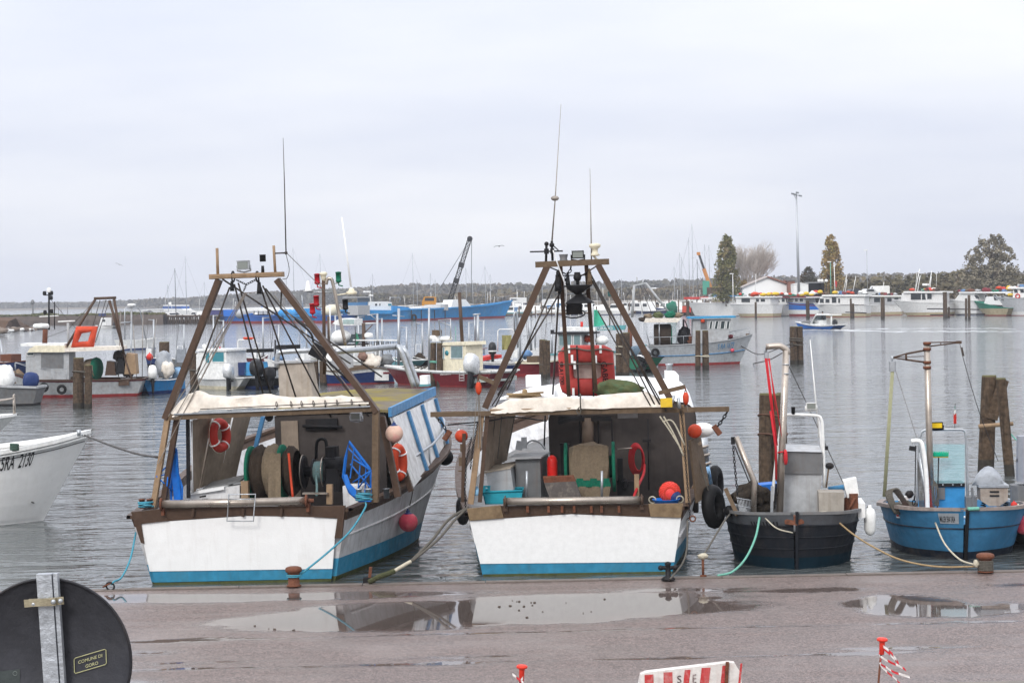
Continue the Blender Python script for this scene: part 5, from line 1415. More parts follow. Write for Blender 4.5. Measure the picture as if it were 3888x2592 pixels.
m = MB(); chain(m,[P(2908,1322,.8),P(2908,1342,.8)],.02); m.cbox(P(2910,1352,.8),.08,.06,.12,ch=.015); m.build('mast_block',GALV,b3)
m = MB()
for a,b in (((2905,1360),(2945,1690)),((2908,1360),(2950,1690)),((2912,1360),(2952,1690)),((2918,1360),(2974,1690)),((2921,1360),(2945,1560))): m.tube([P(*a,.75),P(*b,.75)],.009,5)
m.tube([P(2926,1560,.75),P(2946,1700,.75),P(2947,1820,.75)],.022,5)
m.build('red_fall',pm('red_rope',(.5,.02,.03),.8,dirt=.2,streak=0),b3)
m = MB()
for k in range(4): m.torus(P(2980 + k,1735,.7),.1,.016,(1,.2 * k,0),14,5,sc=(.4,1.25))
m.tube([P(2952,1718,.72),P(2975,1714,.7)],.014,5); m.build('red_rope_hank',pm('red_rope',(.5,.02,.03)),b3)
m = MB(); m.tube(smooth([P(2995,1390,.8),P(3060,1525,1.3),P(3200,1830,2.2)]),.008,4); m.build('mast_stay',WIRE,b3)
m = MB(); m.tube([P(3110,1660,1.6),P(3076,1290,1.6)],[.018,.008],6); m.build('whip_antenna',GEL,b3)
lamp('deck_floodlight',P(3080,1541,1.3),.18,.12,.1,0,GEL,LENS,b3)
m = MB(); m.lathe([(.035,0),(.035,.12),(.04,.13)],P(3012,1572,1.3),n=10); m.build('stern_lamp',DARK,b3)
m = MB(); m.tube([P(2861,1960,.4),P(2864,1830,.4),P(2858,1815,.4),P(2795,1658,.4)],.05,10); m.build('davit',STEEL,b3)
m = MB(); m.cbox(P(2783,1672,.4),.07,.06,.13); chain(m,[P(2783,1690,.4),P(2800,1880,.4)],.014); m.tube([P(2788,1690,.4),P(2845,1830,.4)],.010,4); m.build('davit_tackle',DARK,b3)
m = MB(); m.beam(P(2930,1958,.6),P(2932,1845,.6),.05,.05,(0,1,0)); m.build('handrail_post',GALV,b3)
for k in range(3):
 m = MB(); m.tube([P(2938 + k * 5,1950,1.0),P(2945 + k * 4,1835,1.0)],.008,4); m.build('stay_rod',DARK,b3)
m = MB(); m.prism([P(3108,1868,.6),P(3206,1868,.6),P(3204,1942,.6),P(3175,1955,.6),P(3110,1948,.6)],(0,.5,0)); m.build('engine_box',pm('grey_brown_box',(.33,.30,.26),.6,dirt=.3,streak=.4),b3)
m = MB(); m.lathe([(.15,0),(.17,.05),(.17,.2),(.1,.26)],P(3225,1925,.8),(0,1,0),14); m.cbox(P(3240,1905,.7),.14,.1,.3,rz=.3); m.tube([P(3215,1950,.6),P(3245,1890,.6)],.02,5); m.build('winch',RUST,b3)
m = MB(); m.tube([P(3137,1850,1.0),P(3146,1778,1.0)],.016,6); m.build('stick_grip',WOOD,b3)
m = MB(); m.ball(P(3150,1768,1.0),.06,(1.3,.8,1)); m.build('glove',DARK,b3)
m = MB(); m.cbox(P(3138,1700,1.35),.06,.05,.07); m.build('switch_box',DARK,b3)
m = MB(); m.box(*[v for a,b in ((P(3255,1930,.9).x,P(3282,1930,.9).x),(.7,1.6),(P(3260,1960,.9).z,P(3260,1905,.9).z)) for v in (a,b)]); m.build('side_box',GEL,b3)
# things in the dark boat
m = MB(); m.prism([P(3202,1826,.7),P(3252,1815,.7),P(3262,1880,.7),P(3218,1890,.7)],(0,.35,0)); m.solo('jerry_can',GEL,'white plastic box tilted on the engine gear of the dark boat','box',None,f3)
t = thing('clam_dredge','wire basket dredge heaped with dark net at the dark boat stern','dredge',f3,P(2850,1960,.5))
DPX = [(2790,1885),(2855,1900),(2850,1960),(2815,1955)]
for i in range(10):
 a,b = P(2797 + i * 6,1885 + i * 1.5,.55),P(2812 + i * 4.5,1952 + i * .7,.5)
 m = MB(); m.tube([a,b],.006,4); m.build('basket_bar',GALV,t)
for y_ in (1890,1920,1948):
 m = MB(); m.tube([P(2797 + (y_ - 1890) * .25,y_,.52),P(2856,y_ + 9,.52)],.008,4); m.build('basket_rim',GALV,t)
m = MB(); m.ball(P(2850,1880,.8),.30,(1.15,.9,.72),20,12,jit=.5); m.ball(P(2880,1920,.9),.22,(1.2,1,.8),16,10,jit=.4); m.build('dark_net',pm('black_net',(.035,.028,.022),.95,dirt=.7,streak=0,dcol=(.10,.075,.05),sc=12,bump=1,fine=60),t)
m = MB(); m.beam(P(2755,1855,.7),P(2800,1955,.3),.07,.04,(0,1,0)); m.build('drag_arm',WOOD,t)
m = MB(); m.prism([P(2880,1842,2.0),P(2950,1835,2.0),P(2940,1880,2.0),P(2895,1880,2.0)],(0,.5,0)); m.solo('blue_crate',BLUEV,'blue crate with sloping side behind the mast of the dark boat','crate',None,f3)
m = MB(); m.tube([P(3145,1857,2.2),P(3210,1848,2.2)],.05,8); m.solo('blue_roll',BLUEH,'rolled blue cover lying behind the console of the dark boat','cover',None,f3)
m = MB()
for k in range(6): m.torus(P(3125 + 6 * math.sin(k * 2),1955 - k * 2,.35),.12 - .01 * k,.016,(.1 * math.sin(k),.2,1),18,5)
m.solo('rope_coil',ROPEW,'pale rope coil on the stern rail of the dark boat','rope',None,f3)
for k,(px,lab) in enumerate(((2770,'black ball fender at the port shoulder of the dark boat'),)):
 m = MB(); m.ball(P(px,1938,.6),.10,(1,1,1),14,8); m.solo('ball_fender',BLACK,lab,'fender',None,f3)
t = thing('sausage_fender','white cylindrical fender hanging between the dark boat and the blue boat','fender',f3,P(3304,2035,.9))
m = MB(); c = P(3304,2032,.9); m.lathe([(.02,0),(.07,.03),(.10,.1),(.105,.38),(.08,.46),(.03,.5),(.03,.54)],c,n=14); m.build('fender_body',GEL,t)
m = MB(); m.tube([c + V(0,0,.54),P(3292,1925,.9)],.01,4); m.build('hanging_line',ROPEG,t)
# --- blue boat
f4 = Fr(WZ(3662,2125,0),math.radians(-6),0)
b4 = thing('blue_fishing_boat','blue wooden boat with clear wheel screen and tall hauling mast','fishing boat',f4)
P = f4.y
BWOOD = pm('grey_worn_rail',(.25,.21,.19),.7,dirt=.5,streak=.2,dcol=(.12,.08,.07),sc=5,bump=.3)
H4 = Hull([(-.28,.05,.03,.02,.92),(-.10,.35,.78,.42,.92),(.5,.9,1.16,.9,.90),(1.8,1.9,1.26,1.08,.80),(3.4,3.3,1.2,1.0,.64),(4.9,4.8,1.0,.8,.54)],f4,5,pw=1.0)
far_transom(H4,BLUEH,b4)
BLUED = pm('blue_hull_bottom',(.012,.02,.035),.5,dirt=.4,streak=.2)
H4.shell([(0.03,2),(0.14,1,0)],[BLUEH,BLUED,BLUED,BLUEH],b4,top=(.05,3),transom=False)
H4.rail(.12,.06,BWOOD,b4,transom=False)
H4.deck(.28,BLUEH,b4)
clinker(H4,(.62,),BLUED,b4)
m = MB(); m.beam(H4.at(0,-.2,1) + V(0,-.03,0),H4.at(0,.92,1) + V(0,-.03,0),.06,.06,(1,0,0)); m.build('stem_post',DARK,b4)
m = MB(); rows = []
for i in range(9): rows.append([H4.pt(.115 - i * .0115,f,-1,.014) for f in (.72,.93)])
m.grid(rows); m.build('name_board',pm('name_board',(.34,.37,.40),.6,dirt=.3,streak=0),b4)
def n4(u,v): return H4.pt(.112 - u * .0655,.755 + v * 1.15,-1,.024)
lettering('MILLER 5RA 2424',n4,TXT,b4,size=.145)
m = MB(); m.tube([H4.pt(.0 + .05 * i / 6,1.02,1,.02) for i in range(7)],.035,6); m.build('rail_patch',ROPEGN,b4)
m = MB(); m.prism([P(3556,1958,1.2),P(3662,1960,1.2),P(3664,1847,1.2),P(3556,1847,1.2)],(0,.5,0)); m.build('console',pm('console_blue',(.04,.25,.52),.45,dirt=.2,streak=.25,dcol=(.05,.12,.2)),b4)
m = MB(); m.prism([P(3560,1895,1.17),P(3588,1895,1.17),P(3588,1850,1.17),P(3560,1850,1.17)],(0,.03,0)); m.build('console_panel',GREYP,b4)
m = MB(); m.prism([P(3552,1847,1.15),P(3664,1846,1.15),P(3664,1834,1.15),P(3552,1835,1.15)],(0,.55,0)); m.build('console_shelf',DARK,b4)
for px in (3580,3618,3650):
 m = MB(); m.ball(P(px,1840,1.12),.016,n=8,k=5); m.build('switch',GALV,b4)
m = MB(); m.add([P(3540,1836,1.2),P(3662,1836,1.2),P(3664,1686,1.35),P(3510,1684,1.35)],[(0,1,2,3)]); m.build('wheel_screen',BLUEG,b4)
m = MB(); m.tube(smooth([P(3480,1960,1.3),P(3490,1700,1.3),P(3496,1650,1.3),P(3508,1634,1.3),P(3540,1631,1.3),P(3640,1630,1.3),P(3658,1634,1.3),P(3667,1656,1.3),P(3672,1800,1.3),P(3676,1960,1.3)],4),.022,8); m.build('screen_frame',GALV,b4)
lamp('deck_floodlight',P(3556,1614,1.25),.22,.12,.1,.0,DARK,pm('yellow_lens',(.75,.5,.02),.25,dirt=0,streak=0,bump=0),b4)
m = MB(); m.tube([P(3538,1960,.8),P(3528,1650,.8),P(3519,1298,.8)],.058,10); m.build('mast',STEEL,b4)
m = MB()
for a,b,r in (((3519,1328,),(3440,1343),.02),((3440,1343),(3391,1357),.016),((3519,1352),(3391,1356),.008),((3519,1376),(3440,1365),.02),((3440,1365),(3391,1358),.014),((3440,1342),(3441,1368),.02)): m.tube([P(*a,.8),P(*b,.8)],r,6)
m.build('mast_arm',BRONZE,b4)
m = MB()
for a,b,r in (((3522,1300),(3643,1298),.012),((3525,1315),(3643,1300),.014),((3572,1300),(3572,1311),.01)): m.tube([P(*a,.8),P(*b,.8)],r,6)
m.cbox(P(3640,1299,.8),.1,.06,.05); m.build('mast_arm',BRONZE,b4)
for y_ in (1303,1325,1375,1395):
 m = MB(); q = P(3520,y_,.8); m.lathe([(.072,-.025),(.072,.025)],q,n=12); m.build('mast_collar',RUST,b4)
m = MB(); m.cbox(P(3388,1391,.8),.12,.08,.18,ch=.02); m.lathe([(.01,0),(.03,.1)],P(3388,1372,.8),n=6); m.build('mast_block',GALV,b4)
m = MB()
for k in range(4): m.tube([P(3384 + k * 3,1405,.78),P(3353 + k * 3,1885,.6)],.012,5)
m.build('pale_fall',pm('olive_rope',(.30,.30,.19),.9,dirt=.3,streak=0,sc=20),b4)
m = MB(); m.tube([P(3400,1405,.8),P(3480,1660,1.2)],.006,4); m.build('mast_stay',WIREL,b4)
m = MB(); m.tube(smooth([P(3644,1303,.8),P(3660,1370,.8),P(3720,1570,1.5),P(3790,1750,2.6)]),.008,4); m.cbox(P(3655,1335,.8),.03,.03,.16,ry=-.2); m.build('mast_stay',WIRE,b4)
m = MB(); m.tube(smooth([P(3523,1960,.5),P(3518,1820,.5),P(3508,1720,.5),P(3498,1680,.5),P(3480,1672,.5),P(3460,1675,.5)],4),.04,9); m.build('davit',GEL,b4)
m = MB(); m.tube([P(3522,1955,.55),P(3512,1850,.55),P(3490,1720,.55)],.035,8); m.build('davit',GALV,b4)
m = MB(); m.tube([P(3477,1690,.5),P(3474,1890,.5)],.009,4); chain(m,[P(3474,1880,.5),P(3468,1915,.5)],.02); m.cbox(P(3465,1702,.5),.12,.08,.08,ry=.2); m.build('davit_tackle',DARK,b4)
m = MB()
for i in range(7): m.tube(smooth([P(3485 + i * 4,1745 + i * 6,.6),P(3488 + i * 5,1850,.6),P(3492 + i * 4,1930,.6)]),.008,4)
for i in range(5): m.tube(smooth([P(3545 + i * 3,1820 + i * 4,.7),P(3540 + i * 6,1870,.6),P(3552 + i * 3,1920,.6)]),.009,4)
m.build('hanging_cords',ROPEG,b4,kind='stuff')
m = MB()
for k in range(5): m.tube(smooth([P(3400 + k * 6,1950,.4),P(3372 + k * 5,1900,.4),P(3366 + k * 5,1868 - k,.45),P(3388 + k * 5,1860 - k,.5),P(3412 + k * 4,1885,.6),P(3440 + k * 4,1925,.7)]),.022,5)
m.build('suction_hose',ROPEG,b4)
m = MB(); m.beam(P(3416,1905,.8),P(3462,1875,.9),.07,.07); m.build('tiller',GEL,b4)
m = MB(); m.lathe([(.05,-.06),(.075,0),(.05,.07)],P(3452,1876,.85),(1,.3,.5),10); m.build('tiller_knob',DARK,b4)
m = MB(); m.ball(P(3430,1920,.9),.17,(1.5,1,.55),16,9,jit=.5); m.build('gear_pile',ROPEG,b4)
for k,mt in enumerate((REDP,GEL,REDP,GEL)):
 m = MB(); m.prism([P(3405,1942 + k * 6,.5),P(3555,1946 + k * 6,.5),P(3555,1951 + k * 6,.5),P(3405,1947 + k * 6,.5)],(0,.4,0)); m.build('striped_lath',mt,b4)
m = MB(); m.tube([P(3555,1965,.3),P(3690,1962,.9),P(3830,1965,.9)],.025,6); m.build('thwart_rail',GEL,b4)
t = thing('deck_broom','green bristled broom standing against the wheel screen','broom',f4,P(3560,1950,1.0))
m = MB(); m.tube([P(3564,1735,1.0),P(3558,1950,1.0)],.012,6); m.build('handle',DARK,t)
m = MB(); m.beam(P(3540,1733,1.0),P(3600,1733,1.0),.06,.025); m.build('broom_head',YELLOW,t)
m = MB(); rows = [[P(3538 + i * 3.2,1732,1.0 + dy) + V(0,0,(.07 + .02 * math.sin(i * 2.3)) * zz) for dy,zz in ((-.05,0),(-.07,1),(0,1.2),(.07,1),(.05,0))] for i in range(21)]; m.grid(rows); m.build('bristles',pm('green_bristle',(.0,.36,.20),.8,dirt=.3,streak=0),t)
t = thing('sorting_machine','rusty clam sorting hopper with two slots standing on springs','machine',f4,P(3760,1955,.9))
TANM = pm('tan_machine',(.33,.27,.22),.6,dirt=.5,streak=.5,dcol=(.15,.09,.06),sc=5)
m = MB(); m.prism([P(3722,1848,.8),P(3828,1848,.8),P(3826,1900,.8),P(3795,1920,.8),P(3755,1920,.8),P(3724,1900,.8)],(0,.5,0)); m.build('hopper',TANM,t)
m = MB(); m.prism([P(3716,1841,.77),P(3832,1841,.77),P(3832,1850,.77),P(3716,1850,.77)],(0,.56,0)); m.build('hopper_rim',GALV,t)
for y_ in (1863,1878):
 m = MB(); m.prism([P(3758,y_,.785),P(3794,y_,.785),P(3794,y_ + 6,.785),P(3758,y_ + 6,.785)],(0,.01,0)); m.build('slot',DARK,t)
for px in (3734,3820):
 m = MB(); c = P(px,1950,.95)
 m.tube([c + V(math.cos(a * 1.6) * .05,math.sin(a * 1.6) * .05,a * .0115) for a in range(18)],.011,5); m.build('coil_spring',DARK,t)
for y_ in (1940,1958):
 m = MB(); m.beam(P(3690,y_,.9),P(3830,y_ - 2,.9),.04,.04); m.build('base_frame',GALV,t)
m = MB(); m.beam(P(3690,1850,.9),P(3700,1950,.9),.04,.04,(0,1,0)); m.cbox(P(3686,1905,1.0),.2,.2,.2); m.build('drive',GREYP,t)
m = MB(); rows = []
for i in range(9):
 t_ = i / 8; xx = 3690 + 125 * t_; top = 1838 - 70 * math.sin(math.pi * t_) ** .8
 rows.append([P(xx,1842,1.0),P(xx + 2 * math.sin(i * 2),(1842 + top) / 2,.95 + .05 * math.sin(i * 3)),P(xx,top,1.2 + .05 * math.cos(i * 2)),P(xx,1836,1.5)])
m.grid(rows); m.solo('tarpaulin',TARPG,'grey tarpaulin bunched over the rusty sorting hopper','tarpaulin',None,f4)
t = thing('small_flag','small limp italian flag on a thin staff above the wheel screen','flag',f4,P(3625,1630,1.3))
m = MB(); m.tube([P(3625,1630,1.3),P(3627,1533,1.3)],.005,5); m.build('staff',DARK,t)
for mt,y0,y1,w in ((ROPEGN,1540,1556,3),(GEL,1554,1574,6),(REDP,1570,1608,11)):
 m = MB(); m.grid([[P(3626 - w * .5 + w * j / 3,y0 + (y1 - y0) * i / 4,1.3 + .02 * math.sin(j * 2 + i)) for j in range(4)] for i in range(5)]); m.build('flag_stripe',mt,t)
for px,py,r,lab,c in ((3850,1916,.06,'small red buoy by the sorting hopper',REDP),(3866,1926,.055,'small dirty white buoy by the sorting hopper',CREAM),(3884,1996,.15,'pink round buoy outboard of the blue boat at the picture edge',PINK)):
 buoy('round_buoy',lab,P(px,py,.8),r,f4,c,c,'small buoys of the blue boat')
m = MB(); rows = []
OG = pm('grey_outboard_cowl',(.27,.28,.31),.5,dirt=.2,streak=.2)
t = thing('outboard_motor','grey outboard cowl cut by the picture edge beyond the blue boat','outboard motor',f4,P(3885,1900,2.2))
m = MB(); m.cbox(P(3893,1740,2.2),.32,.45,.85,ch=.08,taper=.85); m.build('cowl',OG,t)
m = MB(); m.cbox(P(3890,1880,2.2),.5,.4,.4,ch=.1); m.build('bracket',GREYP,t)
m = MB(); m.tube([P(3860,1747,2.2),P(3885,1747,2.2)],.04,6); m.build('tilt_pin',DARK,t)
b5 = thing('grey_dinghy','grey hull of the next boat just entering at the picture edge','boat',WORLD,WZ(3960,2090,0))
f5 = Fr(WZ(4062,2095,0),-0.05,0)
H5 = Hull([(0,.2,.4,.3,.75),(.5,.6,.62,.5,.8),(2.5,2.4,.8,.65,.75),(3.6,3.5,.7,.5,.7)],f5,4)
OFF[b5.name] = V(0,0,0); b5.location = f5.loc; b5.rotation_euler = (0,0,f5.rz)
H5.shell([(0.03,0),(0.1,0,0)],[GREYP],b5); H5.rail(.08,.05,GREYL,b5); H5.deck(.3,GREYP,b5)
# --- big white bow coming in from the left
f6 = Fr(WZ(-330,1990,0),math.radians(-84),0)
b6 = thing('white_launch','white launch with black registration on its high flared bow','boat',f6)
ab = WZ(20,2003,0)
tip = W(330,1656,43.6)
Lb = (f6.I @ tip).y
lt = f6.I @ tip
H6 = Hull([(-3.5,-3.4,1.5,1.3,1.5),(0,0.1,1.75,1.35,1.48),(Lb * .45,Lb * .42 - .05,1.5,.95,1.60),(Lb * .78,Lb * .62,.85,.35,1.78),(Lb * .95,Lb * .70,.28,.06,lt.z),(Lb,Lb * .72,.03,.01,lt.z + .04)],f6,5,pw=.8)
H6.shell([(0.02,0),(0.1,0,0)],[pm('launch_gelcoat',(.86,.85,.83),.35,var=.03,dirt=.05,streak=.12,dcol=(.5,.45,.36),bump=.03),GEL],b6)
H6.rail(.16,.09,GEL,b6,inn=.6); H6.deck(.10,GEL,b6)
m = MB(); m.tube([H6.pt(u,.95,1,.03) for u in [i / 20 for i in range(21)]],.03,6); m.build('rubbing_strake',GEL,b6)
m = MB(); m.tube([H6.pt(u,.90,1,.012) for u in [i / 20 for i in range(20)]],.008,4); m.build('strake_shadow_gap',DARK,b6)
# where the picture shows the letters
def uv6(px,py):
 best = None
 for i in range(60):
  for j in range(20):
   u,f = .3 + .65 * i / 60,.3 + .65 * j / 20
   p = f6.w(H6.pt(u,f,1)); d = p - CAM; zz = d.dot(_F)
   e = abs(CX + FPX * d.dot(_R) / zz - px) + abs(CY - FPX * d.dot(_U) / zz - py)
   if best is None or e < best[0]: best = (e,u,f)
 return best[1],best[2]
ua,fa = uv6(0,1785); ub,fb = uv6(128,1762)
def n6(u,v):
 t = u / 1.62
 return H6.pt(ua + (ub - ua) * t + .012 * v,fa + (fb - fa) * t + v * .82,1,.012)
lettering('5RA  2130',n6,TXT,b6,size=.33)
m = MB(); m.lathe([(.04,0),(.05,.14)],f6.I @ W(300,1655,43.4),n=8); m.tube([f6.I @ W(300,1650,43.4),f6.I @ W(315,1650,43.4)],.02,5); m.build('bow_fairlead',GALV,b6)
m = MB(); c = f6.I @ W(55,1695,42.8); m.lathe([(.05,-.1),(.06,0),(.06,.06)],c,n=8); m.build('bow_cleat',DARK,b6)
m = MB()
for k in range(4): m.torus(c + V(0,0,-.06 + .035 * k),.085,.022,(0,.1,1),12,5)
m.build('cleat_rope',pm('dark_green_rope',(.05,.09,.07),.9),b6)
# --- second white bow, behind it
f7 = Fr(WZ(-300,1730,0),math.radians(-82),0)
b7 = thing('white_launch','white flared bow with chrome guard rail behind the lettered launch','boat',f7)
lt = f7.I @ W(101,1557,68.0); Lb = lt.y
H7 = Hull([(-3,-2.9,1.5,1.3,1.3),(0,.1,1.6,1.2,1.35),(Lb * .6,Lb * .4,1.1,.5,lt.z * .97),(Lb * .93,Lb * .55,.3,.06,lt.z),(Lb,Lb * .58,.03,.01,lt.z + .02)],f7,5)
H7.shell([(0.02,0),(0.1,0,0)],[GEL],b7); H7.rail(.12,.08,GEL,b7); H7.deck(.05,GEL,b7)
for u0 in (.90,.955):
 m = MB(); m.tube([H7.pt(u0,1,1,-.05),H7.pt(u0,1,1,-.05) + V(0,0,.62)],.022,6); m.build('rail_post',STEEL,b7)
for sd_ in (1,-1):
 m = MB(); m.tube(smooth([H7.pt(.55,1,sd_,-.05) + V(0,0,.5),H7.pt(.8,1,sd_,-.05) + V(0,0,.55),H7.pt(.9,1,sd_,-.05) + V(0,0,.64),H7.pt(.955,1,sd_,-.05) + V(0,0,.66),H7.pt(.965,1,sd_,-.05) + V(0,0,.55),H7.pt(.97,1,sd_,-.05)],4),.025,7); m.build('guard_rail',STEEL,b7)
# ================================================================ moorings across the basin: side-on boats
class SB:
 """a boat seen from the side, laid out between the picture positions of its stern and bow waterline"""
 def __init__(s,name,label,cat,a,b,group=None):
  A,B = WZ(*a,0),WZ(*b,0)
  d = B - A
  s.L = d.length
  rz = math.atan2(d.y,d.x) - math.pi / 2
  s.fr = Fr(A,rz,0)
  s.t = thing(name,label,cat,s.fr,(0,0,0),group)
  s.near = 1 if s.fr.o.x > 0 else -1
 def S(s,px,py,lx=0.0):
  return s.fr.x(px,py,lx)
 def hull(s,sheer_px,bt,bm,mats,bands=((.05,1),(.18,1,0)),top=None,rake=None,bow=None,wl=.8,rail=None,deck=.35,dmat=None,nf=4,n=4,fat=1.0):
  """sheer_px: picture points along the sheer from stern to bow"""
  pts = [s.S(*q,s.near * bm * .6) for q in sheer_px]
  pts[-1] = s.S(*sheer_px[-1],0)
  L = pts[-1].y; y0 = pts[0].y
  st = []
  for p in pts:
   t = (p.y - y0) / (L - y0)
   if t < .4: b = bt + (bm - bt) * math.sin(t / .4 * math.pi / 2)
   else: b = bm * max(.01,1 - ((t - .4) / .6) ** (2.2 * fat))
   yw = p.y + (s.L - L) * t ** 2 * 1.0 + (0 - y0) * (1 - t)
   w = b * wl * (1 - .55 * max(0,t - .35) ** 1.2 / .65)
   st.append((p.y,yw,b,max(.01,w),p.z))
  s.H = Hull(st,s.fr,n)
  s.H.shell(list(bands),mats,s.t,top=top,nf=nf)
  if rail: s.H.rail(rail[0],rail[1],rail[2],s.t)
  if deck is not None: s.H.deck(deck,dmat or GREYP,s.t)
  return s
 def poly(s,name,pts,hw,mat,shift=0.0,label=None):
  m = MB(); m.prism([s.S(x,y,shift + s.near * hw) + V(0,0,0) for x,y in pts],(-2 * s.near * hw,0,0)); return m.build(name,mat,s.t,label)
 def box(s,name,x0,y0,x1,y1,hw,mat,shift=0.0,label=None):
  return s.poly(name,[(x0,y1),(x1,y1),(x1,y0),(x0,y0)],hw,mat,shift,label)
 def win(s,pts,hw,mat=None,name='window',shift=0.0):
  m = MB(); m.prism([s.S(x,y,shift + s.near * (hw + .022)) for x,y in pts],(-s.near * .03,0,0)); o = m.build(name,mat or WINDOW,s.t)
  if name == 'window' and len(pts) == 4:
   f = MB(); f.tube([s.S(x,y,shift + s.near * (hw + .026)) for x,y in pts],.026,4,closed=True); f.build('frame',GEL,o)
  return o
 def wbox(s,x0,y0,x1,y1,hw,mat=None,name='window',shift=0.0):
  return s.win([(x0,y1),(x1,y1),(x1,y0),(x0,y0)],hw,mat,name,shift)
 def tube(s,name,pts,r,mat,lx=0.0,n=6,sm=0):
  q = [s.S(x,y,lx) for x,y in pts]
  if sm: q = smooth(q,sm)
  m = MB(); m.tube(q,r,n); return m.build(name,mat,s.t)
 def tubes(s,name,segs,mat,lx=0.0,kind=None):
  m = MB()
  for a,b,r in segs: m.tube([s.S(*a,lx),s.S(*b,lx)],r,5)
  return m.build(name,mat,s.t,kind=kind)
 def lump(s,name,px,py,r,sc,mat,lx=0.0,jit=.35,seed=0):
  m = MB(); m.ball(s.S(px,py,lx) + V(0,0,0),r,sc,18,11,jit=jit); return m.build(name,mat,s.t)
 def radar(s,px,py,r=.3,lx=0.0):
  m = MB(); c = s.S(px,py,lx); m.lathe([(r * .9,-.10),(r,-.05),(r,.06),(r * .85,.12),(.02,.15)],c,n=16); m.build('radar_dome',GEL,s.t)
 def rails(s,u0,u1,h,n=5,mat=None,side=None):
  for sd_ in ((side,) if side else (1,-1)):
   m = MB(); m.tube([s.H.pt(u0 + (u1 - u0) * i / 10,1,sd_,-.06) + V(0,0,h) for i in range(11)],.016,5)
   for i in range(n):
    p = s.H.pt(u0 + (u1 - u0) * i / (n - 1),1,sd_,-.06); m.tube([p,p + V(0,0,h)],.012,5)
   m.build('guard_rail',GALV,s.t)
def outboard(fr,p,h,label,cowl,parent=None,rz=0.0,tilt=0.0,group=None,band=None):
 """outboard motor: cowl, midsection, gearcase with fin, clamp; p is the clamp point on the transom, stern pointing -y"""
 p = Vector(p)
 k = h * 1.55
 R = Matrix.Rotation(rz,3,'Z') @ Matrix.Rotation(tilt,3,'X')
 def q(x,y,z): return p + R @ V(x * k,y * k,z * k)
 t = parent if parent else thing('outboard_motor',label,'outboard motor',fr,p,group)
 holder = t
 m = MB(); rows = []
 for z,a,b,yc in ((.0,.10,.16,-.18),(.05,.15,.24,-.20),(.20,.165,.27,-.22),(.36,.15,.25,-.23),(.46,.11,.19,-.22),(.50,.03,.06,-.20)):
  rows.append([q(a * math.copysign(abs(math.cos(w)) ** .6,math.cos(w)),yc + b * math.copysign(abs(math.sin(w)) ** .6,math.sin(w)),z) for w in [6.283 * i / 16 for i in range(16)]])
 m.grid(rows,closed=True); m.add(rows[0],[tuple(range(16))]); m.build('cowl',cowl,holder)
 if band:
  m = MB(); m.grid([[q(.168 * math.copysign(abs(math.cos(w)) ** .6,math.cos(w)),-.222 + .275 * math.copysign(abs(math.sin(w)) ** .6,math.sin(w)),z) for w in [6.283 * i / 16 for i in range(16)]] for z in (.12,.17)],closed=True); m.build('cowl_band',band,holder)
 m = MB(); rows = []
 for z,a,b in ((.02,.07,.11),(-.3,.05,.09),(-.5,.035,.08)):
  rows.append([q(a * math.cos(w),-.2 + b * math.sin(w),z) for w in [6.283 * i / 10 for i in range(10)]])
 m.grid(rows,closed=True)
 m.prism([q(-.015,-.36,-.5),q(-.015,-.06,-.5),q(-.015,-.1,-.62),q(-.015,-.22,-.72)],R @ V(.03 * k,0,0))
 m.build('leg',DARK,holder)
 m = MB(); m.tube([q(0,-.02,-.05),q(0,-.02,-.35)],.05 * k,6); m.tube([q(-.1,0,-.05),q(.1,0,-.05)],.03 * k,6); m.build('clamp_bracket',DARK,holder)
 return t
SILVER = pm('silver_cowl',(.62,.63,.64),.3,metal=.25,dirt=.1,streak=.1)
BLACKC = pm('black_cowl',(.02,.021,.023),.35,dirt=.15,streak=0)
LOG = pm('mooring_pile_wood',(.085,.058,.038),.85,dirt=.6,streak=.9,dcol=(.02,.015,.012),sc=4,bump=.9,fine=14,var=.45)
LOGW = pm('pile_waterline',(.035,.03,.025),.7,dirt=.4,streak=.3,dcol=(.08,.08,.05),sc=6,bump=.5)
LOGT = pm('pile_top_wood',(.13,.12,.06),.9,dirt=.6,streak=.2,dcol=(.05,.045,.03),sc=6,bump=.5)
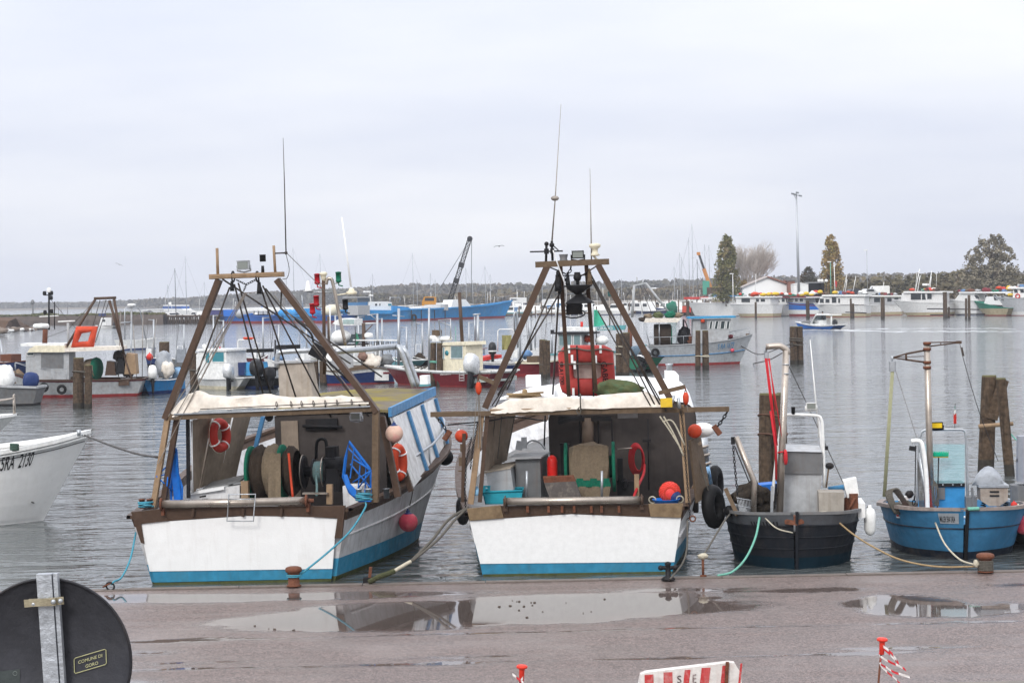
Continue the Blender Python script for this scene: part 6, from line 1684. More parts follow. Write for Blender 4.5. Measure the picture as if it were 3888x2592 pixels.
def pile(label,logs,rope=None,ropemat=None,group='timber mooring piles'):
 """logs: (bottom px, bottom py, top px, top py, width px); bottom at the waterline"""
 b0 = WZ(logs[0][0],logs[0][1],0)
 t = thing('mooring_pile',label,'mooring pile',WORLD,b0,group)
 for k,(bx,by,tx,ty,wpx) in enumerate(logs):
  B = WZ(bx,by,0); T = W(tx,ty,B.y)
  r = wpx / 2 / FPX * B.y
  d = (T - B)
  m = MB(); rows = []; n = 14
  us = [-.25,0,.06,.12,.3,.5,.7,.88,.985,1.0,1.0]
  for i,u in enumerate(us):
   c = B + d * u
   rr = r * (1.0 - .08 * u) * (1 if i < 9 else (.93 if i == 9 else .02))
   rows.append([c + V(math.cos(a),math.sin(a),0) * rr * (1 + .10 * noise.noise((math.cos(a) * 1.5 + bx,math.sin(a) * 1.5,u * 1.2)) + .09 * noise.noise((math.cos(a) * 5 + bx,math.sin(a) * 5,u * .6))) for a in [6.283 * j / n for j in range(n)]])
  v0 = len(m.v)
  for i in range(len(rows) - 1):
   m.grid([rows[i],rows[i + 1]],1 if i < 3 else (2 if i >= 8 else 0),True,closed=True)
  m.build('log',[LOG,LOGW,LOGT],t)
 if rope:
  for y_ in rope:
   m = MB()
   xs = [l[0] + (l[2] - l[0]) * (l[1] - y_) / max(1,l[1] - l[3]) for l in logs]; ws = [l[4] / 2 for l in logs]
   B = WZ(logs[0][0],logs[0][1],0)
   lo = min(x - w for x,w in zip(xs,ws)); hi = max(x + w for x,w in zip(xs,ws))
   a,b = W(lo,y_,B.y),W(hi,y_,B.y); c = (a + b) / 2; hw = (b - a).length / 2
   rr = max(ws) / FPX * B.y
   m.tube([c + V(math.cos(w_) * (hw * 1.02),math.sin(w_) * rr * 1.12,.03 * math.sin(w_ * 2)) for w_ in [6.283 * j / 18 for j in range(18)]],rr * .11 + .008,5,closed=True)
   m.build('rope_binding',ropemat or ROPEG,t)
 return t
pile('pair of squared brown piles before the grey trawler with the orange raft',[(298,1552,298,1357,43),(335,1552,336,1385,30)],(1410,))
pile('single mossy squared pile rising behind the tarpaulined blue boat',[(624,1440,624,1297,42)],None)
pile('brown pile bundle beside the white boat with teal windows',[(742,1474,738,1340,40),(778,1474,770,1338,26)],(1405,))
pile('mossy pile pair behind the beige exhaust housing',[(1196,1462,1194,1362,32),(1228,1462,1226,1370,28)],None)
pile('twin brown piles in front of the maroon boat with the cream cabin',[(1644,1466,1645,1301,25),(1669,1466,1670,1301,24)],(1372,1376),ROPEGN)
pile('three weathered piles left of the red life float',[(2058,1432,2058,1288,22),(2078,1432,2078,1292,22),(2070,1438,2068,1290,18)],(1385,))
pile('thick dark piles between the red float and the grey hulled boat',[(2352,1432,2352,1266,30),(2376,1434,2378,1262,28)],(1316,1345),ROPEW)
pile('two slim mossy piles in front of the grey hull with blue lettering',[(2650,1406,2650,1254,20),(2680,1404,2678,1254,25)],(1352,),ROPEW)
pile('pile pair standing alone in open water right of the grey hull',[(3014,1384,3012,1239,30),(3038,1383,3036,1239,26)],(1284,1292,1308))
pile('massive dark pile trio right behind the charcoal boat',[(2905,1905,2905,1492,50),(2948,1900,2945,1494,46),(2972,1880,2966,1490,40)],(1575,1648),pm('rusty_band',(.10,.05,.035),.7))
pile('leaning A-shaped pile pair with cross pole behind the blue boat',[(3742,1786,3756,1424,62),(3834,1806,3800,1434,40)],None)
tA = bpy.data.objects['mooring_pile.010']
Yp = WZ(3742,1786,0).y
m = MB(); m.tube([W(3716,1618,Yp - .45),W(3846,1608,Yp - .45)],.055,8); m.build('cross_pole',WOODL,tA)
m = MB(); m.beam(W(3762,1590,Yp - .1),W(3806,1440,Yp - .1),.28,.3,(0,1,0)); m.build('brace',LOG,tA)
m = MB(); m.tube(smooth([W(3812,1615,Yp - .5),W(3840,1650,Yp - .5),W(3895,1705,Yp - 1)]),.02,5); m.build('rope_binding',ROPEGN,tA)
# ---- grey-white trawler with orange raft, bow to the left
s = SB('moored_trawler','pale grey trawler with orange raft on its gantry and red waterline','fishing boat',(530,1500),(92,1510))
s.hull([(548,1437),(450,1440),(344,1441),(230,1443),(126,1440),(42,1416)],1.25,1.5,[GREYL,REDB,REDB,MAROON],bands=((.06,1),(.16,1,0)),top=(.10,3),rail=(.12,.06,BRONZE),deck=.4)
S = s.S
s.box('wheelhouse',98,1338,262,1440,.95,GREYL)
s.wbox(103,1338,128,1350,.96); s.wbox(156,1342,240,1400,.96,GREYP,'door_recess')
s.box('wheelhouse_roof',78,1304,245,1314,1.1,GEL)
s.poly('awning',[(105,1337),(245,1337),(245,1312),(135,1312),(112,1322)],1.15,CREAM)
s.poly('awning',[(245,1336),(458,1328),(456,1315),(300,1318),(245,1322)],1.15,CANVAS)
for a,b in (((243,1332),(362,1136)),((433,1134),(470,1345)),((470,1345),(517,1490)),((243,1330),(262,1425)),((415,1140),(462,1300)),((205,1330),(172,1432)),((240,1340),(215,1430))):
 s.tube('gantry_leg',[a,b],.075 if b[1] < 1400 else .05,BRONZE,lx=s.near * .5)
s.tube('gantry_beam',[(357,1133),(441,1130)],.08,BRONZE,lx=s.near * .5)
s.tubes('rigging',[((380,1138),(330,1320),.02),((402,1138),(350,1318),.02),((415,1140),(362,1300),.02),((360,1140),(260,1250),.015),((186,1130),(300,1260),.012),((260,1250),(180,1280),.012)],WIRE,kind='stuff')
s.tube('mast',[(186,1252),(186,1106)],.05,DARK); s.tube('mast_yard',[(168,1120),(195,1120)],.03,DARK)
for px,py in ((169,1114),(195,1113),(194,1131),(171,1186),(196,1182)):
 m = MB(); m.lathe([(.08,-.1),(.1,0),(.08,.12)],S(px,py,0),n=8); m.build('mast_lamp',DARK,s.t)
s.radar(186,1103,.12); s.tube('whip_antenna',[(207,1250),(207,1145)],.03,DARK); s.tube('boom',[(150,1202),(222,1198)],.03,GEL); s.tube('boom',[(220,1221),(285,1218)],.04,GEL)
s.tube('exhaust_stack',[(170,1305),(172,1250)],.14,RUST); s.tube('post',[(260,1300),(258,1225)],.07,GREYL)
s.radar(156,1238,.42,-1.0)
m = MB(); q = [(283,1308),(300,1252),(358,1249),(345,1308)]; qi = [(305,1292),(310,1274),(335,1273),(330,1290)]
yl = s.near * .9
m.tube([S(x,y,yl) for x,y in q],.24,8,closed=True); m.build('raft',ORANGE,s.t)
m = MB(); m.lathe([(.55,-.12),(.6,0),(.55,.12)],S(366,1398,0),(.35,1,0),16); m.build('net_drum',NETG,s.t); m = MB(); m.lathe([(.5,-.3),(.55,0),(.5,.3)],S(350,1400,0),(.35,1,0),16); m.build('net_drum',NETT,s.t)
for k,(x0,y0,x1,y1,mt) in enumerate(((472,1340,518,1420,WOODL),(440,1360,474,1420,DARK),(398,1370,440,1425,BRONZE),(170,1408,270,1440,WOOD))): s.poly('fish_crate_pile',[(x0,y1),(x1,y1),(x1 - 6,y0 + 4),(x0 + 8,y0)],.5,mt)
s.lump('net_pile',455,1350,.35,(1.2,1,.8),NETB); s.lump('net_pile',485,1405,.35,(1,1,1),WOOD)
s.poly('hull_plate',[(450,1464),(490,1462),(490,1442),(450,1442)],1.40,BRONZE)
s.rails(.55,.97,.6,5)
lift = lambda px,py,lab,f=s: tyre('tyre_fender',lab,f.S(px,py,f.near * 1.58),.26,.075,(1,0,0),f.fr,'tyres along the grey trawler')
lift(166,1470,'black tyre nearest the bow of the pale grey trawler'); lift(234,1478,'black tyre nearest the piles on the pale grey trawler')
buoy('round_buoy','small red ball buoy between the grey trawler and the blue tarpaulined boat',WZ(575,1465,0) + V(0,-.3,1.7),.2,WORLD,REDP,REDP)
# ---- grey inflatable with outboards at far left
s = SB('grey_workboat','grey workboat with covered white console half out of the picture','boat',(140,1536),(-60,1540))
s.hull([(146,1470),(90,1468),(20,1466),(-70,1455)],.9,.95,[GREYP,DARK],bands=((.05,1),(.1,1,0)),rail=(.14,.1,GREYL),deck=.2)
s.lump('covered_console',15,1440,.75,(.7,.7,1),GEL,jit=.2)
outboard(s.fr,s.S(92,1470,0),.95,'dark blue outboard between the brown cover and the grey workboat stern',NAVY,rz=.3)
m = MB(); m.ball(WZ(55,1500,0) + V(0,.8,.85),.5,(.85,.6,1),16,10,jit=.2); m.solo('brown_cover',pm('brown_cover_cloth',(.16,.11,.07),.9,dirt=.5,streak=0),'round brown cover over gear in the grey workboat','cover')
s = SB('small_trawler','small boat with rusty winch just entering at the left edge','boat',(60,1440),(-160,1440))
s.hull([(64,1372),(10,1378),(-100,1380),(-170,1360)],.9,1.1,[NAVY,DARK],rail=(.1,.06,RUST)); s.box('winch_box',0,1345,42,1372,.5,RUST); s.tube('mast',[(0,1290),(18,1400)],.06,GALV)
# ---- blue open boat under tarpaulins
s = SB('covered_boat','blue open boat under grey and cream tarpaulins','boat',(532,1497),(705,1486))
s.hull([(529,1440),(580,1442),(640,1440),(700,1430)],.95,1.05,[pm('bright_hull_blue',(.02,.20,.46),.45,dirt=.3,streak=.2),NAVY],rail=(.08,.05,GEL),deck=.15)
s.lump('grey_tarpaulin',625,1385,.62,(.75,.7,1.15),TARPG,jit=.4); s.lump('cream_tarpaulin',636,1402,.42,(.8,.7,1.1),CANVAS,lx=s.near * .4,jit=.4)
s.lump('blue_tarpaulin',676,1420,.38,(.8,.8,1.0),pm('pale_blue_cover',(.2,.33,.48),.6,dirt=.3,streak=0),lx=s.near * .3)
s.tube('mast',[(497,1440),(498,1220)],.05,GALV,lx=-1); s.tube('mast_arm',[(497,1222),(455,1226)],.04,GALV,lx=-1); s.tube('wheel_frame',[(668,1380),(668,1322),(706,1320),(706,1380)],.03,GALV); s.wbox(672,1325,703,1376,.0,TARPG,'wheel_screen')
s.tubes('rod_set',[((450,1430),(458,1180),.025),((540,1430),(543,1180),.02),((520,1440),(505,1230),.02),((565,1440),(595,1210),.014)],WIREL,kind='stuff')
outboard(s.fr,s.S(580,1442,s.near * 1.1),.95,'white grey outboard hanging at the stern of the tarpaulined blue boat',GEL,rz=.9 * s.near,tilt=-.2)
# ---- radar frame boat behind
s = SB('radar_boat','boat with pale radar dome on a grey portal frame near the jetty','boat',(460,1330),(590,1325))
s.hull([(458,1290),(500,1290),(560,1288),(595,1280)],.8,.9,[GEL,NAVY],deck=.2)
s.tube('portal_frame',[(474,1300),(474,1172),(480,1168),(524,1168),(532,1180),(556,1300)],.06,GALV); s.radar(499,1158,.45); s.tube('radar_post',[(499,1166),(499,1290)],.09,GREYL)
# ---- white cabin boat with teal windows
s = SB('cabin_boat','white cabin boat with teal windows and silver outboard','boat',(935,1476),(735,1472))
s.hull([(945,1433),(880,1436),(790,1436),(725,1420)],.95,1.05,[GEL,CREAM],rail=(.1,.07,GEL),deck=.3)
s.poly('cabin',[(745,1438),(862,1438),(858,1332),(760,1332),(745,1345)],.75,GEL); s.box('cabin_roof',736,1325,862,1333,.85,GEL)
s.wbox(780,1338,796,1377,.75,TEALG); s.wbox(806,1336,851,1374,.75,TEALG)
s.radar(776,1316,.12); s.tube('roof_lamp',[(835,1325),(835,1315)],.03,REDP)
outboard(s.fr,s.S(875,1440,s.near * 1.15),1.05,'silver outboard at the stern of the white boat with teal windows',SILVER,rz=1.1 * s.near,tilt=-.2)
s = SB('open_boat','small open boat with blue seat and chrome frame carrying an orange ring','boat',(1020,1476),(890,1472))
s.hull([(1022,1434),(985,1434),(930,1432),(885,1424)],.8,.9,[DARK,NAVY],rail=(.1,.07,GALV),deck=.2)
s.box('blue_seat',896,1376,935,1425,.5,NAVY); s.poly('blue_seat',[(928,1425),(968,1425),(960,1375),(930,1375)],.5,pm('bright_seat_blue',(.05,.28,.55),.5))
s.tube('roll_frame',[(905,1390),(903,1295),(908,1289),(968,1289),(975,1300),(978,1420)],.03,GEL)
m = MB(); m.torus(s.S(946,1285,0),.28,.07,(0.1,0,1),18,7); m.build('life_ring',ORANGE,s.t)
s.box('canopy',935,1325,985,1338,.5,DARK); s.box('gear_box',1045,1310,1085,1326,.5,DARK); s.tube('post',[(1045,1450),(1045,1290)],.05,DARK)
outboard(s.fr,s.S(990,1424,s.near * .95),1.15,'tall black outboard covered beside the blue boat seat',BLACKC,rz=1.2 * s.near)
outboard(s.fr,s.S(1035,1440,-.5),.9,'dark grey outboard half hidden by the beige exhaust housing',DARK,rz=1.3 * s.near)
# ---- white cruiser with flybridge
s = SB('cabin_cruiser','white cabin cruiser with rounded flybridge behind the navigation mast','boat',(1385,1425),(1190,1425))
s.hull([(1388,1370),(1330,1370),(1250,1366),(1175,1350)],1.3,1.5,[GEL,NAVY],rail=(.12,.08,GEL),deck=.1)
s.box('deckhouse',1230,1312,1345,1372,1.1,GEL)
m = MB(); c = s.S(1300,1285,0)
m.ball(s.S(1296,1280,0),.78,(.85,.85,.62),22,12); m.build('flybridge',GEL,s.t)
s.poly('flybridge_screen',[(1325,1300),(1346,1300),(1346,1268),(1334,1268)],.6,WINDOW)
s.poly('dinghy',[(1262,1228),(1285,1235),(1345,1235),(1345,1210),(1295,1208),(1275,1216)],.5,GEL); s.wbox(1302,1212,1344,1230,.5,pm('teal_board',(.35,.46,.45),.5),'name_board')
s.poly('instrument_deck',[(1240,1316),(1330,1312),(1330,1306),(1240,1310)],1.1,DARK)
s.tube('mast',[(1250,1320),(1248,1200)],.1,BRONZE); s.tube('stay',[(1253,1300),(1253,1160)],.04,GEL)
# ---- navy and white boat with tan cover
s = SB('navy_boat','navy and white workboat with a tan tarpaulin and square white stern box','boat',(1478,1452),(1225,1462))
s.hull([(1480,1406),(1420,1396),(1350,1402),(1290,1412),(1215,1405)],1.1,1.2,[NAVY,REDB,REDB,GEL],bands=((.03,1),(.08,1,0)),top=(.2,3),rail=(.1,.06,WOOD),deck=.25)
s.box('stern_box',1426,1409,1476,1444,1.2,GEL); s.box('stern_handle',1455,1412,1480,1419,1.22,MAROON)
s.poly('coaming',[(1318,1408),(1420,1398),(1420,1388),(1370,1388),(1325,1398)],.8,WOOD)
s.box('cabin',1290,1336,1342,1400,.7,GREYL); s.lump('tan_tarpaulin',1410,1372,.62,(1.1,.8,.75),CANVAS,jit=.5); s.lump('engine_cover',1470,1366,.42,(1.05,.9,.8),pm('slate_cover',(.20,.21,.22),.8,dirt=.3,streak=0),jit=.3)
s.lump('brown_tarpaulin',1375,1352,.3,(1.2,.8,.8),pm('red_brown_cloth',(.25,.15,.12),.9))
s.box('plank_roof',1362,1289,1508,1294,.5,GEL)
for px in (1370,1420,1470,1500): s.tube('roof_post',[(px,1294),(px + 3,1395)],.022,GALV)
s.tubes('net_frame',[((1375 + i * 9,1296),(1375 + i * 9 + (i % 3) * 3,1320 + (i * 7) % 20),.018) for i in range(14)],WIRE,kind='stuff')
s.poly('green_flag',[(1352,1310),(1366,1295),(1358,1268),(1351,1262)],.02,pm('dark_green_cloth',(.02,.18,.11),.8)); s.tube('flag_staff',[(1349,1330),(1349,1240)],.02,DARK)
s.radar(1398,1273,.28)
s.tube('hauling_mast',[(1383,1390),(1380,1226)],.1,BRONZE); s.tube('hauling_arm',[(1378,1228),(1430,1226)],.035,GEL); s.tube('hauling_arm',[(1385,1262),(1415,1232)],.03,BRONZE)
s.tube('hauling_mast',[(1434,1390),(1432,1190)],.07,GALV); s.tube('hauling_arm',[(1395,1196),(1432,1192)],.035,GALV); s.tube('hauling_arm',[(1408,1196),(1430,1214)],.025,GALV)
s.tube('hauling_mast',[(1513,1390),(1514,1170)],.08,GALV); s.tube('hauling_arm',[(1490,1197),(1536,1202)],.03,GALV)
# ---- maroon cabin boat
s = SB('cabin_boat','maroon hulled boat with a small cream wheelhouse','boat',(1882,1468),(1512,1458))
s.hull([(1883,1409),(1800,1410),(1773,1410),(1680,1408),(1560,1402),(1463,1388)],1.0,1.15,[MAROON,REDB,REDB,GEL],bands=((.03,1),(.06,1,0)),top=(.12,3),rail=(.16,.08,GEL),deck=.2)
s.poly('wheelhouse',[(1676,1408),(1770,1408),(1768,1300),(1684,1300),(1678,1340)],.62,CREAM)
s.poly('wheelhouse_roof',[(1678,1311),(1772,1310),(1770,1297),(1682,1299)],.72,CREAM)
s.wbox(1712,1313,1757,1361,.62,pm('grey_green_glass',(.16,.23,.24),.1,dirt=0,streak=0,bump=0)); s.wbox(1682,1318,1688,1362,.62,TEALG)
m = MB(); m.lathe([(.14,0),(.14,.03)],s.S(1696,1340,s.near * .64),(1,0,0),14); m.build('porthole',TEALG,s.t)
s.tube('grab_rail',[(1714,1378),(1756,1377)],.02,DARK)
lettering('LENA II 5RA 0787',lambda u,v,s=s: s.S(1671,1424,s.near * 1.19) + (s.S(1716,1422,s.near * 1.17) - s.S(1671,1424,s.near * 1.19)) * (u / 1.28) + V(0,0,v * .9),TXTW,s.t,size=.16)
for dx in (0,18): s.tube('ladder_rail',[(1744 + dx,1446),(1744 + dx,1406),(1747 + dx,1400),(1751 + dx,1402)],.018,GEL,lx=s.near * 1.2)
for y_ in (1424,1434,1444): s.tube('ladder_rung',[(1744,y_),(1762,y_)],.016,GEL,lx=s.near * 1.2)
s.poly('swim_platform',[(1776,1456),(1838,1450),(1838,1432),(1776,1432)],1.2,pm('pale_green_gel',(.55,.62,.58),.4,dirt=.3))
s.box('stern_seat',1640,1285,1666,1296,.3,GEL) ; s.radar(1650,1282,.28); s.radar(1694,1286,.33); s.box('lamp_box',1640,1253,1665,1275,.12,WOOD)
s.tube('hauling_mast',[(1755,1300),(1744,1110)],.10,BRONZE); s.tube('hauling_mast',[(1629,1405),(1629,1165)],.06,GALV); s.tube('mast_frame',[(1678,1300),(1665,1215),(1711,1212),(1711,1285)],.04,GALV); s.tube('mast_frame',[(1670,1222),(1712,1236)],.025,GALV)
s.tube('ensign_staff',[(1730,1300),(1730,1238)],.015,ROPEGN); s.tubes('deck_clutter',[((1500 + i * 14,1405 - (i * 5) % 16),(1530 + i * 12,1398 - (i * 3) % 14),.04) for i in range(9)],ROPEG,kind='stuff')
outboard(s.fr,s.S(1800,1425,s.near * 1.35),1.35,'large silver outboard tilted at the stern of the maroon cabin boat',SILVER,rz=1.2 * s.near,tilt=-.35)
# ---- navy boat with red cover
s = SB('navy_boat','navy open boat with a bright red bow cover and black outboard','boat',(1835,1424),(2020,1418))
s.hull([(1832,1374),(1880,1376),(1940,1376),(2030,1362)],1.0,1.1,[NAVY,DARK,DARK,GEL],bands=((.03,1),(.06,1,0)),top=(.15,3),rail=(.1,.06,GEL),deck=.1)
s.poly('red_cover',[(1822,1372),(1905,1358),(1905,1346),(1870,1350),(1828,1358)],.8,REDP)
s.tube('wheel_frame',[(1890,1335),(1890,1256),(1896,1250),(1945,1249),(1952,1258),(1955,1330)],.035,GEL)
m = MB(); rows = [[s.S(1906 + 36 * j / 6,y_,.15 * math.sin(j * 2 + i)) for j in range(7)] for i,y_ in enumerate((1272,1290,1310,1328))]; m.grid(rows); m.build('olive_jacket',pm('olive_cloth',(.33,.31,.13),.9,dirt=.3,streak=0),s.t)
s.lump('grey_cover',1958,1375,.35,(1.2,.8,.8),TARPG)
s.tube('hauling_mast',[(1815,1370),(1814,1196)],.09,GALV); s.tube('hauling_mast',[(1804,1296),(1802,1200)],.05,GALV); s.tube('hauling_arm',[(1796,1195),(1824,1192)],.06,GALV)
s.tube('hauling_mast',[(1966,1320),(1963,1190),(1958,1183),(1952,1192),(1954,1260)],.06,GALV); s.tube('hauling_mast',[(2015,1330),(2008,1200)],.06,GALV); s.tubes('rod_set',[((2032,1330),(2036,1190),.02),((1986,1275),(2018,1268),.03),((2018,1268),(2020,1330),.03),((1712,1395),(1810,1290),.03),((1775,1330),(1850,1320),.05)],GALV,kind='stuff')
outboard(s.fr,s.S(1870,1345,s.near * .5),1.0,'black outboard with white band in front of the olive jacket',BLACKC,rz=1.3 * s.near,band=GEL)
# ---- maroon open boat
s = SB('maroon_boat','maroon open boat with pale gunwale and blue bundle behind three piles','boat',(1965,1428),(2140,1426))
s.hull([(1962,1376),(2010,1378),(2070,1376),(2150,1362)],1.0,1.1,[MAROON,REDB],rail=(.13,.08,CREAM),deck=.25,dmat=WOOD)
s.lump('blue_bundle',2000,1345,.35,(1.3,.8,.8),TARPB); s.box('wood_gear',2000,1352,2045,1376,.5,WOOD)
s.tube('bow_post',[(1990,1362),(2022,1350)],.04,GEL)
# ---- boat with teal name board and green flag
s = SB('flag_boat','boat with teal name board and large green flag behind the red float','fishing boat',(2100,1400),(2440,1396))
s.hull([(2096,1345),(2180,1345),(2290,1340),(2380,1330),(2455,1310)],1.3,1.5,[GEL,TEAL],rail=(.12,.08,TEAL),deck=.2)
s.box('wheelhouse',2118,1266,2210,1345,1.0,GREYL)
for x0,x1 in ((2122,2142),(2148,2170),(2178,2204)): s.wbox(x0,1272,x1,1312,1.0,pm('grey_green_glass',(.16,.23,.24)))
s.box('roof',2090,1262,2250,1268,1.2,DARK); s.box('roof',2126,1242,2260,1256,.8,GEL)
s.poly('name_board',[(2206,1256),(2372,1252),(2378,1234),(2206,1240)],.05,TEAL)
lettering('URANO',lambda u,v,s=s: s.S(2272,1252,s.near * .09) + V(0,u * s.near * -1 if False else u * (1 if s.S(2300,1250).y > s.S(2270,1250).y else -1),v),TXTW,s.t,size=.26)
s.tube('stern_lamp',[(2209,1243),(2209,1221)],.09,REDP); s.lump('dome',2285,1292,.5,(.95,.9,.62),GEL,jit=0); s.box('roof_lamp',2090,1252,2102,1262,.1,DARK)
m = MB(); rows = [[s.S(2255 + 47 * (j / 6) * (.25 + .75 * i / 5),1176 + 66 * i / 5 - (10 * j / 6 if i > 3 else 0),.12 * math.sin(j * 1.4 + i * .6)) for j in range(7)] for i in range(6)]; m.grid(rows); m.build('green_flag',pm('flag_green',(.06,.42,.28),.8,dirt=.1,streak=0),s.t)
s.tube('flag_staff',[(2254,1330),(2254,1165)],.03,GALV); s.tube('mast',[(2266,1330),(2263,1250)],.04,DARK); s.tube('mast',[(2315,1260),(2314,1120)],.05,WIREL); s.box('mast_lamp',2308,1106,2322,1124,.1,pm('dark_teal',(.01,.08,.08),.4))
s.lump('orange_gear',2230,1285,.3,(1.2,1,.8),ORANGE); s.tube('post',[(2392,1340),(2392,1235)],.16,RUST)
# ---- green boat
s = SB('green_boat','small green boat with two outboards beside dark piles','boat',(2445,1412),(2375,1404))
s.hull([(2448,1358),(2420,1358),(2395,1356),(2368,1350)],.7,.8,[pm('green_hull',(.02,.25,.14),.5,dirt=.4,streak=.3),DARK],rail=(.1,.06,DARK),deck=.2)
outboard(s.fr,s.S(2430,1352,0),.85,'blue grey outboard above the green hull',pm('blue_grey_cowl',(.10,.15,.20),.3),rz=1.3 * s.near)
outboard(s.fr,s.S(2455,1385,s.near * .3),1.05,'black and chrome outboard tilted toward the grey hull tyre',BLACKC,rz=1.2 * s.near,tilt=-.5,band=SILVER)
# ---- grey hull with blue lettering
s = SB('grey_fishing_boat','grey hulled fishing boat with blue roof edge and blue registration','fishing boat',(2500,1386),(2808,1380))
s.hull([(2460,1312),(2540,1310),(2640,1304),(2720,1296),(2790,1286),(2858,1268)],1.3,1.5,[pm('grey_hull',(.36,.38,.40),.5,dirt=.25,streak=.35,dcol=(.2,.17,.14)),REDB],bands=((.04,1),(.14,1,0)),rail=(.1,.06,GREYL),deck=.25)
H = s.H
for sd_ in (1,-1):
 m = MB(); m.tube([H.pt(.02 + .96 * i / 20,.48,sd_,.02) for i in range(21)],.035,5); m.build('blue_line',BLUET,s.t)
s.poly('wheelhouse',[(2628,1306),(2760,1302),(2776,1212),(2632,1212)],1.0,GREYL)
s.poly('roof',[(2612,1210),(2794,1206),(2794,1199),(2612,1203)],1.25,pm('roof_blue',(.03,.26,.48),.5))
for a,b,c,d in ((2692,2703,2706,2697),(2712,2724,2729,2718),(2734,2750,2754,2738),(2757,2768,2772,2761)): s.win([(a,1248),(b,1248),(c,1219),(d,1219)],1.0)
s.wbox(2660,1218,2684,1250,1.0,GREYP,'cabin_side_panel')
m = MB(); m.ball(s.S(2668,1218,s.near * 1.1),.14); m.build('roof_float',ORANGE,s.t)
s.poly('awning',[(2446,1224),(2572,1224),(2588,1208),(2452,1208)],1.2,CANVAS)
for px,py,r,sc,mt in ((2460,1200,.3,(1.6,1,.5),NETT),(2500,1196,.35,(1.6,1,.6),pm('olive_net',(.10,.115,.05))),(2545,1194,.38,(1.4,1,.6),NETG),(2575,1196,.3,(1.4,1,.55),NETT),(2440,1212,.28,(1.6,1,.5),NETB)): s.lump('roof_net',px,py,r,sc,mt,jit=.5)
m = MB(); m.lathe([(.75,-.9),(.8,-.88),(.8,.2),(.75,.22)],s.S(2535,1275,.0),(0,1,0),16); m.build('net_drum',NETB,s.t)
m = MB(); m.lathe([(.68,-.1),(.68,.1)],s.S(2545,1275,s.near * .1),(0,1,0),16); m.build('drum_band',NETG,s.t)
s.lump('gear',2598,1280,.5,(1.0,.9,1.3),DARK,jit=.4); s.lump('gear',2615,1290,.4,(1,.9,1),RUST,jit=.4); s.tube('gear_mast',[(2595,1305),(2595,1212)],.07,DARK); s.tube('gear_stay',[(2600,1215),(2625,1280)],.04,DARK)
for px in (2503,2446,2570): s.tube('awning_post',[(px,1224),(px + (20 if px < 2500 else 0),1310)],.03,GALV,lx=s.near * 1.1)
s.rails(.02,.5,.55,6); s.rails(.72,.97,.45,4)
s.poly('foredeck_box',[(2700,1292),(2765,1284),(2765,1270),(2700,1272)],.7,GEL); s.lump('windlass',2773,1278,.18,(1.2,1,.8),MAROON); s.lump('bow_gear',2840,1274,.14,(1,1,1),WOOD)
for a,b,r in (((2408,1082),(2400,1205),.1),((2453,1075),(2541,1188),.08),((2408,1085),(2455,1075),.07),((2418,1052),(2420,1080),.05),((2441,1060),(2441,1080),.05)): s.tube('gantry_leg',[a,b],r,GREYL,lx=-.3)
s.tubes('rigging',[((2430,1082),(2475,1190),.02),((2440,1080),(2500,1190),.02),((2405,1085),(2378,1128),.015),((2380,1128),(2390,1200),.012),((2422,1080),(2440,1190),.014)],WIRE,lx=-.3,kind='stuff')
def n_sra(u,v,H=H,s=s):
 side = s.near; k0,k1 = .615,.83
 return H.pt(k0 + (k1 - k0) * u / 1.78,.66 + v * .82,side,.03)
lettering('S RA 1673',n_sra,TXTB,s.t,size=.38)
tyre('tyre_fender','black tyre with chrome cover on the stern of the grey hulled boat',s.S(2488,1338,s.near * 1.5),.3,.09,(1,.3,0),s.fr)
buoy('round_buoy','small pink buoy below the blue registration on the grey hull',s.H.pt(.80,.55,s.near,.12),.13,s.fr,PINK)
m = MB(); m.tube(smooth([s.S(2808,1310,0) + V(0,0,0),WZ(2880,1345,0) if False else s.fr.I @ W(2880,1345,127),s.fr.I @ W(2950,1325,122),s.fr.I @ W(3010,1302,WZ(3014,1384,0).y - .3)]),.03,5); m.solo('mooring_line',WIRE,'dark line from the grey bow toward the lone pile pair','rope',None,s.fr)
m = MB(); m.tube(smooth([s.fr.I @ WZ(2860,1380,.02),s.fr.I @ W(2930,1362,124),s.fr.I @ W(3012,1312,WZ(3014,1384,0).y - .35)]),.035,5); m.solo('mooring_line',WIRE,'lower dark line dipping into the water by the lone pile pair','rope',None,s.fr)
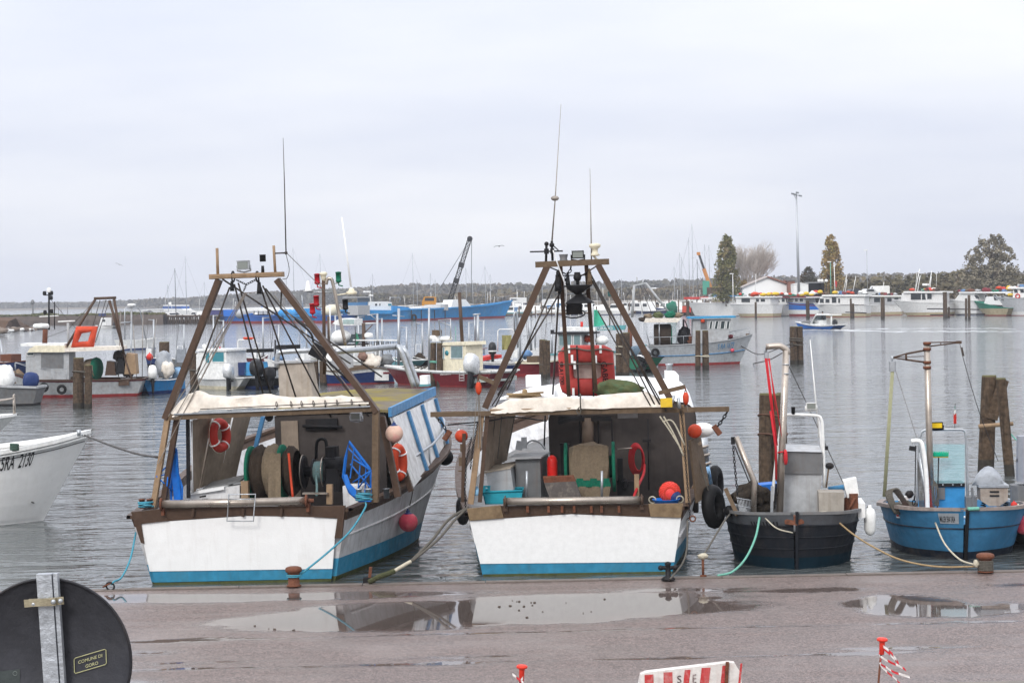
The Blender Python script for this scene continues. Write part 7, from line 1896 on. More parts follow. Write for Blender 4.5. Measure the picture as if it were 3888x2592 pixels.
# ---- further small boats and hauling masts in the second line of moorings
SECOND = [  # stern, bow, hull colour, word, mast px, mast top, extra
 ((1205,1404),(1130,1402),NAVY,'navy open boat with a bare hauling mast behind the beige exhaust housing',1165,1225,'console'),
 ((1560,1398),(1490,1396),TEAL,'teal open boat with crooked hauling mast behind the navy workboat',1545,1240,'net'),
 ((1640,1392),(1575,1394),DARK,'black open boat heaped with nets behind the maroon bow',1605,1226,'net'),
 ((1935,1392),(2005,1390),GREYP,'grey open boat with tall davit behind the olive jacket',1975,1205,'console'),
 ((2070,1388),(1995,1386),NAVY,'navy open boat with white console left of the three piles',2032,1210,'console'),
 ((1085,1400),(1010,1402),GEL,'white open boat with blue cover behind the gantry wires',1060,1232,'cover'),
 ((880,1392),(820,1394),GEL,'white open boat with crossed poles behind the teal windowed cabin',850,1215,'net'),
 ((1330,1388),(1400,1386),NAVY,'navy open boat with tall thin pole behind the flybridge cruiser',1362,1200,'cover'),
 ((1735,1388),(1800,1386),TEAL,'teal open boat half hidden by the cream wheelhouse',1782,1222,'net'),
 ((2165,1384),(2235,1382),DARK,'black open boat behind the red float',2190,1232,'console'),
 ((620,1388),(560,1390),NAVY,'navy open boat behind the grey and cream tarpaulins',585,1212,'console'),
 ((1480,1386),(1420,1388),MAROON,'maroon open boat seen through the bent roof rails',1452,1208,'console'),
 ((1255,1396),(1310,1394),GREYP,'grey open boat beside the square flybridge post',1275,1196,'net'),
 ((1915,1398),(1850,1400),GEL,'white open boat beside the red bow cover',1838,1216,'cover'),
 ((2110,1394),(2050,1396),TEAL,'teal open boat heaped with green net right of the three piles',2096,1224,'net'),
 ((780,1384),(840,1382),NAVY,'navy open boat between gantry leg and teal windows',812,1196,'cover'),
 ((960,1388),(1010,1386),MAROON,'maroon open boat behind the black covered outboard',1000,1204,'console'),
 ((730,1398),(660,1400),GREYP,'grey open boat with slim mast behind the grey tarpaulin',700,1232,'console')]
for (a,b,hc,lab,mx,my,kind_) in SECOND:
 s = SB('open_boat',lab,'boat',a,b,'open boats in the second line')
 d = 1 if b[0] > a[0] else -1
 s.hull([(a[0],a[1] - 30),((a[0] + b[0]) / 2,a[1] - 28),(b[0] + 8 * d,b[1] - 40)],.8,.9,[hc,DARK],rail=(.1,.06,GEL),deck=.2,nf=2)
 s.tube('hauling_mast',[(mx,a[1] - 26),(mx - 2,my)],.065,GALV); s.tube('hauling_arm',[(mx - 2,my + 3),(mx + 22 * d,my + 1)],.03,GALV); s.tube('mast_stay',[(mx + 22 * d,my + 2),(mx + 34 * d,a[1] - 30)],.014,WIRE)
 s.tube('roll_frame',[(mx - 26,a[1] - 30),(mx - 26,a[1] - 84),(mx - 8,a[1] - 86),(mx - 8,a[1] - 30)],.025,GEL)
 if kind_ == 'console': s.box('console',mx - 24,a[1] - 66,mx - 10,a[1] - 28,.35,GEL)
 elif kind_ == 'net': s.lump('net_heap',mx + 12 * d,a[1] - 34,.4,(1.4,.9,.8),NETB,jit=.5); s.lump('net_heap',mx - 14,a[1] - 34,.3,(1.2,.9,.8),NETG,jit=.5)
 else: s.lump('blue_cover',mx - 5,a[1] - 36,.42,(1.5,.9,.7),TARPB,jit=.4)
# ---- small blue motor boat under way, with its helmsman
s = SB('motor_boat','small blue and white motor boat under way with its wake','boat',(3172,1249),(3034,1247))
s.hull([(3176,1233),(3130,1236),(3080,1232),(3020,1221)],.9,1.0,[BLUEV,NAVY,NAVY,GEL],bands=((.03,1),(.05,1,0)),top=(.14,3),rail=(.14,.08,GEL),deck=.15,dmat=GEL)
s.tube('windscreen_frame',[(3078,1232),(3098,1196),(3105,1194),(3150,1194),(3157,1198),(3156,1232)],.1,GEL,lx=s.near * .5)
s.poly('hard_top',[(3096,1197),(3157,1197),(3157,1193),(3100,1193)],.7,GEL)
s.poly('windscreen',[(3084,1230),(3098,1198),(3112,1198),(3112,1228)],.45,WINDOW); s.box('console',3090,1215,3114,1234,.45,GEL); s.lump('foredeck_gear',3060,1222,.35,(1.8,1,.4),GREYP)
outboard(s.fr,s.S(3165,1235,0),.9,'black outboard driving the small blue motor boat',BLACKC)
# helmsman
def person(fr,p,h,label,shirt,trousers,face=0.0):
 """standing figure: skinned body with clothes as parts of it"""
 p = Vector(p)
 t = thing('person',label,'person',fr,p)
 k = h / 1.75
 J = {'pel': (0,0,.95),'sp': (0,0,1.2),'ch': (0,0,1.42),'nk': (0,.01,1.52),'hd': (0,.02,1.66),'hl': (-.10,0,.90),'hr': (.10,0,.90),'kl': (-.11,.03,.5),'kr': (.12,.05,.5),'al': (-.11,0,.08),'ar': (.12,0,.08),'tl': (-.12,.14,.03),'tr': (.13,.14,.03),
      'sl': (-.19,0,1.42),'sr': (.19,0,1.42),'el': (-.26,.05,1.14),'er': (.26,.06,1.14),'wl': (-.2,.28,1.08),'wr': (.22,.28,1.06),'fl': (-.18,.36,1.08),'fr': (.20,.36,1.06)}
 Rr_ = {'pel': .145,'sp': .13,'ch': .155,'nk': .055,'hd': .10,'hl': .1,'hr': .1,'kl': .065,'kr': .065,'al': .045,'ar': .045,'tl': .04,'tr': .04,'sl': .07,'sr': .07,'el': .045,'er': .045,'wl': .032,'wr': .032,'fl': .035,'fr': .035}
 E = [('pel','sp'),('sp','ch'),('ch','nk'),('nk','hd'),('pel','hl'),('hl','kl'),('kl','al'),('al','tl'),('pel','hr'),('hr','kr'),('kr','ar'),('ar','tr'),('ch','sl'),('sl','el'),('el','wl'),('wl','fl'),('ch','sr'),('sr','er'),('er','wr'),('wr','fr')]
 names = list(J); idx = {n: i for i,n in enumerate(names)}
 R = Matrix.Rotation(face,3,'Z')
 me = bpy.data.meshes.new('body')
 me.from_pydata([tuple(R @ (Vector(J[n]) * k)) for n in names],[(idx[a],idx[b]) for a,b in E],[])
 o = bpy.data.objects.new('body',me); COL.objects.link(o)
 md = o.modifiers.new('skin','SKIN')
 for n in names:
  sv = me.skin_vertices[0].data[idx[n]]; sv.radius = (Rr_[n] * k,Rr_[n] * k); sv.use_root = (n == 'pel')
 sb = o.modifiers.new('smooth','SUBSURF'); sb.levels = sb.render_levels = 1
 dg = bpy.context.evaluated_depsgraph_get()
 me2 = bpy.data.meshes.new_from_object(o.evaluated_get(dg)); bpy.data.objects.remove(o)
 SKIN = pm('skin',(.45,.27,.19),.6,dirt=0,streak=0,bump=0)
 for mt in (trousers,shirt,SKIN): me2.materials.append(mt)
 for pl in me2.polygons:
  z = pl.center.z / k; q = R.inverted() @ pl.center
  pl.material_index = 2 if z > 1.53 or q.y > .27 * k else (1 if z > .93 else 0); pl.use_smooth = True
 ob = bpy.data.objects.new('body',me2); COL.objects.link(ob); ob.parent = t
 m = MB(); m.ball(p + V(0,-.01,1.70) * k,.115 * k,(.95,1.05,.85),14,8); m.build('hair',DARK,t)
 return t
person(s.fr,s.S(3124,1237,0),1.72,'person in dark clothing standing at the wheel of the blue motor boat',pm('dark_jacket',(.02,.022,.03),.9),pm('dark_trousers',(.025,.025,.03),.9),0.1)
# foam of the wake
FOAM = pm('wake_foam_white',(.78,.80,.82),.8,dirt=0,streak=0)
rng = random.Random(8)
m = MB()
a0 = WZ(3172,1250,0)
for i in range(520):
 t_ = rng.random() ** 1.6
 px = 3170 + t_ * 700 if rng.random() < .75 else 3030 + rng.random() * 150
 py = 1252 + (rng.gauss(0,2.2) if px < 3180 else rng.gauss(1 + 5 * (1 if rng.random() < .6 else -1.1) * min(1,(px - 3170) / 200),1.5))
 c = WZ(px,py,.012 + .0001 * (i % 40)); w = rng.uniform(.15,.9) * (1 if px > 3200 else .5); d = w * rng.uniform(.25,.5)
 n = 7
 q = [c + V(math.cos(a) * w * rng.uniform(.6,1.2),math.sin(a) * d * rng.uniform(.6,1.2),0) for a in [6.283 * j / n for j in range(n)]]
 m.add(q,[tuple(range(n))])
m.build('wake_foam',FOAM,kind='stuff')
# ================================================================ far side of the basin
FADE_W = pm('far_white_hull',(.70,.70,.69),.5,dirt=.25,streak=.3,dcol=(.4,.33,.25),bump=0)
STAIN = pm('stained_bottom',(.40,.34,.22),.6,dirt=.6,streak=.4,dcol=(.2,.16,.10),sc=1.5,bump=0)
RWIN = pm('dark_window',(.03,.035,.04),.12,dirt=0,streak=0,bump=0)
rngg = random.Random(404)
def row_boat(label,sheer,wl,mats,house=(),roof=None,wins=(),masts=(),extra=None,bt=1.4,bm=1.6,bands=((.08,2),(.35,1),(.6,1,0)),hw=1.1,top=None,cat='fishing boat',group='white boats moored along the east bank',name='moored_boat'):
 """sheer from stern to bow; wl: stern and bow waterline points"""
 s = SB(name,label,cat,wl[0],wl[1],group)
 s.hull(sheer,bt,bm,mats,bands=bands,top=top,rail=(.12,.08,mats[0]),deck=.2,nf=3,n=3)
 for q in house: s.poly('cabin',q[0],q[2] if len(q) > 2 else hw,q[1])
 if roof:
  for q in roof:
   s.box('roof',q[0],q[1],q[2],q[3],hw + .35,q[4])
   for i in range(int((q[2] - q[0]) / 15)):
    px = rngg.uniform(q[0] + 5,q[2] - 5); s.lump('roof_gear',px,q[1] - rngg.uniform(2,6),rngg.uniform(.22,.45),(rngg.uniform(1,2.2),1,rngg.uniform(.6,1)),rngg.choice((NETB,DARK,RUST,MAROON,WOOD,GREYL,TARPB,NETG)),jit=.5)
 for w in wins: s.win(w if len(w[0:1]) and isinstance(w[0],tuple) else [(w[0],w[3]),(w[2],w[3]),(w[2],w[1]),(w[0],w[1])],hw,RWIN)
 for a,b,r in masts: s.tube('mast',[a,b],r,GEL)
 return s
WM = [FADE_W,STAIN,REDB,BLUEV]
s = row_boat('white boat with blue topped cabin behind the red crates',[(2790,1152),(2720,1152),(2640,1150),(2610,1146)],((2800,1200),(2640,1200)),[FADE_W,FADE_W,NAVY],[([(2752,1152),(2780,1152),(2780,1125),(2752,1125)],GEL)],[(2715,1121,2785,1126,BLUET),(2690,1128,2750,1132,GEL)],[(2760,1132,2768,1145)],[((2767,1127),(2766,1000),.06)])
s = row_boat('white flared hull with long white roof beside the blue topped cabin',[(2940,1158),(2880,1156),(2820,1155),(2768,1154)],((2950,1202),(2812,1203)),WM,[([(2795,1156),(2925,1156),(2925,1130),(2795,1130)],FADE_W)],[(2792,1125,2930,1130,GEL)],[(2815,1132,2848,1148),(2870,1134,2882,1146),(2888,1134,2905,1146)],[((2868,1125),(2870,1040),.05),((2858,1125),(2862,1092),.05),((2850,1125),(2862,1100),.04)])
s = row_boat('short white bow with orange gear lying behind it',[(2985,1160),(2950,1157),(2898,1156)],((2992,1200),(2932,1200)),[FADE_W,FADE_W,DARK],[([(2935,1156),(2985,1156),(2980,1130),(2945,1130)],GEL)],[(2935,1125,3060,1130,MAROON)],[[(2945,1148),(2962,1148),(2956,1132),(2945,1132)],(2968,1132,2980,1146),(2984,1132,2990,1146)],[((2840,1200),(2842,1195),.02)])
s.lump('orange_gear',2935,1148,.5,(1.5,1,.7),ORANGE)
s = row_boat('blue and white hull with red bottom by a brown pile',[(3120,1156),(3080,1156),(3030,1152),(2982,1148)],((3125,1200),(2998,1200)),[BLUEV,GEL,REDB,MAROON],[([(3010,1152),(3060,1152),(3055,1130),(3015,1130)],GREYL)],[(3000,1127,3075,1131,WHITE2)],[(3018,1133,3030,1146),(3036,1133,3050,1146)],bands=((.4,2),(1.1,1),(1.15,1,0)),top=(.25,3))
s = row_boat('long white boat with a flat roof and three windows',[(3290,1160),(3220,1160),(3150,1155),(3088,1151)],((3296,1202),(3138,1204)),WM,[([(3105,1156),(3282,1156),(3282,1125),(3115,1125)],FADE_W)],[(3120,1119,3286,1125,GEL)],[(3112,1133,3128,1150),(3134,1135,3150,1150),(3158,1128,3176,1150),(3182,1133,3190,1150)],[((3200,1118),(3216,1040),.05),((3208,1118),(3216,1060),.05),((3236,1118),(3250,1048),.05)])
s.lump('grey_cover',3250,1145,.7,(1,.8,1),TARPG)
s = row_boat('grey white boat with a tyre and a pink buoy at its bow',[(3420,1160),(3360,1160),(3310,1158),(3273,1155)],((3425,1196),(3308,1198)),WM,[([(3300,1158),(3425,1158),(3425,1128),(3305,1128)],GREYL)],[(3288,1121,3440,1126,GEL)],[(3318,1130,3342,1148),(3368,1130,3386,1146),(3395,1130,3412,1146)],[((3352,1120),(3356,1070),.05),((3345,1121),(3354,1084),.04)])
tyre('tyre_fender','dark tyre on the grey white bow above the pink buoy',s.S(3274,1165,s.near * 1.0),.45,.13,(1,.5,0),s.fr)
buoy('round_buoy','faded pink round buoy hanging at a far grey white bow',WZ(3278,1200,0) + V(0,-.8,.95),.55,WORLD,PINK)
s.lump('orange_gear',3382,1150,.45,(1.4,1,.8),ORANGE)
s = row_boat('largest white boat of the row with broad pale bow',[(3606,1152),(3520,1150),(3450,1144),(3388,1138)],((3612,1198),(3446,1200)),WM,[([(3420,1146),(3585,1150),(3585,1112),(3425,1112)],FADE_W)],[(3430,1106,3594,1112,GEL)],[(3458,1114,3497,1138),[(3500,1138),(3516,1138),(3512,1114),(3500,1114)],(3520,1114,3538,1136)],[((3475,1105),(3492,1020),.07),((3484,1105),(3494,1045),.06),((3475,1105),(3482,1030),.03),((3524,1105),(3538,1028),.06),((3530,1105),(3536,1050),.05),((3555,1090),(3556,1028),.03)],bt=1.7,bm=1.9)
s.box('radar',3502,1076,3520,1084,.4,GEL); s.poly('bow_patch',[(3392,1140),(3400,1140),(3418,1164),(3412,1164)],.1,GREYP)
s = row_boat('white cruiser hull with slanting windows behind dark piles',[(3720,1146),(3680,1144),(3640,1140),(3596,1136)],((3726,1197),(3632,1197)),[FADE_W,FADE_W,NAVY],[([(3622,1142),(3715,1142),(3700,1112),(3645,1112)],GEL)],[(3640,1108,3840,1113,GEL)],[[(3706,1134),(3722,1134),(3712,1120),(3698,1120)],[(3742,1134),(3756,1134),(3748,1120),(3738,1120)]])
s = row_boat('boat with green topside band and tan bottom',[(3838,1170),(3790,1162),(3745,1152),(3698,1143)],((3840,1198),(3738,1198)),[pm('far_green',(.01,.20,.13),.5,dirt=.2,streak=.2),STAIN,REDB,STAIN],[([(3735,1155),(3800,1158),(3790,1128),(3745,1126)],GEL)],None,[[(3775,1140),(3790,1140),(3784,1120),(3770,1120)],(3800,1122,3812,1140)],bands=((.15,2),(1.1,1),(1.15,1,0)))
s = row_boat('grey white boat with high bow and red life ring at the picture edge',[(4000,1140),(3930,1136),(3850,1132),(3774,1126)],((4005,1196),(3838,1198)),[pm('far_grey_hull',(.50,.51,.53),.5,dirt=.2,streak=.3),FADE_W,REDB],[([(3845,1130),(3960,1132),(3950,1095),(3848,1095)],GEL)],[(3826,1090,3960,1096,GEL)],[[(3852,1112),(3866,1112),(3862,1098),(3848,1098)],[(3875,1112),(3890,1112),(3886,1098),(3872,1098)]],bt=1.7,bm=1.9)
m = MB(); m.torus(s.S(3864,1124,s.near * 1.15),.32,.1,(1,0,0),14,6); m.build('life_ring',REDP,s.t)
s = row_boat('white wheelhouse with red stripe and radar behind the slanting windows',[(3790,1120),(3720,1118),(3650,1112)],((3795,1150),(3670,1150)),[GEL,GEL,GEL],[([(3678,1108),(3772,1108),(3760,1080),(3686,1078)],GEL)],[(3678,1075,3768,1081,GEL)],[(3710,1088,3722,1102),(3730,1088,3745,1102),(3690,1088,3700,1100)],[((3754,1075),(3756,965),.05),((3764,1075),(3764,1045),.05),((3808,1090),(3822,978),.04)])
s.box('red_stripe',3752,1073,3772,1078,1.6,REDP); s.box('radar_bar',3712,1043,3752,1047,.2,GEL); s.radar(3732,1050,.35); s.radar(3706,1068,.3)
# floats heaped on the roofs
rng = random.Random(77)
fl = 0
for x0,x1,yb,n in ((2800,2925,1122,9),(2920,3085,1122,12),(3080,3130,1116,5),(3170,3290,1116,6),(3440,3600,1104,5),(3785,3888,1098,11),(3810,3850,1122,3)):
 for i in range(n):
  px = rng.uniform(x0,x1); Y = 322 + rng.uniform(-1,3)
  mt = rng.choice((YELLOW,YELLOW,ORANGE,ORANGE,REDP,GEL))
  nm = {YELLOW.name: 'yellow',ORANGE.name: 'orange',REDP.name: 'red',GEL.name: 'white'}[mt.name]
  m = MB(); c = W(px,yb - rng.uniform(2,9),Y); r = rng.uniform(.22,.38)
  m.ball(c,r,(rng.uniform(1.2,2.0),1,.85),10,6,rz=rng.uniform(-.6,.6))
  m.solo('net_float',mt,'%s float heaped on the roof %s' % (nm,'behind the white gable wall' if px < 2925 else 'over the blue and white hull' if px < 3060 else 'by the dark open container' if px < 3135 else 'of the flat roofed boat with three windows' if px < 3300 else 'of the broad pale boat' if px < 3700 else 'beside the green topside boat'),'float','floats heaped on the boat roofs'); fl += 1
# piles in front of the row
def far_pile(label,logs): return pile(label,logs,None,group='thin piles before the east bank boats')
far_pile('brown pile with white base near the red crates',[(2612,1202,2612,1141,12),(2628,1200,2627,1143,8)])
far_pile('single pile before the blue topped cabin',[(2747,1196,2746,1137,10)])
far_pile('single pile before the long white roof of the flared hull',[(2870,1208,2869,1146,9)])
far_pile('brown pile against the blue and white hull',[(3068,1208,3066,1141,15)])
far_pile('pile pair before the flat roofed boat with three windows',[(3232,1208,3230,1133,8),(3240,1207,3239,1152,9)])
far_pile('stout pile between the tyre boat and the broad pale bow',[(3352,1211,3351,1127,16)])
far_pile('thickest pile by the stern of the broad pale bow',[(3590,1207,3587,1108,17),(3603,1206,3602,1165,9)])
far_pile('pile pair before the slanting windows',[(3668,1212,3668,1132,9),(3680,1213,3679,1120,11)])
for k,(pts,lab) in enumerate((([(3520,1172),(3600,1173),(3718,1175)],'upper dark boom along the broad pale hull'),([(3532,1195),(3600,1194),(3740,1192)],'lower dark boom near the water at the broad pale hull'),([(3210,1185),(3290,1188)],'dark boom along the long flat roofed boat'))):
 m = MB(); m.tube([W(x,y,312) for x,y in pts],.10,6); m.solo('mooring_boom',DARK,lab,'boom')
# red crates and workboat in front of the marina
s = SB('crate_barge','low raft stacked with red crates and nets behind the grey boat roof','barge',(2575,1196),(2760,1196))
s.hull([(2572,1186),(2660,1186),(2765,1186)],2.0,2.1,[DARK,DARK],deck=.1)
for i in range(9):
 x0 = 2590 + i * 17; s.box('red_crate',x0,1186 - (14 if i % 3 else 24),x0 + 15,1186,1.0,REDP if i % 2 else ORANGE)
s.box('canopy',2596,1128,2660,1136,1.0,REDP); s.box('canopy',2655,1130,2750,1135,1.0,GEL); s.lump('green_net',2552,1168,1.3,(1,.8,1),NETG)
for px in (2606,2646,2680): s.tube('post',[(px,1186),(px,1134)],.14,BRONZE)
# ---------------------------------------------------------------- house, sheds, lamps and vehicles on the bank
ROOFT = pm('roof_tiles',(.24,.11,.08),.8,dirt=.4,streak=.2)
Y0 = 372
t = thing('gabled_house','low white house with shallow gable and red brown roof edge','house',WORLD,W(2905,1098,Y0))
A,B_,C_ = W(2818,1090,Y0),W(2912,1052,Y0),W(2995,1082,Y0)
gz = LZ
m = MB(); m.prism([V(A.x,Y0,gz),V(C_.x,Y0,gz),V(C_.x,Y0,C_.z - .1),V(B_.x,Y0,B_.z - .1),V(A.x,Y0,A.z - .1)],(0,12,0)); m.build('wall',WHITE,t)
m = MB(); m.prism([V(B_.x,Y0 - .5,B_.z - .02),V(C_.x + .6,Y0 - .5,C_.z - .2),V(C_.x + .6,Y0 - .5,C_.z + .1),V(B_.x,Y0 - .5,B_.z + .25)],(0,13,0)); m.build('roof',ROOFT,t)
m = MB(); m.prism([V(A.x - .4,Y0 - .5,A.z - .2),V(B_.x,Y0 - .5,B_.z - .02),V(B_.x,Y0 - .5,B_.z + .22),V(A.x - .4,Y0 - .5,A.z)],(0,13,0)); m.build('roof',pm('pale_roof',(.55,.5,.48),.8),t)
m = MB(); m.box(C_.x - .6,C_.x + .4,Y0 + 2,Y0 + 3,C_.z - .3,C_.z + 1.0); m.build('chimney',ROOFT,t)
t = thing('brick_shed','small rust red shed right of the white gable','shed',WORLD,W(3005,1098,370))
a,b = W(2992,1066,370),W(3018,1066,370)
m = MB(); m.box(a.x,b.x,370,373,LZ,a.z); m.build('wall',ROOFT,t)
m = MB(); m.box(a.x - .2,b.x + .2,369.8,373.2,a.z,a.z + .18); m.build('roof',GREYP,t)
t = thing('white_tent','plain white box tent beside the open dark container','tent',WORLD,W(3040,1104,362))
a,b = W(3014,1079,362),W(3069,1077,362)
m = MB(); m.box(a.x,b.x,362,366,LZ,a.z); m.build('wall',GEL,t)
m = MB(); m.prism([V(a.x - .1,361.9,a.z),V(b.x + .1,361.9,a.z),V((a.x + b.x) / 2,361.9,a.z + .25)],(0,4.2,0)); m.build('roof',GEL,t)
t = thing('open_container','open fronted dark grey container under the autumn poplar','container',WORLD,W(3100,1106,362))
a,b = W(3070,1074,362),W(3129,1073,362)
m = MB(); m.box(a.x,b.x,365.2,365.3,LZ,a.z); m.box(a.x,a.x + .1,362,365.2,LZ,a.z); m.box(b.x - .1,b.x,362,365.2,LZ,a.z); m.build('wall',DARK,t)
m = MB(); m.box(a.x - .1,b.x + .1,361.8,365.4,a.z,a.z + .12); m.build('roof',GREYL,t)
for k,px in enumerate((3110,3121,3137)):
 t = thing('globe_lamp','white globe street lamp above the dark container','street lamp',WORLD,(W(px,1080,369).x,369,LZ),'white globe lamps by the container')
 c = W(px,1066,369)
 m = MB(); m.tube([V(c.x,369,LZ),c],.06,6); m.build('pole',DARK,t)
 m = MB(); m.ball(c,.32,n=12,k=8); m.build('globe',GEL,t)
# tall floodlight mast
Y0 = 362; p0 = W(3033,1090,Y0); pt_ = W(3026,742,Y0)
t = thing('floodlight_mast','very tall grey floodlight mast with four lamps on top','light mast',WORLD,(p0.x,Y0,LZ))
m = MB(); m.tube([V(p0.x,Y0,LZ),V(p0.x - .1,Y0,(LZ + pt_.z) / 2),V(p0.x - .15,Y0,pt_.z)],[.30,.22,.13],10); m.build('pole',GALV,t)
m = MB(); m.tube([V(p0.x - 1.0,Y0,pt_.z + .25),V(p0.x + .7,Y0,pt_.z - .1)],.07,6); m.tube([V(p0.x - .15,Y0,pt_.z - .8),V(p0.x - .6,Y0,pt_.z + .1)],.05,5); m.tube([V(p0.x - .15,Y0,pt_.z),V(p0.x - .05,Y0,pt_.z + .5)],.06,5); m.build('crossbar',GALV,t)
for dx,dz in ((-.85,.35),(-.45,.2),(.0,.55),(.55,-.05)):
 m = MB(); m.cbox(V(p0.x + dx,Y0 - .2,pt_.z + dz),.55,.4,.28,rx=.4,ry=.2); m.build('floodlight',GALV,t)
for k,(px,yt,yb,mt,lab) in enumerate(((3153,995,1085,ROPEGN,'slim green street lamp in front of the autumn poplar'),(3291,951,1070,GALV,'slim grey street lamp near the parked van'),(2782,1040,1090,GEL,'short white lamp post before the dark poplar'))):
 Y0 = 368; c = W(px,yt,Y0)
 t = thing('street_lamp',lab,'street lamp',WORLD,(c.x,Y0,LZ))
 m = MB(); m.tube([V(c.x,Y0,LZ),c],[.09,.06],7); m.build('pole',mt,t)
 m = MB(); m.cbox(c + V(-.2,0,.05),.7,.3,.16); m.build('lamp_head',GEL,t)
t = thing('flag_pole','white pole with a limp red flag beside the green street lamp','flag pole',WORLD,(W(3169,1084,366).x,366,LZ))
c = W(3167,1001,366)
m = MB(); m.tube([V(c.x + .1,366,LZ),c],.07,6); m.build('pole',GEL,t)
m = MB(); m.grid([[c + V(.05 + .5 * j / 4 * (1 - i * .08),.15 * math.sin(j * 2),-3.0 - i * .35 - .1 * j) for j in range(5)] for i in range(4)]); m.build('flag',REDP,t)
def vehicle(name,label,cat,px,py,L,Hh,Wd,mat,prof,Y=388,z0=None,rz=0):
 c = W(px,py,Y); z = z0 if z0 is not None else c.z
 fr = Fr((c.x,Y,z),rz)
 t = thing(name,label,cat,fr)
 m = MB(); m.prism([V(a * L,-Wd / 2,b * Hh) for a,b in prof],(0,Wd,0)); m.build('body',mat,t)
 for sx in (.2,.78):
  for sy in (-1,1):
   m = MB(); m.lathe([(.31,-.1),(.33,0),(.31,.1)],V(L * (sx - .5),sy * Wd * .48,.30),(0,1,0),14); m.build('wheel',BLACK,t)
 return t,fr
VANP = [(-.5,.16),(.5,.16),(.5,.45),(.42,.52),(.32,.95),(.28,1.0),(-.47,1.0),(-.5,.9)]
CARP = [(-.5,.2),(.5,.2),(.5,.5),(.3,.58),(.17,.95),(.1,1.0),(-.25,1.0),(-.42,.62),(-.5,.55)]
m = MB(); m.grid([[(W(3200,1080,384).x + 14 * i / 4,384 + j * 4,LZ + (1.25 if j else -.2)) for i in range(5)] for j in range(3)]); m.build('parking_bank',GRASS,kind='structure')
ZC = LZ + 1.25
t,fr = vehicle('white_van','white panel van parked on the grassy bank','van',3334,1076,2.6 + 1.6,2.0,1.8,GEL,VANP,389,ZC,math.pi)
m = MB(); m.prism([V(.5 * 4.2 * .62,-.92,1.15),V(.5 * 4.2 * .8,-.92,1.15),V(.5 * 4.2 * .66,-.92,1.8),V(.5 * 4.2 * .6,-.92,1.8)],(0,1.84,0)); m.build('side_window',RWIN,t)
m = MB(); m.prism([V(-2.0,-.91,1.2),V(.9,-.91,1.2),V(.9,-.91,1.75),V(-2.0,-.91,1.75)],(0,.015,0)); m.build('panel',GREYL,t)
for px,mt,lab in ((3301,SILVER,'silver car parked beside the white van'),(3243,pm('dark_car',(.03,.035,.06),.35),'dark blue car parked on the bank by the green grass')):
 t,fr = vehicle('parked_car',lab,'car',px,1077,3.9,1.45,1.7,mt,CARP,387,ZC,.4)
 m = MB(); m.prism([V(-1.3,-.87,.92),V(.62,-.87,.92),V(.4,-.87,1.32),V(-.95,-.87,1.32)],(0,1.74,0)); m.build('side_window',RWIN,t)
# ---------------------------------------------------------------- marina in the middle distance
rng = random.Random(21)
MAST = pm('mast_grey',(.34,.36,.39),.5,dirt=.1,streak=0,bump=0)
MASTD = pm('mast_dark',(.07,.08,.09),.5,dirt=.1,streak=0,bump=0)
def yacht_parts(t,fr,L,mast_h,mat_mast,hullm,cab=True,hb=1.1):
 H = Hull([(0,.2,L * .12,L * .10,hb * .8),(L * .35,L * .33,L * .15,L * .13,hb * .85),(L * .75,L * .7,L * .09,L * .07,hb),(L,L * .88,.03,.01,hb * 1.15)],fr,3)
 H.shell([(.05,1),(.15,1,0)],[hullm,NAVY],t,nf=2); H.deck(.08,GEL,t)
 m = MB(); m.prism([V(-L * .08,L * .3,hb * .8),V(-L * .08,L * .65,hb * .9),V(-L * .08,L * .58,hb * 1.35),V(-L * .08,L * .33,hb * 1.35)],(L * .16,0,0)); m.build('coachroof',GEL,t)
 m = MB(); m.prism([V(-L * .083,L * .38,hb * 1.05),V(-L * .083,L * .56,hb * 1.05),V(-L * .083,L * .53,hb * 1.22),V(-L * .083,L * .39,hb * 1.22)],(L * .166,0,0)); m.build('cabin_window',RWIN,t)
 if mast_h:
  m = MB(); m.tube([V(0,L * .55,hb),V(-.12,L * .55,mast_h)],[.10,.07],6); m.build('mast',mat_mast,t)
  m = MB(); m.tube([V(0,L * .55,hb + 1.2),V(0,L * .12,hb + 1.25)],.09,6); m.build('boom',GEL,t)
  m = MB(); m.tube([V(-.12,L * .55,mast_h * .98),V(0,L * .99,hb * 1.1)],.02,4); m.tube([V(-.12,L * .55,mast_h * .98),V(0,.05,hb)],.02,4); m.tube([V(-.9,L * .55,mast_h * .6),V(.9,L * .55,mast_h * .6)],.03,4); m.build('rigging',mat_mast,t)
def place(px):
 for x,w in ((760,'behind the timber jetty'),(960,'behind the bright blue workboat'),(1220,'behind the tank barge'),(1500,'behind the ship stern'),(1700,'behind the ship and crane'),(1900,'behind the ship bow'),(2060,'just past the ship bow'),(2250,'seen through the timber gantry'),(2400,'by the gantry and green flag'),(2560,'behind the navy workboat'),(2660,'by the red crates'),(2720,'under the orange crane')):
  if px < x: return w
 return 'beside the dark poplar'
masts = [(668,1019,1,470),(709,973,0,520),(1118,938,0,560),(1220,963,0,560),(1417,1038,0,560),(1571,961,0,580),(1586,1060,0,620),(1638,1036,0,600),(1772,1017,0,600),(1797,1062,0,600),(1845,1010,0,590),(1864,1040,0,580),(2362,1057,0,600),(2585,959,0,540),(2592,977,0,545),(2563,1010,0,560),(2620,901,0,540),(2634,850,0,535),(2651,985,1,530),(2681,928,0,520),(2697,930,0,525),(2279,1075,0,640),(2061,1040,0,620),(640,1080,0,600),(778,1070,0,600),(1090,1060,0,600),(1655,1060,0,620)]
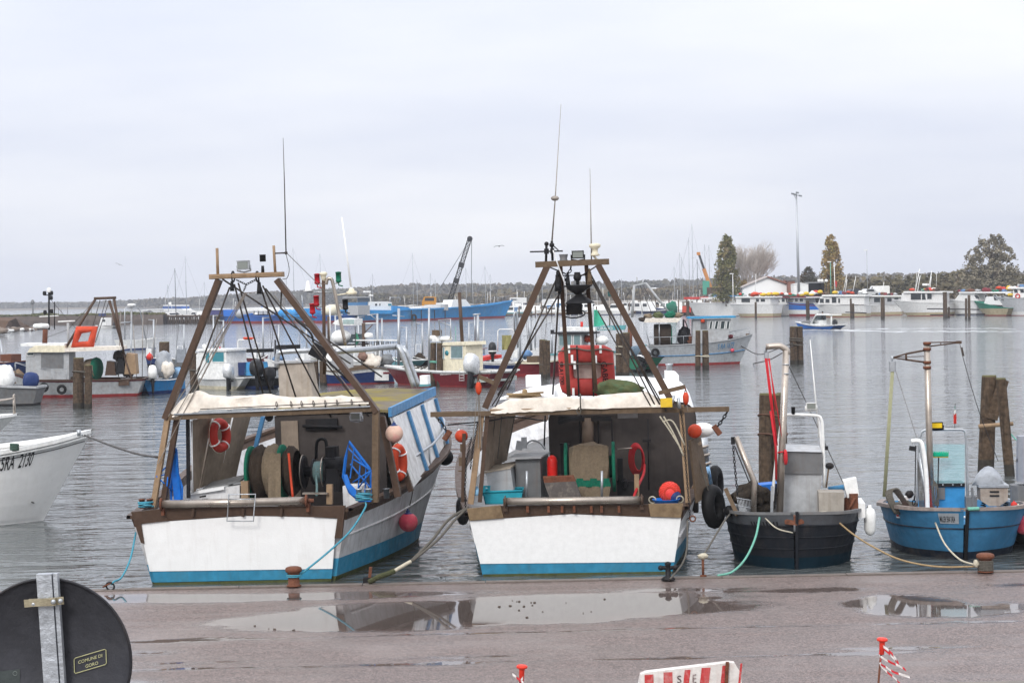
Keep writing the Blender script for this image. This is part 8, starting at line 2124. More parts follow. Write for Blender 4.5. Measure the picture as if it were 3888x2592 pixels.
for k,(px,yt,dk,Y) in enumerate(masts):
 p = W(px,1180,Y); top = W(px,yt,Y)
 L = min(12,max(6.5,top.z * .62))
 rz = rng.choice((-1,1)) * rng.uniform(1.0,1.5)
 fr = Fr((p.x - math.sin(-rz) * L * .55,Y - math.cos(rz) * L * .55,0),rz)
 t = thing('sailing_yacht',('yacht with black mast ' if dk else 'white yacht with pale bare mast ') + place(px) + (', tallest there' if yt < 930 else (', mast of middling height' if yt < 1000 else ', short masted')),'sailing yacht',fr,group='yachts in the far marina')
 yacht_parts(t,fr,L,top.z,MASTD if dk else MAST,GEL)
HC = [GEL,GEL,GEL,FADE_W,pm('far_navy',(.03,.05,.14),.5),TEAL]
for k in range(64):
 px = rng.uniform(1930,2760) if k < 38 else (rng.uniform(560,1000) if k < 46 else rng.uniform(1400,2000))
 Y = rng.uniform(430,560) if k < 38 else rng.uniform(440,520)
 if 2000 < px < 2250 and Y < 450: Y += 60
 py = CY + 0
 p = W(px,1180,Y); L = rng.uniform(5.5,9); rz = rng.uniform(-1.5,1.5)
 hb = rng.uniform(.9,1.3); hm = rng.choice(HC)
 fr = Fr((p.x,Y,0),rz)
 lab = {0: 'white',3: 'dirty white',4: 'navy',5: 'teal'}.get(HC.index(hm),'white') + ' cruiser '; cov = rng.choice(((BLUET,'blue'),(NAVY,'navy'),(TARPB,'pale blue'),(GEL,'white'))) if rng.random() < .35 else None; aer = rng.random() < .5
 lab += ('under %s canopy ' % cov[1] if cov else '') + ('with aerial ' if aer else '') + ('end on ' if abs(rz) < .5 else ('facing east ' if rz < 0 else 'facing west ')) + place(px)
 t = thing('motor_cruiser',lab,'motor boat',fr,group='small cruisers in the far marina')
 H = Hull([(0,.1,L * .15,L * .14,hb * .85),(L * .4,L * .38,L * .17,L * .15,hb * .9),(L * .8,L * .72,L * .1,L * .06,hb * 1.05),(L,L * .86,.03,.01,hb * 1.2)],fr,2)
 H.shell([(.05,1),(.15,1,0)],[hm,NAVY],t,nf=2); H.deck(.05,GEL,t)
 ch = rng.uniform(.8,1.5)
 m = MB(); m.prism([V(-L * .11,L * .18,hb * .8),V(-L * .11,L * .72,hb * .9),V(-L * .11,L * .58,hb + ch * .6),V(-L * .11,L * .5,hb + ch),V(-L * .11,L * .22,hb + ch)],(L * .22,0,0)); m.build('cabin',GEL,t)
 m = MB(); m.prism([V(-L * .113,L * .26,hb + ch * .35),V(-L * .113,L * .6,hb + ch * .35),V(-L * .113,L * .52,hb + ch * .8),V(-L * .113,L * .26,hb + ch * .8)],(L * .226,0,0)); m.build('cabin_window',RWIN,t)
 if cov: m = MB(); m.box(-L * .12,L * .12,L * .0,L * .2,hb,hb + ch * .8); m.build('canopy',cov[0],t)
 if aer: m = MB(); m.tube([V(0,L * .35,hb + ch),V(0,L * .3,hb + ch + rng.uniform(1,4))],.05,5); m.build('aerial',GEL,t)
for k in range(46):
 px = 1950 + k * 17.5 + rng.uniform(-5,5); Y = rng.uniform(425,470); p = W(px,1180,Y)
 m = MB(); m.tube([V(p.x,Y,-.5),V(p.x,Y,rng.uniform(1.8,3.4))],.14,6); m.solo('berth_post',rng.choice((LOG,GEL,WOOD)),'slim berth post among the far marina boats','post','berth posts of the far marina')
m = MB(); m.box(W(1900,1180,455).x,W(2760,1180,455).x,452,454,.2,.55); m.solo('floating_pontoon',WOOD,'long low wooden pontoon along the far marina berths','pontoon')
s = SB('workboat','navy workboat with white wheelhouse in front of the far marina','boat',(2420,1190),(2560,1190))
s.hull([(2418,1178),(2480,1180),(2570,1174)],1.5,1.7,[pm('far_navy',(.03,.05,.14)),NAVY],rail=(.2,.12,GEL),deck=.2,nf=2)
s.poly('wheelhouse',[(2380,1180),(2462,1180),(2458,1146),(2380,1148)],1.0,GEL)
for x0 in (2384,2410,2438): s.wbox(x0,1152,x0 + 18,1164,1.0,RWIN)
s = SB('red_boat','low white boat with red gunwale by the dark workboat','boat',(2000,1188),(2085,1187)); s.hull([(1998,1178),(2040,1180),(2088,1174)],1.2,1.3,[GEL,REDB,REDB,REDP],top=(.3,3),deck=.1,nf=2)
s = SB('covered_cruiser','white cruiser under a white and blue cover in the far marina','motor boat',(2040,1180),(2120,1180)); s.hull([(2036,1170),(2080,1170),(2130,1164)],1.5,1.6,[pm('far_blue',(.05,.12,.38),.5),NAVY],deck=.1,nf=2); s.poly('cover',[(2042,1170),(2118,1168),(2112,1148),(2092,1136),(2060,1136)],1.4,GEL)
s = SB('navy_ferry','navy hulled white cabin boat behind the blue ship bow','boat',(1985,1178),(1915,1178)); s.hull([(1986,1152),(1950,1150),(1905,1140)],1.5,1.7,[pm('far_navy',(.03,.05,.14)),NAVY],deck=.1,nf=2); s.box('deckhouse',1935,1130,1972,1150,1.2,GEL); s.wbox(1940,1134,1966,1140,1.2,RWIN)
# big yacht hull ashore under the masts
s = SB('motor_yacht','large white yacht on the hard under a cluster of masts','yacht',(2700,1122),(2540,1122)); s.t.location.z = 0
s.hull([(2705,1092),(2620,1094),(2530,1088)],2.0,2.3,[GEL,GEL],deck=.1,nf=2); s.poly('deckhouse',[(2580,1093),(2680,1093),(2660,1080),(2600,1080)],1.4,GEL)
s = SB('motor_yacht','sleek white motor yacht with dark windows under the leaning grey leg','yacht',(2520,1150),(2380,1150)); s.hull([(2524,1118),(2460,1120),(2370,1112)],1.8,2.0,[GEL,GEL],deck=.1,nf=2); s.poly('deckhouse',[(2405,1118),(2515,1118),(2500,1096),(2470,1092)],1.3,GEL); s.poly('window_band',[(2425,1114),(2500,1112),(2490,1104),(2462,1102)],1.34,RWIN)
# ---------------------------------------------------------------- orange mobile crane and black lattice crane
def lattice(m,a,b,w0,w1,n,r):
 a,b = Vector(a),Vector(b); d = (b - a).normalized()
 u = d.cross(V(0,1,0)).normalized(); v = d.cross(u)
 C = []
 for i in range(n + 1):
  t = i / n; w = (w0 + (w1 - w0) * t) / 2; c = a.lerp(b,t)
  C.append([c + u * w * sx + v * w * sy for sx,sy in ((-1,-1),(1,-1),(1,1),(-1,1))])
 for k in range(4): m.tube([q[k] for q in C],r,5)
 for i in range(n):
  for k in range(4):
   m.tube([C[i][k],C[i + 1][(k + 1) % 4]],r * .6,4); m.tube([C[i][k],C[i][(k + 1) % 4]],r * .6,4)
Yc = 425
t = thing('lattice_crane','black lattice crane jib leaning up from the blue ship','crane',WORLD,W(1699,1165,Yc))
a,b = W(1702,1160,Yc),W(1782,912,Yc)
m = MB(); lattice(m,a,b,.9,.75,16,.10); m.build('jib',DARK,t)
m = MB(); m.lathe([(.55,-.25),(.6,0),(.55,.25)],b + V(.1,0,.3),(0,1,0),14); m.build('jib_sheave',DARK,t)
for t_ in (.38,.62):
 m = MB(); c = a.lerp(b,t_); m.cbox(c,1.2,1.1,1.1,ry=.3); m.build('jib_joint',DARK,t)
m = MB(); m.tube([b + V(.5,0,0),W(1789,1140,Yc)],.06,4); m.tube([b,W(1672,1090,Yc)],.03,4); m.tube([b,W(1662,1110,Yc)],.03,4); m.build('hoist_cable',MASTD,t)
m = MB(); m.prism([W(1602,1163,Yc),W(1655,1163,Yc),W(1655,1128,Yc),W(1640,1126,Yc),W(1610,1126,Yc),W(1602,1145,Yc)],(0,3,0)); m.build('cab',pm('crane_orange',(.55,.24,.02),.6,dirt=.4,streak=.3),t)
m = MB(); m.prism([W(1612,1142,Yc - .05),W(1648,1142,Yc - .05),W(1648,1130,Yc - .05),W(1614,1130,Yc - .05)],(0,.05,0)); m.build('cab_window',RWIN,t)
m = MB(); m.prism([W(1655,1165,Yc),W(1700,1165,Yc),W(1700,1148,Yc),W(1655,1150,Yc)],(0,3,0)); m.build('machinery_house',GEL,t)
t = thing('telescopic_crane','orange telescopic crane arm among the masts behind the marina','crane',WORLD,W(2703,1110,520))
m = MB(); m.beam(W(2703,1108,520),W(2672,1020,520),.9,.9,(0,1,0)); m.build('lower_boom',pm('boom_orange',(.50,.20,.04),.6,dirt=.3),t)
m = MB(); m.beam(W(2674,1025,520),W(2655,968,520),.55,.55,(0,1,0)); m.build('upper_boom',DARK,t)
m = MB(); m.cbox(W(2652,963,520),.9,.6,.8); m.build('boom_head',pm('boom_orange',(.50,.20,.04)),t)
m = MB(); m.cbox(W(2706,1105,520),3.5,2.5,2.0,ch=.3); m.build('crane_base',BRONZE,t)
m = MB(); m.cbox(W(2681,1092,519),1.8,.1,3.6); m.solo('green_banner',pm('green_net_cloth',(.05,.3,.22),.8),'green banner hanging under the orange crane arm','banner')
# ---------------------------------------------------------------- blue ship and blue workboats
SHIPB = pm('ship_blue',(.015,.24,.56),.55,dirt=.4,streak=.4,dcol=(.12,.26,.34),sc=.6)
s = SB('work_ship','long faded blue work ship with raised bow below the lattice crane','ship',(1350,1224),(1915,1206))
s.hull([(1342,1178),(1400,1182),(1480,1184),(1522,1176),(1640,1172),(1760,1166),(1850,1160),(1905,1152),(1945,1142)],2.6,3.0,[SHIPB,REDB],bands=((.05,1),(.4,1,0)),rail=(.3,.25,SHIPB),deck=.8,nf=4,n=3)
s.poly('stern_casing',[(1362,1190),(1488,1192),(1494,1182),(1480,1177),(1370,1176)],3.1,SHIPB)
s.poly('deckhouse',[(1398,1182),(1488,1182),(1488,1148),(1470,1144),(1402,1146)],2.0,GEL)
for x0,x1,mt in ((1424,1432,RWIN),(1440,1445,RWIN),(1473,1487,TEALG)): s.wbox(x0,1152,x1,1161,2.0,mt)
s.poly('blue_deckhouse',[(1352,1180),(1396,1182),(1396,1146),(1352,1148)],1.8,pm('deckhouse_blue',(.05,.18,.36),.5,dirt=.3)); s.wbox(1356,1130,1404,1148,1.7,pm('wheelhouse_glass',(.08,.11,.14),.2)); s.box('wheelhouse_roof',1350,1126,1408,1130,2.1,GREYL)
s.tube('radar_mast',[(1408,1146),(1404,1106)],.12,GEL); s.box('radar_bar',1386,1104,1408,1110,.3,GEL); s.radar(1408,1122,.5)
s.tube('rail_frame',[(1480,1146),(1482,1129),(1520,1129),(1518,1146)],.07,GALV); s.poly('blue_bulwark',[(1490,1182),(1560,1172),(1550,1166),(1490,1160)],2.4,SHIPB)
s.rails(.86,.99,1.2,6)
for px in (1562,1600,1650,1690): s.tube('fender_post',[(px,1222 - (px - 1350) * .032),(px,1176)],.1,DARK,lx=s.near * 3.1)
s.poly('deck_gear',[(1600,1172),(1700,1168),(1700,1158),(1600,1164)],2.0,GEL); s.poly('deck_gear',[(1712,1168),(1790,1164),(1768,1136),(1720,1138)],1.5,GEL); s.box('deck_gear',1688,1155,1702,1178,3.15,GREYL)
tyre('tyre_fender','dark tyre on the side of the long blue ship',s.S(1572,1205,s.near * 3.15),.75,.2,(1,0,0),s.fr)
for k,(x0,x1,lab,mt,hz_) in enumerate(((800,955,'bright blue workboat nearest the timber jetty',BLUEV,0),(960,1085,'blue tank barge with long white awning',pm('barge_blue',(.01,.11,.42),.5,dirt=.3,streak=.3),1),(1090,1205,'light blue workboat between the awning barge and the ship',SHIPB,2),(1215,1345,'dark blue workboat with cream tank astern of the ship',pm('barge_blue',(.02,.11,.34)),3))):
 s = SB('workboat',lab,'workboat',(x0,1228 - (x0 - 800) * .004),(x1,1227 - (x1 - 800) * .004))
 s.hull([(x0 - 2,1196),(x0 + 40,1200),(x1 - 40,1198),(x1 + 6,1190)],2.2,2.5,[mt,REDB],bands=((.1,1),(.5,1,0)),rail=(.25,.2,mt),deck=.3,nf=3)
 if hz_ == 0: s.box('cabin',848,1176,900,1200,1.6,mt); s.box('cabin',798,1176,838,1198,1.2,pm('far_indigo',(.05,.05,.18),.5)); s.box('roof',798,1172,840,1176,1.4,GEL); s.lump('tank',925,1192,1.6,(1.4,.8,.7),GREYL,jit=0)
 if hz_ == 1: s.box('awning_roof',930,1168,1130,1180,2.3,GEL); s.tubes('deck_frame',[((965 + i * 17,1200),(965 + i * 17,1180),.09) for i in range(8)],DARK,kind='stuff'); s.tube('vent',[(995,1180),(995,1163),(1004,1163),(1004,1176)],.12,BLUEV); s.box('tank',1040,1186,1075,1202,1.5,BLUEV)
 if hz_ == 2:
  for i in range(4): s.lump('blue_drum',1070 + 16 * i,1190,.8,(1,1,1.1),SHIPB,jit=0)
  s.poly('deckhouse',[(1130,1200),(1185,1200),(1182,1170),(1140,1172)],1.6,SHIPB); s.tube('mast',[(1150,1172),(1146,1120)],.1,GALV)
 if hz_ == 3: s.lump('cream_tank',1262,1180,1.7,(1.5,.8,.75),CREAM,jit=0); s.box('deckhouse',1320,1160,1360,1196,1.8,GREYL); s.tube('derrick',[(1225,1195),(1228,1110)],.15,DARK)
# white motor yacht behind the timber jetty, motorboat near the breakwater
s = SB('motor_yacht','white motor yacht with blue canvas flybridge behind the timber jetty','yacht',(745,1206),(545,1206),)
s.hull([(748,1176),(680,1178),(600,1178),(515,1176)],1.8,2.0,[GEL,NAVY],deck=.1,nf=2); s.poly('deckhouse',[(535,1180),(700,1178),(690,1172),(620,1172),(565,1174)],1.4,GEL); s.poly('saloon_window',[(545,1186),(618,1184),(620,1176),(566,1177)],1.5,GREYP); s.poly('blue_canopy',[(612,1175),(690,1174),(686,1160),(620,1162)],1.3,pm('canvas_blue',(.03,.10,.32),.6)); s.box('canopy_roof',618,1158,686,1162,1.4,GEL); s.tube('aerial',[(628,1158),(627,1122)],.06,GEL); s.lump('dome',645,1152,.5,(1,1,.8),GEL,jit=0)
s = SB('motor_boat','small white motorboat running close to the stone breakwater','motor boat',(436,1246),(366,1246))
s.hull([(438,1236),(410,1238),(362,1234)],.9,1.0,[GEL,GEL],deck=.1,nf=2); s.poly('wheel_shelter',[(372,1236),(402,1236),(402,1206),(382,1206)],.6,GEL); s.wbox(388,1212,400,1222,.6,RWIN); s.box('navy_top',374,1190,388,1200,.4,NAVY)
outboard(s.fr,s.S(432,1240,0),1.2,'dark outboard of the small white motorboat by the breakwater',DARK)
# ---------------------------------------------------------------- breakwater, timber jetty, rocks, beacons
m = MB(); rng = random.Random(3); rows = []
pts = [(-60,1237),(60,1236),(200,1234),(330,1234),(480,1232),(620,1231)]
base = [WZ(x,y,0) for x,y in pts]
for i in range(60):
 t = i / 59 * (len(base) - 1); k = min(int(t),len(base) - 2); p = base[k].lerp(base[k + 1],t - k)
 h = 2.15 + .35 * noise.noise((i * .3,1,1))
 rows.append([p + V(0,0,-.4),p + V(0,.15 * noise.noise((i * .9,0,3)),h * .5),p + V(0,.3 + .3 * noise.noise((i * .7,5,3)),h),p + V(0,5,h + .25),p + V(0,7,-.4)])
m.grid(rows,sm=False); m.solo('breakwater',STONE,'long low stone breakwater with grassy crown','breakwater')
m = MB()
def bw(r):
 t = r.random() * (len(base) - 1) * .999; k = int(t); p = base[k].lerp(base[k + 1],t - k)
 g = max(0.15,noise.noise((p.x * .12,2,2)) + .55)
 return p + V(0,r.uniform(.3,5),2.2 + r.random() * .7 * g),1.0
v,f = leaf_quads(3500,bw,.28,rng); m.add(v,f); m.build('breakwater_grass',foliage_mat('breakwater_weeds',(.06,.07,.025),(.12,.125,.04),(.17,.14,.06),.15),kind='stuff')
t = thing('timber_jetty','dark timber jetty on close set piles beyond the breakwater','jetty',WORLD,WZ(650,1231,0))
ja,jb = WZ(500,1231,0) + V(0,1,0),WZ(830,1229,0) + V(0,1,0)
m = MB(); m.beam(ja + V(0,0,1.75),jb + V(0,0,1.75),2.2,.35); m.build('deck',LOG,t)
m = MB(); m.beam(ja + V(0,.9,.5),jb + V(0,.9,.5),.3,.9); m.build('lower_waling',LOGW,t)
for i in range(44):
 p = ja.lerp(jb,i / 43)
 m = MB(); m.tube([p + V(rng.uniform(-.1,.1),-1,-.5),p + V(rng.uniform(-.1,.1),-1,1.6 + rng.uniform(0,.5))],.20,6); m.build('pile',LOG,t)
t = thing('dark_quay_wall','low dark quay line behind the blue workboats','jetty',WORLD,WZ(1050,1222,0))
ja,jb = WZ(820,1227,0) + V(0,6,0),WZ(1345,1222,0) + V(0,14,0)
m = MB(); m.beam(ja + V(0,0,.6),jb + V(0,0,.6),2,1.3); m.build('wall',LOGW,t)
ROCK = pm('shore_rock',(.20,.16,.13),.9,dirt=.6,streak=0,dcol=(.08,.06,.045),sc=1.2,bump=.5,fine=5)
WEED = pm('brown_weed',(.10,.055,.03),.95,dirt=.5,streak=0,sc=2)
m = MB(); m.grid([[WZ(x,1262 - a,0) + V(0,d,h) for d,h in ((0,-.3),(1.0,.35),(5,1.8 * hh),(10,2.2 * hh),(16,-.3))] for x,a,hh in ((-120,0,1.2),(-40,0,1.2),(10,2,1.1),(40,6,.6),(70,8,.25),(130,8,.12))],sm=False); m.solo('rocky_point',WEED,'brown rocky point entering at the left below the breakwater','rocks')
for i in range(44):
 px = -20 + 150 * (i / 43) + rng.uniform(-6,6); k = max(.2,1 - px / 130)
 c = WZ(px,1260 - 7 * min(1,max(0,px) / 60) - rng.uniform(0,10) * k,.1 + .9 * k * rng.random()); r = rng.uniform(.28,.6)
 m = MB(); m.ball(c,r,(rng.uniform(1,1.5),1,rng.uniform(.6,.9)),8,6,jit=.5); m.solo('shore_rock',rng.choice((ROCK,ROCK,STONE,FADE_W)),'boulder on the low rocky point at the left','rock','boulders of the rocky point')
for k,(px,yt,yb,r,lab,head) in enumerate(((124,1150,1202,.17,'grey channel beacon with a round top mark behind the breakwater',1),(221,1145,1200,.06,'thin channel stake nearest the double cross mast',0),(232,1172,1196,.06,'short channel stake out on the open water',0),(256,1160,1196,.07,'taller dark channel stake out on the open water',0),(347,1172,1194,.06,'thin stake behind the grey trawler gantry',0),(20,1194,1206,.10,'stub post on the breakwater crown near the picture edge',0),(64,1196,1206,.08,'second stub post on the breakwater crown',0))):
 Y = 540; c = W(px,yt,Y)
 t = thing('channel_beacon' if head else 'channel_stake',lab,'beacon' if head else 'stake',WORLD,(c.x,Y,0))
 m = MB(); m.tube([V(c.x,Y,-.5),c],r * 1.4,6); m.build('post',GREYP,t)
 if head: m = MB(); m.lathe([(.25,-.2),(.55,-.2),(.55,.35),(.3,.8),(.05,.95)],c,n=10); m.build('top_mark',GREYP,t)
# gulls
def gull(px,py,Y,span,label,mat,roll=0.0,flip=1):
 c = W(px,py,Y); t = thing('gull',label,'bird',WORLD,c)
 m = MB(); rows = []
 for i in range(13):
  a = -1 + i / 6; x = a * span / 2 * flip; up = .22 * span * (abs(a) * 1.2 - abs(a) ** 2 * 1.35) + roll * a * span * .3; ch = span * .16 * (1 - abs(a) ** 1.6) + .01
  bl = span * .045 * max(0,1 - abs(a) * 6)
  rows.append([c + V(x,-ch * .6 + abs(a) * .05,up),c + V(x,0,up + .015 + bl),c + V(x,ch * .8,up - .01),c + V(x,0,up - .015 - bl)])
 m.grid(rows,closed=True)
 m.tube([c + V(.02,-span * .2,.02),c + V(0,-span * .1,0.01),c + V(0,span * .12,0),c + V(0,span * .25,.0)],[.02,span * .05,span * .055,.02],8)
 m.build('body',mat,t)
gull(1895,935,150,.8,'dark winged gull gliding right of the crane jib',DARK,roll=.12)
gull(452,1004,170,.62,'small pale gull turning in the sky above the jetty',pm('gull_grey',(.25,.26,.28),.7),roll=-.7)
# ================================================================ on the quay
def bollard(px,pt_,pb,label,wraps,wmat,fr=WORLD,w=54):
 b = WZ(px,pb,QZ + .02); Y = b.y
 t = thing('mooring_bollard',label,'bollard',WORLD,b,'iron bollards on the quay edge')
 h = (pb - pt_) / FPX * Y * 1.02; r = w / FPX * Y / 2
 m = MB(); m.lathe([(r * 1.05,0),(r * 1.02,.02),(r * .82,.03),(r * .78,h * .62),(r * .95,h * .70),(r * 1.16,h * .76),(r * 1.2,h * .86),(r * 1.1,h * .95),(r * .8,h),(r * .1,h * 1.0)],b,n=20); m.build('bollard_body',RUST,t)
 if wraps:
  m = MB()
  for k in range(wraps): m.torus(b + V(0,0,h * (.5 if wraps < 4 else .12) + k * .024),r * .86 + .012,.014,(.03 * (k % 2),.02,1),20,5)
  m.build('rope_turns',wmat,t)
 return b,h,r
B1,h1,r1 = bollard(1116,2151,2224,'rusty bollard with two turns of blue rope on the quay edge',2,ROPEB)
B2,h2,r2 = bollard(3742,2100,2170,'brown bollard wrapped with many rope turns before the blue boat',7,ROPEG,w=58)
c = WZ(2537,2200,QZ + .02)
t = thing('cross_bollard','small dark iron bollard with crossbar behind the long puddle','bollard',WORLD,c)
m = MB(); m.lathe([(.12,0),(.10,.04),(.045,.07),(.045,.24),(.06,.27),(.02,.30)],c,n=12); m.build('bollard_body',DARK,t)
m = MB(); m.tube([c + V(-.11,0,.20),c + V(.11,0,.20)],.035,8); m.ball(c + V(-.12,0,.2),.045,n=8,k=6); m.ball(c + V(.12,0,.2),.045,n=8,k=6); m.build('crossbar',DARK,t)
c = WZ(1402,2208,QZ + .02)
t = thing('mooring_stake','rusty upright iron stake with an angle foot beside the rope splice','stake',WORLD,c)
m = MB(); m.beam(c,c + V(.03,0,.25),.05,.05,(0,1,0)); m.build('stake_bar',RUST,t)
m = MB(); m.cbox(c + V(0,0,.03),.2,.14,.09); m.build('foot',DARK,t)
c = WZ(2670,2188,QZ + .02)
m = MB(); m.tube([c,c + V(0,0,.34)],.022,7); m.lathe([(.06,0),(.05,.03)],c,n=8); m.solo('mooring_pin',RUST,'thin rusty pin with a pale rope knot near the charcoal boat','pin')
pin = c + V(0,0,.34)
c = WZ(405,2236,QZ + .02)
t = thing('mooring_ring','iron shackle ring lying at the quay edge left of the white transom','mooring ring',WORLD,c)
m = MB(); m.torus(c + V(.06,0,.05),.07,.016,(.2,1,.3),14,6); m.build('ring',DARK,t)
m = MB(); m.tube([c + V(-.06,-.02,.04),c + V(.1,-.02,.12)],.016,6); m.build('pin_bar',RUST,t)
ring_p = c + V(.08,0,.08)
# mooring lines
def line(name,label,pts,r,mat):
 m = MB(); m.tube(smooth(pts,6),r,6); return m.solo(name,mat,label,'mooring rope')
LN = lambda px,py,Y: W(px,py,Y)
line('mooring_line','turquoise rope from the port corner of the striped trawler down to the shackle ring',[f1.w(f1.y(516,2020,-.05)),LN(495,2120,33.3),LN(462,2190,33.0),ring_p + V(.05,0,.05),ring_p],.017,ROPEB)
line('mooring_line','turquoise rope stretched from the rusty bollard to the mooring bitts of the striped trawler',[B1 + V(r1 * .8,0,h1 * .55),LN(1240,2100,33.0),LN(1330,2015,33.3),f1.w(f1.y(1385,1930,.0)),f1.w(f1.y(1388,1905,.2))],.017,ROPEB)
q = f1.y(1382,1900,.25)
m = MB()
for k in range(5): m.torus(q + V(0,0,.02 + .026 * k),.12,.017,(.06 * math.sin(k * 2),.05,1),16,5,sc=(1.15,.8))
m.solo('rope_turns',ROPEB,'turquoise rope figure on the starboard bitts of the striped trawler','rope',None,f1)
q = f1.y(555,1926,.3)
m = MB()
for k in range(4): m.torus(q + V(0,0,.02 + .024 * k),.11,.016,(.06 * math.sin(k * 2),.05,1),16,5,sc=(1.2,.8))
m.solo('rope_turns',ROPEB,'turquoise rope figure on the port bitts of the striped trawler','rope',None,f1)
sp = LN(1560,2130,32.9)
line('mooring_line','thick grey rope rising from the splice to the float trawler port quarter',[sp,LN(1640,2050,33.3),LN(1700,1975,33.7),f2.w(f2.y(1768,1930,.0))],.024,ROPEG)
line('mooring_line','second grey rope strand beside the thick one at the float trawler',[sp + V(.02,0,.0),LN(1665,2045,33.3),LN(1725,1975,33.7),f2.w(f2.y(1778,1925,.0))],.022,ROPEG)
line('rope_splice','pale yellow chafe sleeve on the grey mooring rope',[LN(1498,2166,32.75),LN(1528,2148,32.82),sp],.032,ROPEW)
line('mooring_line','dark weedy rope end lying along the quay edge by the angle foot',[WZ(1402,2208,QZ + .05),LN(1440,2188,32.6),LN(1470,2178,32.7),LN(1498,2166,32.75)],.05,pm('weedy_rope',(.06,.065,.03),.95,dirt=.6,streak=0,sc=10,bump=1))
line('mooring_line','slack dark rope hanging down the starboard quarter to the small cross bollard',[f2.w(f2.y(2610,1975,-.05)),LN(2608,2080,33.6),LN(2590,2140,33.2),WZ(2545,2196,QZ + .12)],.016,ROPEG)
line('mooring_line','grey rope from the knotted pin up to the port bow fender of the charcoal boat',[pin,LN(2700,2060,33.4),LN(2745,1985,33.8),f3.w(f3.y(2772,1950,.5))],.018,ROPEG)
m = MB(); m.ball(pin,.07,(1.3,1,.7),12,8,jit=.4); m.solo('rope_knot',ROPEW,'pale rope knot on top of the thin rusty pin','knot')
line('mooring_line','sea green rope curving from the charcoal boat stem down to the water',[f3.w(f3.y(2885,1958,.1)),LN(2868,2040,33.7),LN(2830,2120,33.2),LN(2780,2170,32.9),WZ(2725,2184,QZ + .03)],.02,ROPEGN)
line('mooring_line','thin tan rope looped across the charcoal boat stem',[f3.w(f3.y(2905,1966,.05)),LN(2950,2005,33.6),LN(3010,2022,33.6)],.012,ROPEW)
line('mooring_line','long tan rope sagging from the charcoal boat past the fender to the wrapped bollard',[f3.w(f3.y(3155,1955,.3)),LN(3230,2020,34.0),LN(3310,2072,33.6),LN(3420,2124,33.1),LN(3560,2150,32.7),B2 + V(-r2,0,h2 * .3)],.016,pm('tan_rope',(.34,.24,.13)))
line('mooring_line','pale rope from the blue boat rail bending down to the wrapped bollard',[f4.w(f4.y(3548,1975,.1)),LN(3585,2060,33.5),LN(3640,2120,33.0),LN(3690,2140,32.7),B2 + V(-r2,0,h2 * .42)],.016,ROPEW)
m = MB(); m.ball(B2 + V(-r2 - .03,-.02,h2 * .45),.05,(1,1,1.2),10,7,jit=.4); m.solo('rope_knot',ROPEW,'pale rope knot beside the wrapped bollard','knot')
bt_ = W(322,1652,43.5)
line('mooring_line','dark rope from the lettered launch bow to the striped trawler quarter',[bt_,LN(420,1690,40),LN(520,1722,37),f1.w(f1.y(598,1735,.5))],.022,WIRE)
line('mooring_line','thin dark rope dropping from the lettered launch bow into the water',[W(120,1905,43),WZ(160,1918,0.01),WZ(192,1924,-.02)],.014,WIRE)
# ---- round traffic sign seen from behind, close to the viewpoint
SY = 7.1
t = thing('traffic_sign','back of a round dark traffic sign on a galvanised post','sign',WORLD,(W(215,2592,SY).x + .06,SY - .05,3.2))
c = W(188,2506,SY); R = 317 / FPX * SY
SIGNB = pm('sign_back_grey',(.045,.046,.054),.55,dirt=.4,streak=.1,dcol=(.06,.06,.065),sc=6)
m = MB(); m.lathe([(R * .985,.0),(R,.004),(R,.022),(R * .985,.024),(R * .97,.010),(.001,.010)],c,(0,-1,0),72); m.build('sign_disc',SIGNB,t)
m = MB(); m.torus(c + V(0,-.02,0),R * .993,.0055,(0,1,0),72,6); m.build('sign_rim',pm('sign_rim_dark',(.02,.02,.024),.4,dirt=.2,streak=0),t)
a,b = W(180,2176,SY - .05),W(212,2640,SY - .05)
b = a + (b - a) * 3.2; b.z = 3.2 if b.z < 3.2 else b.z
d = (a - W(212,2640,SY - .05)).normalized()
pb = a - d * ((a.z - 3.2) / d.z)
m = MB()
prof = [(-.036,-.02),(.018,-.02),(.018,.012),(.022,.012),(.022,-.012),(.037,-.012),(.037,.02),(-.036,.02)]
m.add([p + V(x,y,0) for p in (pb,a) for x,y in prof],[tuple(reversed(range(8))),tuple(range(8,16))] + [(i,(i + 1) % 8,8 + (i + 1) % 8,8 + i) for i in range(8)])
m.build('post',pm('weathered_zinc',(.40,.42,.45),.5,metal=.55,dirt=.4,streak=.2,dcol=(.24,.25,.27),sc=14,bump=.3),t)
BRASS = pm('yellowed_clamp',(.42,.37,.26),.4,metal=.7,dirt=.4,streak=0,sc=14)
e0,e1 = W(92,2290,SY - .075),W(242,2278,SY - .075)
m = MB(); m.beam(e0,e1,.004,.027,(0,0,1)); mid = (e0 + e1) / 2 + V(0,-.012,0)
m.beam(mid + V(-.05,0,0),mid + V(.045,0,.002),.012,.027); m.build('clamp',BRASS,t)
for q in (W(128,2292,SY - .085),W(203,2283,SY - .095),W(230,2280,SY - .085)):
 m = MB(); m.lathe([(.009,0),(.009,.006),(.005,.009)],q,(0,-1,0),8); m.build('clamp_bolt',GALV,t)
LY = pm('pale_yellow_print',(.42,.41,.22),.6,dirt=.3,streak=0,bump=0,sc=20)
o = W(283,2556,SY - .016); u_ = (W(404,2520,SY - .016) - o); w_ = (W(281,2498,SY - .016) - o)
ur,wr = u_.normalized(),w_.normalized(); uw,uh = u_.length,w_.length
m = MB()
q = [o + ur * (uw * a) + wr * (uh * b) for a,b in ((.04,0),(.96,0),(1,.08),(1,.92),(.96,1),(.04,1),(0,.92),(0,.08))]
m.tube(q,.0016,4,closed=True); m.build('plate_border',LY,t)
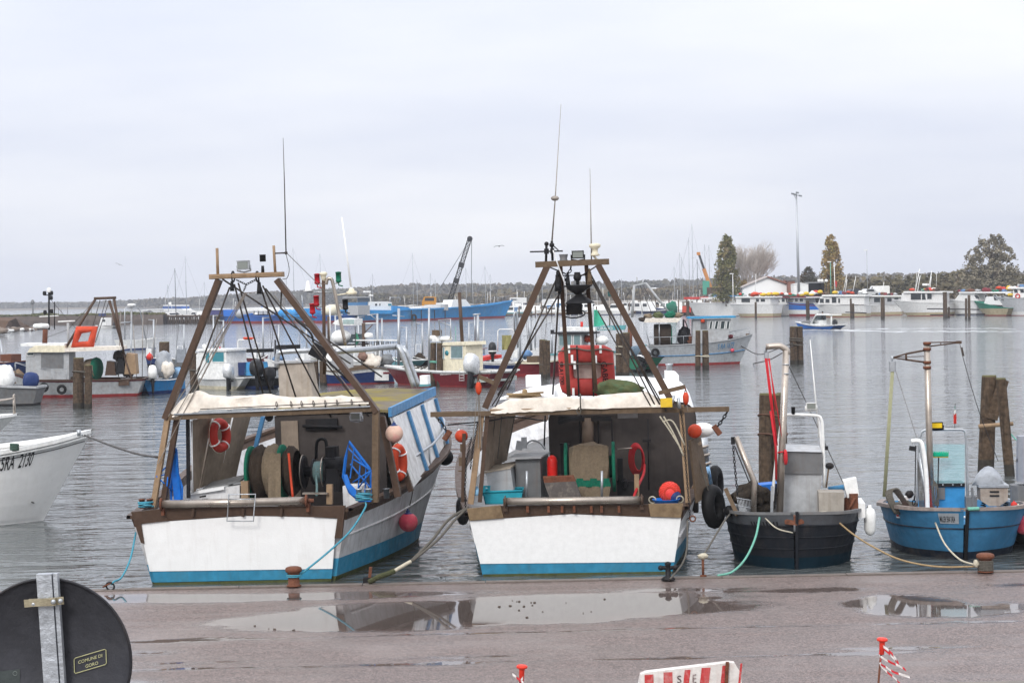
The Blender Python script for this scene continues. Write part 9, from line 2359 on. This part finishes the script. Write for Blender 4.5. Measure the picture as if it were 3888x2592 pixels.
lettering('COMUNE DI',plane_fn(o + ur * uw * .12 + wr * uh * .56,ur,wr),LY,t,size=.0165)
lettering('GORO',plane_fn(o + ur * uw * .34 + wr * uh * .16,ur,wr),LY,t,size=.0165)
m = MB(); o2 = W(0,2585,SY - .012); m.prism([W(-10,2600,SY - .012),W(75,2592,SY - .012),W(76,2538,SY - .012),W(-10,2548,SY - .012)],(0,-.001,0)); m.build('maker_label',pm('faded_label',(.05,.06,.06),.6,dirt=.2,streak=0),t)
m = MB(); m.torus(W(57,2555,SY - .014),.0075,.0012,(0,1,0),14,4); m.build('label_mark',pm('faded_print',(.16,.19,.18),.6),t)
# ---- red capped stakes with barrier tape
TAPEW = pm('white_tape',(.78,.74,.72),.5,dirt=.1,streak=0); TAPER = pm('red_tape',(.62,.04,.05),.5,dirt=.1,streak=0)
CAP = pm('red_cap_plastic',(.75,.05,.03),.4,dirt=.1,streak=0)
def tape_post(px,pt_,Y,label,tapes,scale=1.0):
 top = W(px,pt_,Y)
 t = thing('tape_post',label,'post',WORLD,(top.x - .12,Y,QZ),'rusty stakes with red caps')
 foot = V(top.x - .10,Y,QZ)
 m = MB(); m.tube([foot,top],.012,7); m.build('stake',RUST,t)
 m = MB(); m.lathe([(.020,-.17),(.027,-.165),(.030,-.04),(.034,-.03),(.058,-.02),(.060,.0),(.045,.012),(.01,.014)],top,(.06,0,1),14); m.build('cap',CAP,t)
 for k,pts in enumerate(tapes):
  P_ = smooth([W(x,y,Y - .03 - .03 * i) for i,(x,y) in enumerate(pts)],4)
  for j in range(0,len(P_) - 1,3):
   seg = P_[j:j + 4]
   if len(seg) < 2: continue
   m = MB(); m.grid([[p + V(.006 * math.sin(i + k),0,.014),p + V(0,.012 * math.cos(i * 1.3 + k),0),p + V(.004,0,-.014)] for i,p in enumerate(seg)]); m.build('tape_piece',TAPER if (j // 3 + k) % 2 else TAPEW,t)
 return t
tape_post(3350,2424,21.2,'taller rusty stake with red cap and fluttering red white tape',[[(3352,2452),(3380,2475),(3400,2500),(3412,2520)],[(3340,2465),(3338,2490),(3345,2510),(3340,2520)],[(3342,2492),(3380,2512),(3420,2530),(3440,2542)],[(3344,2520),(3370,2535),(3400,2552),(3454,2568)],[(3342,2525),(3375,2555),(3400,2575),(3420,2598),(3440,2620)],[(3355,2462),(3385,2490),(3410,2518)]])
tape_post(1982,2527,20.6,'stake with red cap at the bottom picture edge near the rut',[[(1945,2558),(1965,2575),(1985,2590),(1990,2610)],[(1975,2578),(1970,2592),(1960,2605)],[(1985,2570),(1978,2588),(1990,2600)]])
# ---- red and white striped barrier
BY = 20.4
t = thing('striped_barrier','worn red and white striped barrier board cut off by the picture bottom','barrier',WORLD,(W(2620,2592,BY).x,BY,QZ))
poly = [(2420,2592),(2432,2560),(2450,2552),(2770,2514),(2790,2516),(2812,2552),(2820,2620),(2414,2640)]
def BP(x,y,d=0.0): return W(x,y,BY + d)
zb = QZ + .02
m = MB()
front = [BP(x,y) for x,y in poly[1:6]]
front = [V(BP(2395,2592).x - .06,BY,zb)] + front + [V(BP(2825,2592).x + .05,BY,zb)]
m.prism(front,(0,.12,0)); m.build('board',pm('worn_white_board',(.66,.63,.60),.6,dirt=.5,streak=.3,dcol=(.35,.18,.15),sc=6),t)
RB = pm('worn_red_stripe',(.48,.05,.05),.6,dirt=.55,streak=.3,dcol=(.6,.5,.47),sc=9)
for x0,w in ((2447,34),(2519,34),(2600,22),(2664,34),(2735,24),(2803,16)):
 m = MB(); yt = 2555 - (x0 - 2450) * .119
 a = BP(x0 + (8 if x0 > 2700 else 0),yt + 4,-.004); b = BP(x0 + w,yt + 3,-.004)
 dz = a.z - zb
 lx = -.10 if x0 > 2560 else .0
 m.add([a,b,V(b.x + lx,BY - .004,zb + .05),V(a.x + lx,BY - .004,zb + .05)],[(0,1,2,3)]); m.build('red_stripe',RB,t)
m = MB(); m.tube([BP(2432,2558,.02),BP(2452,2550,.02),BP(2775,2512,.02)],.008,5); m.build('top_bead',GEL,t)
m = MB(); m.beam(BP(2762,2511,-.02),BP(2757,2600,-.02),.035,.02,(0,1,0)); m.build('rusty_strap',RUST,t)
lettering('S',plane_fn(BP(2570,2592,-.008),V(1,0,.12),V(0,0,1)),pm('worn_black_print',(.10,.07,.07),.7,dirt=.9,streak=.3,dcol=(.6,.5,.48),sc=22,thr=.46),t,size=.11)
lettering('E',plane_fn(BP(2628,2592,-.008),V(.7,0,.08),V(0,0,1)),MATS['worn_black_print'],t,size=.13)
c = W(3072,2592,20.2)
m = MB(); m.torus(c + V(0,0,0.0),.045,.012,(0,1,0),14,6,a0=0,a1=math.pi) ; m.tube([c + V(-.045,0,0),V(c.x - .045,c.y,QZ)],.012,6); m.solo('bent_rod',RUST,'bent rusty rod end peeking up at the bottom edge','rod')
rng = random.Random(31)
for i in range(20):
 px,py = (rng.gauss(1960,60) if i < 10 else rng.uniform(1880,2300),rng.uniform(2270,2345)) if i < 16 else (rng.uniform(900,1120),rng.uniform(2370,2390))
 c = WZ(px,py,QZ + .004); r = rng.uniform(.007,.018)
 m = MB(); m.ball(c,r,(1.4,1,.6),8,5,jit=.6); m.solo('pebble',STONE,'small dark stone lying in the long shallow puddle' if i < 20 else 'small dark stone in the puddle below the rusty bollard','stone','stones lying in the puddles')
# ---------------------------------------------------------------- sea air
hz = bpy.data.materials.new('haze_air'); hz.use_nodes = True
_n = hz.node_tree.nodes; _n.clear()
_o = _n.new('ShaderNodeOutputMaterial'); _v = _n.new('ShaderNodeVolumePrincipled')
_v.inputs['Color'].default_value = (0.86,0.89,0.97,1); _v.inputs['Density'].default_value = 0.00025
_v.inputs['Anisotropy'].default_value = 0.0
hz.node_tree.links.new(_v.outputs[0],_o.inputs['Volume'])
m = MB().box(-3600,3600,-70,3700,-2.6,60)
m.build('haze',hz,kind='stuff')
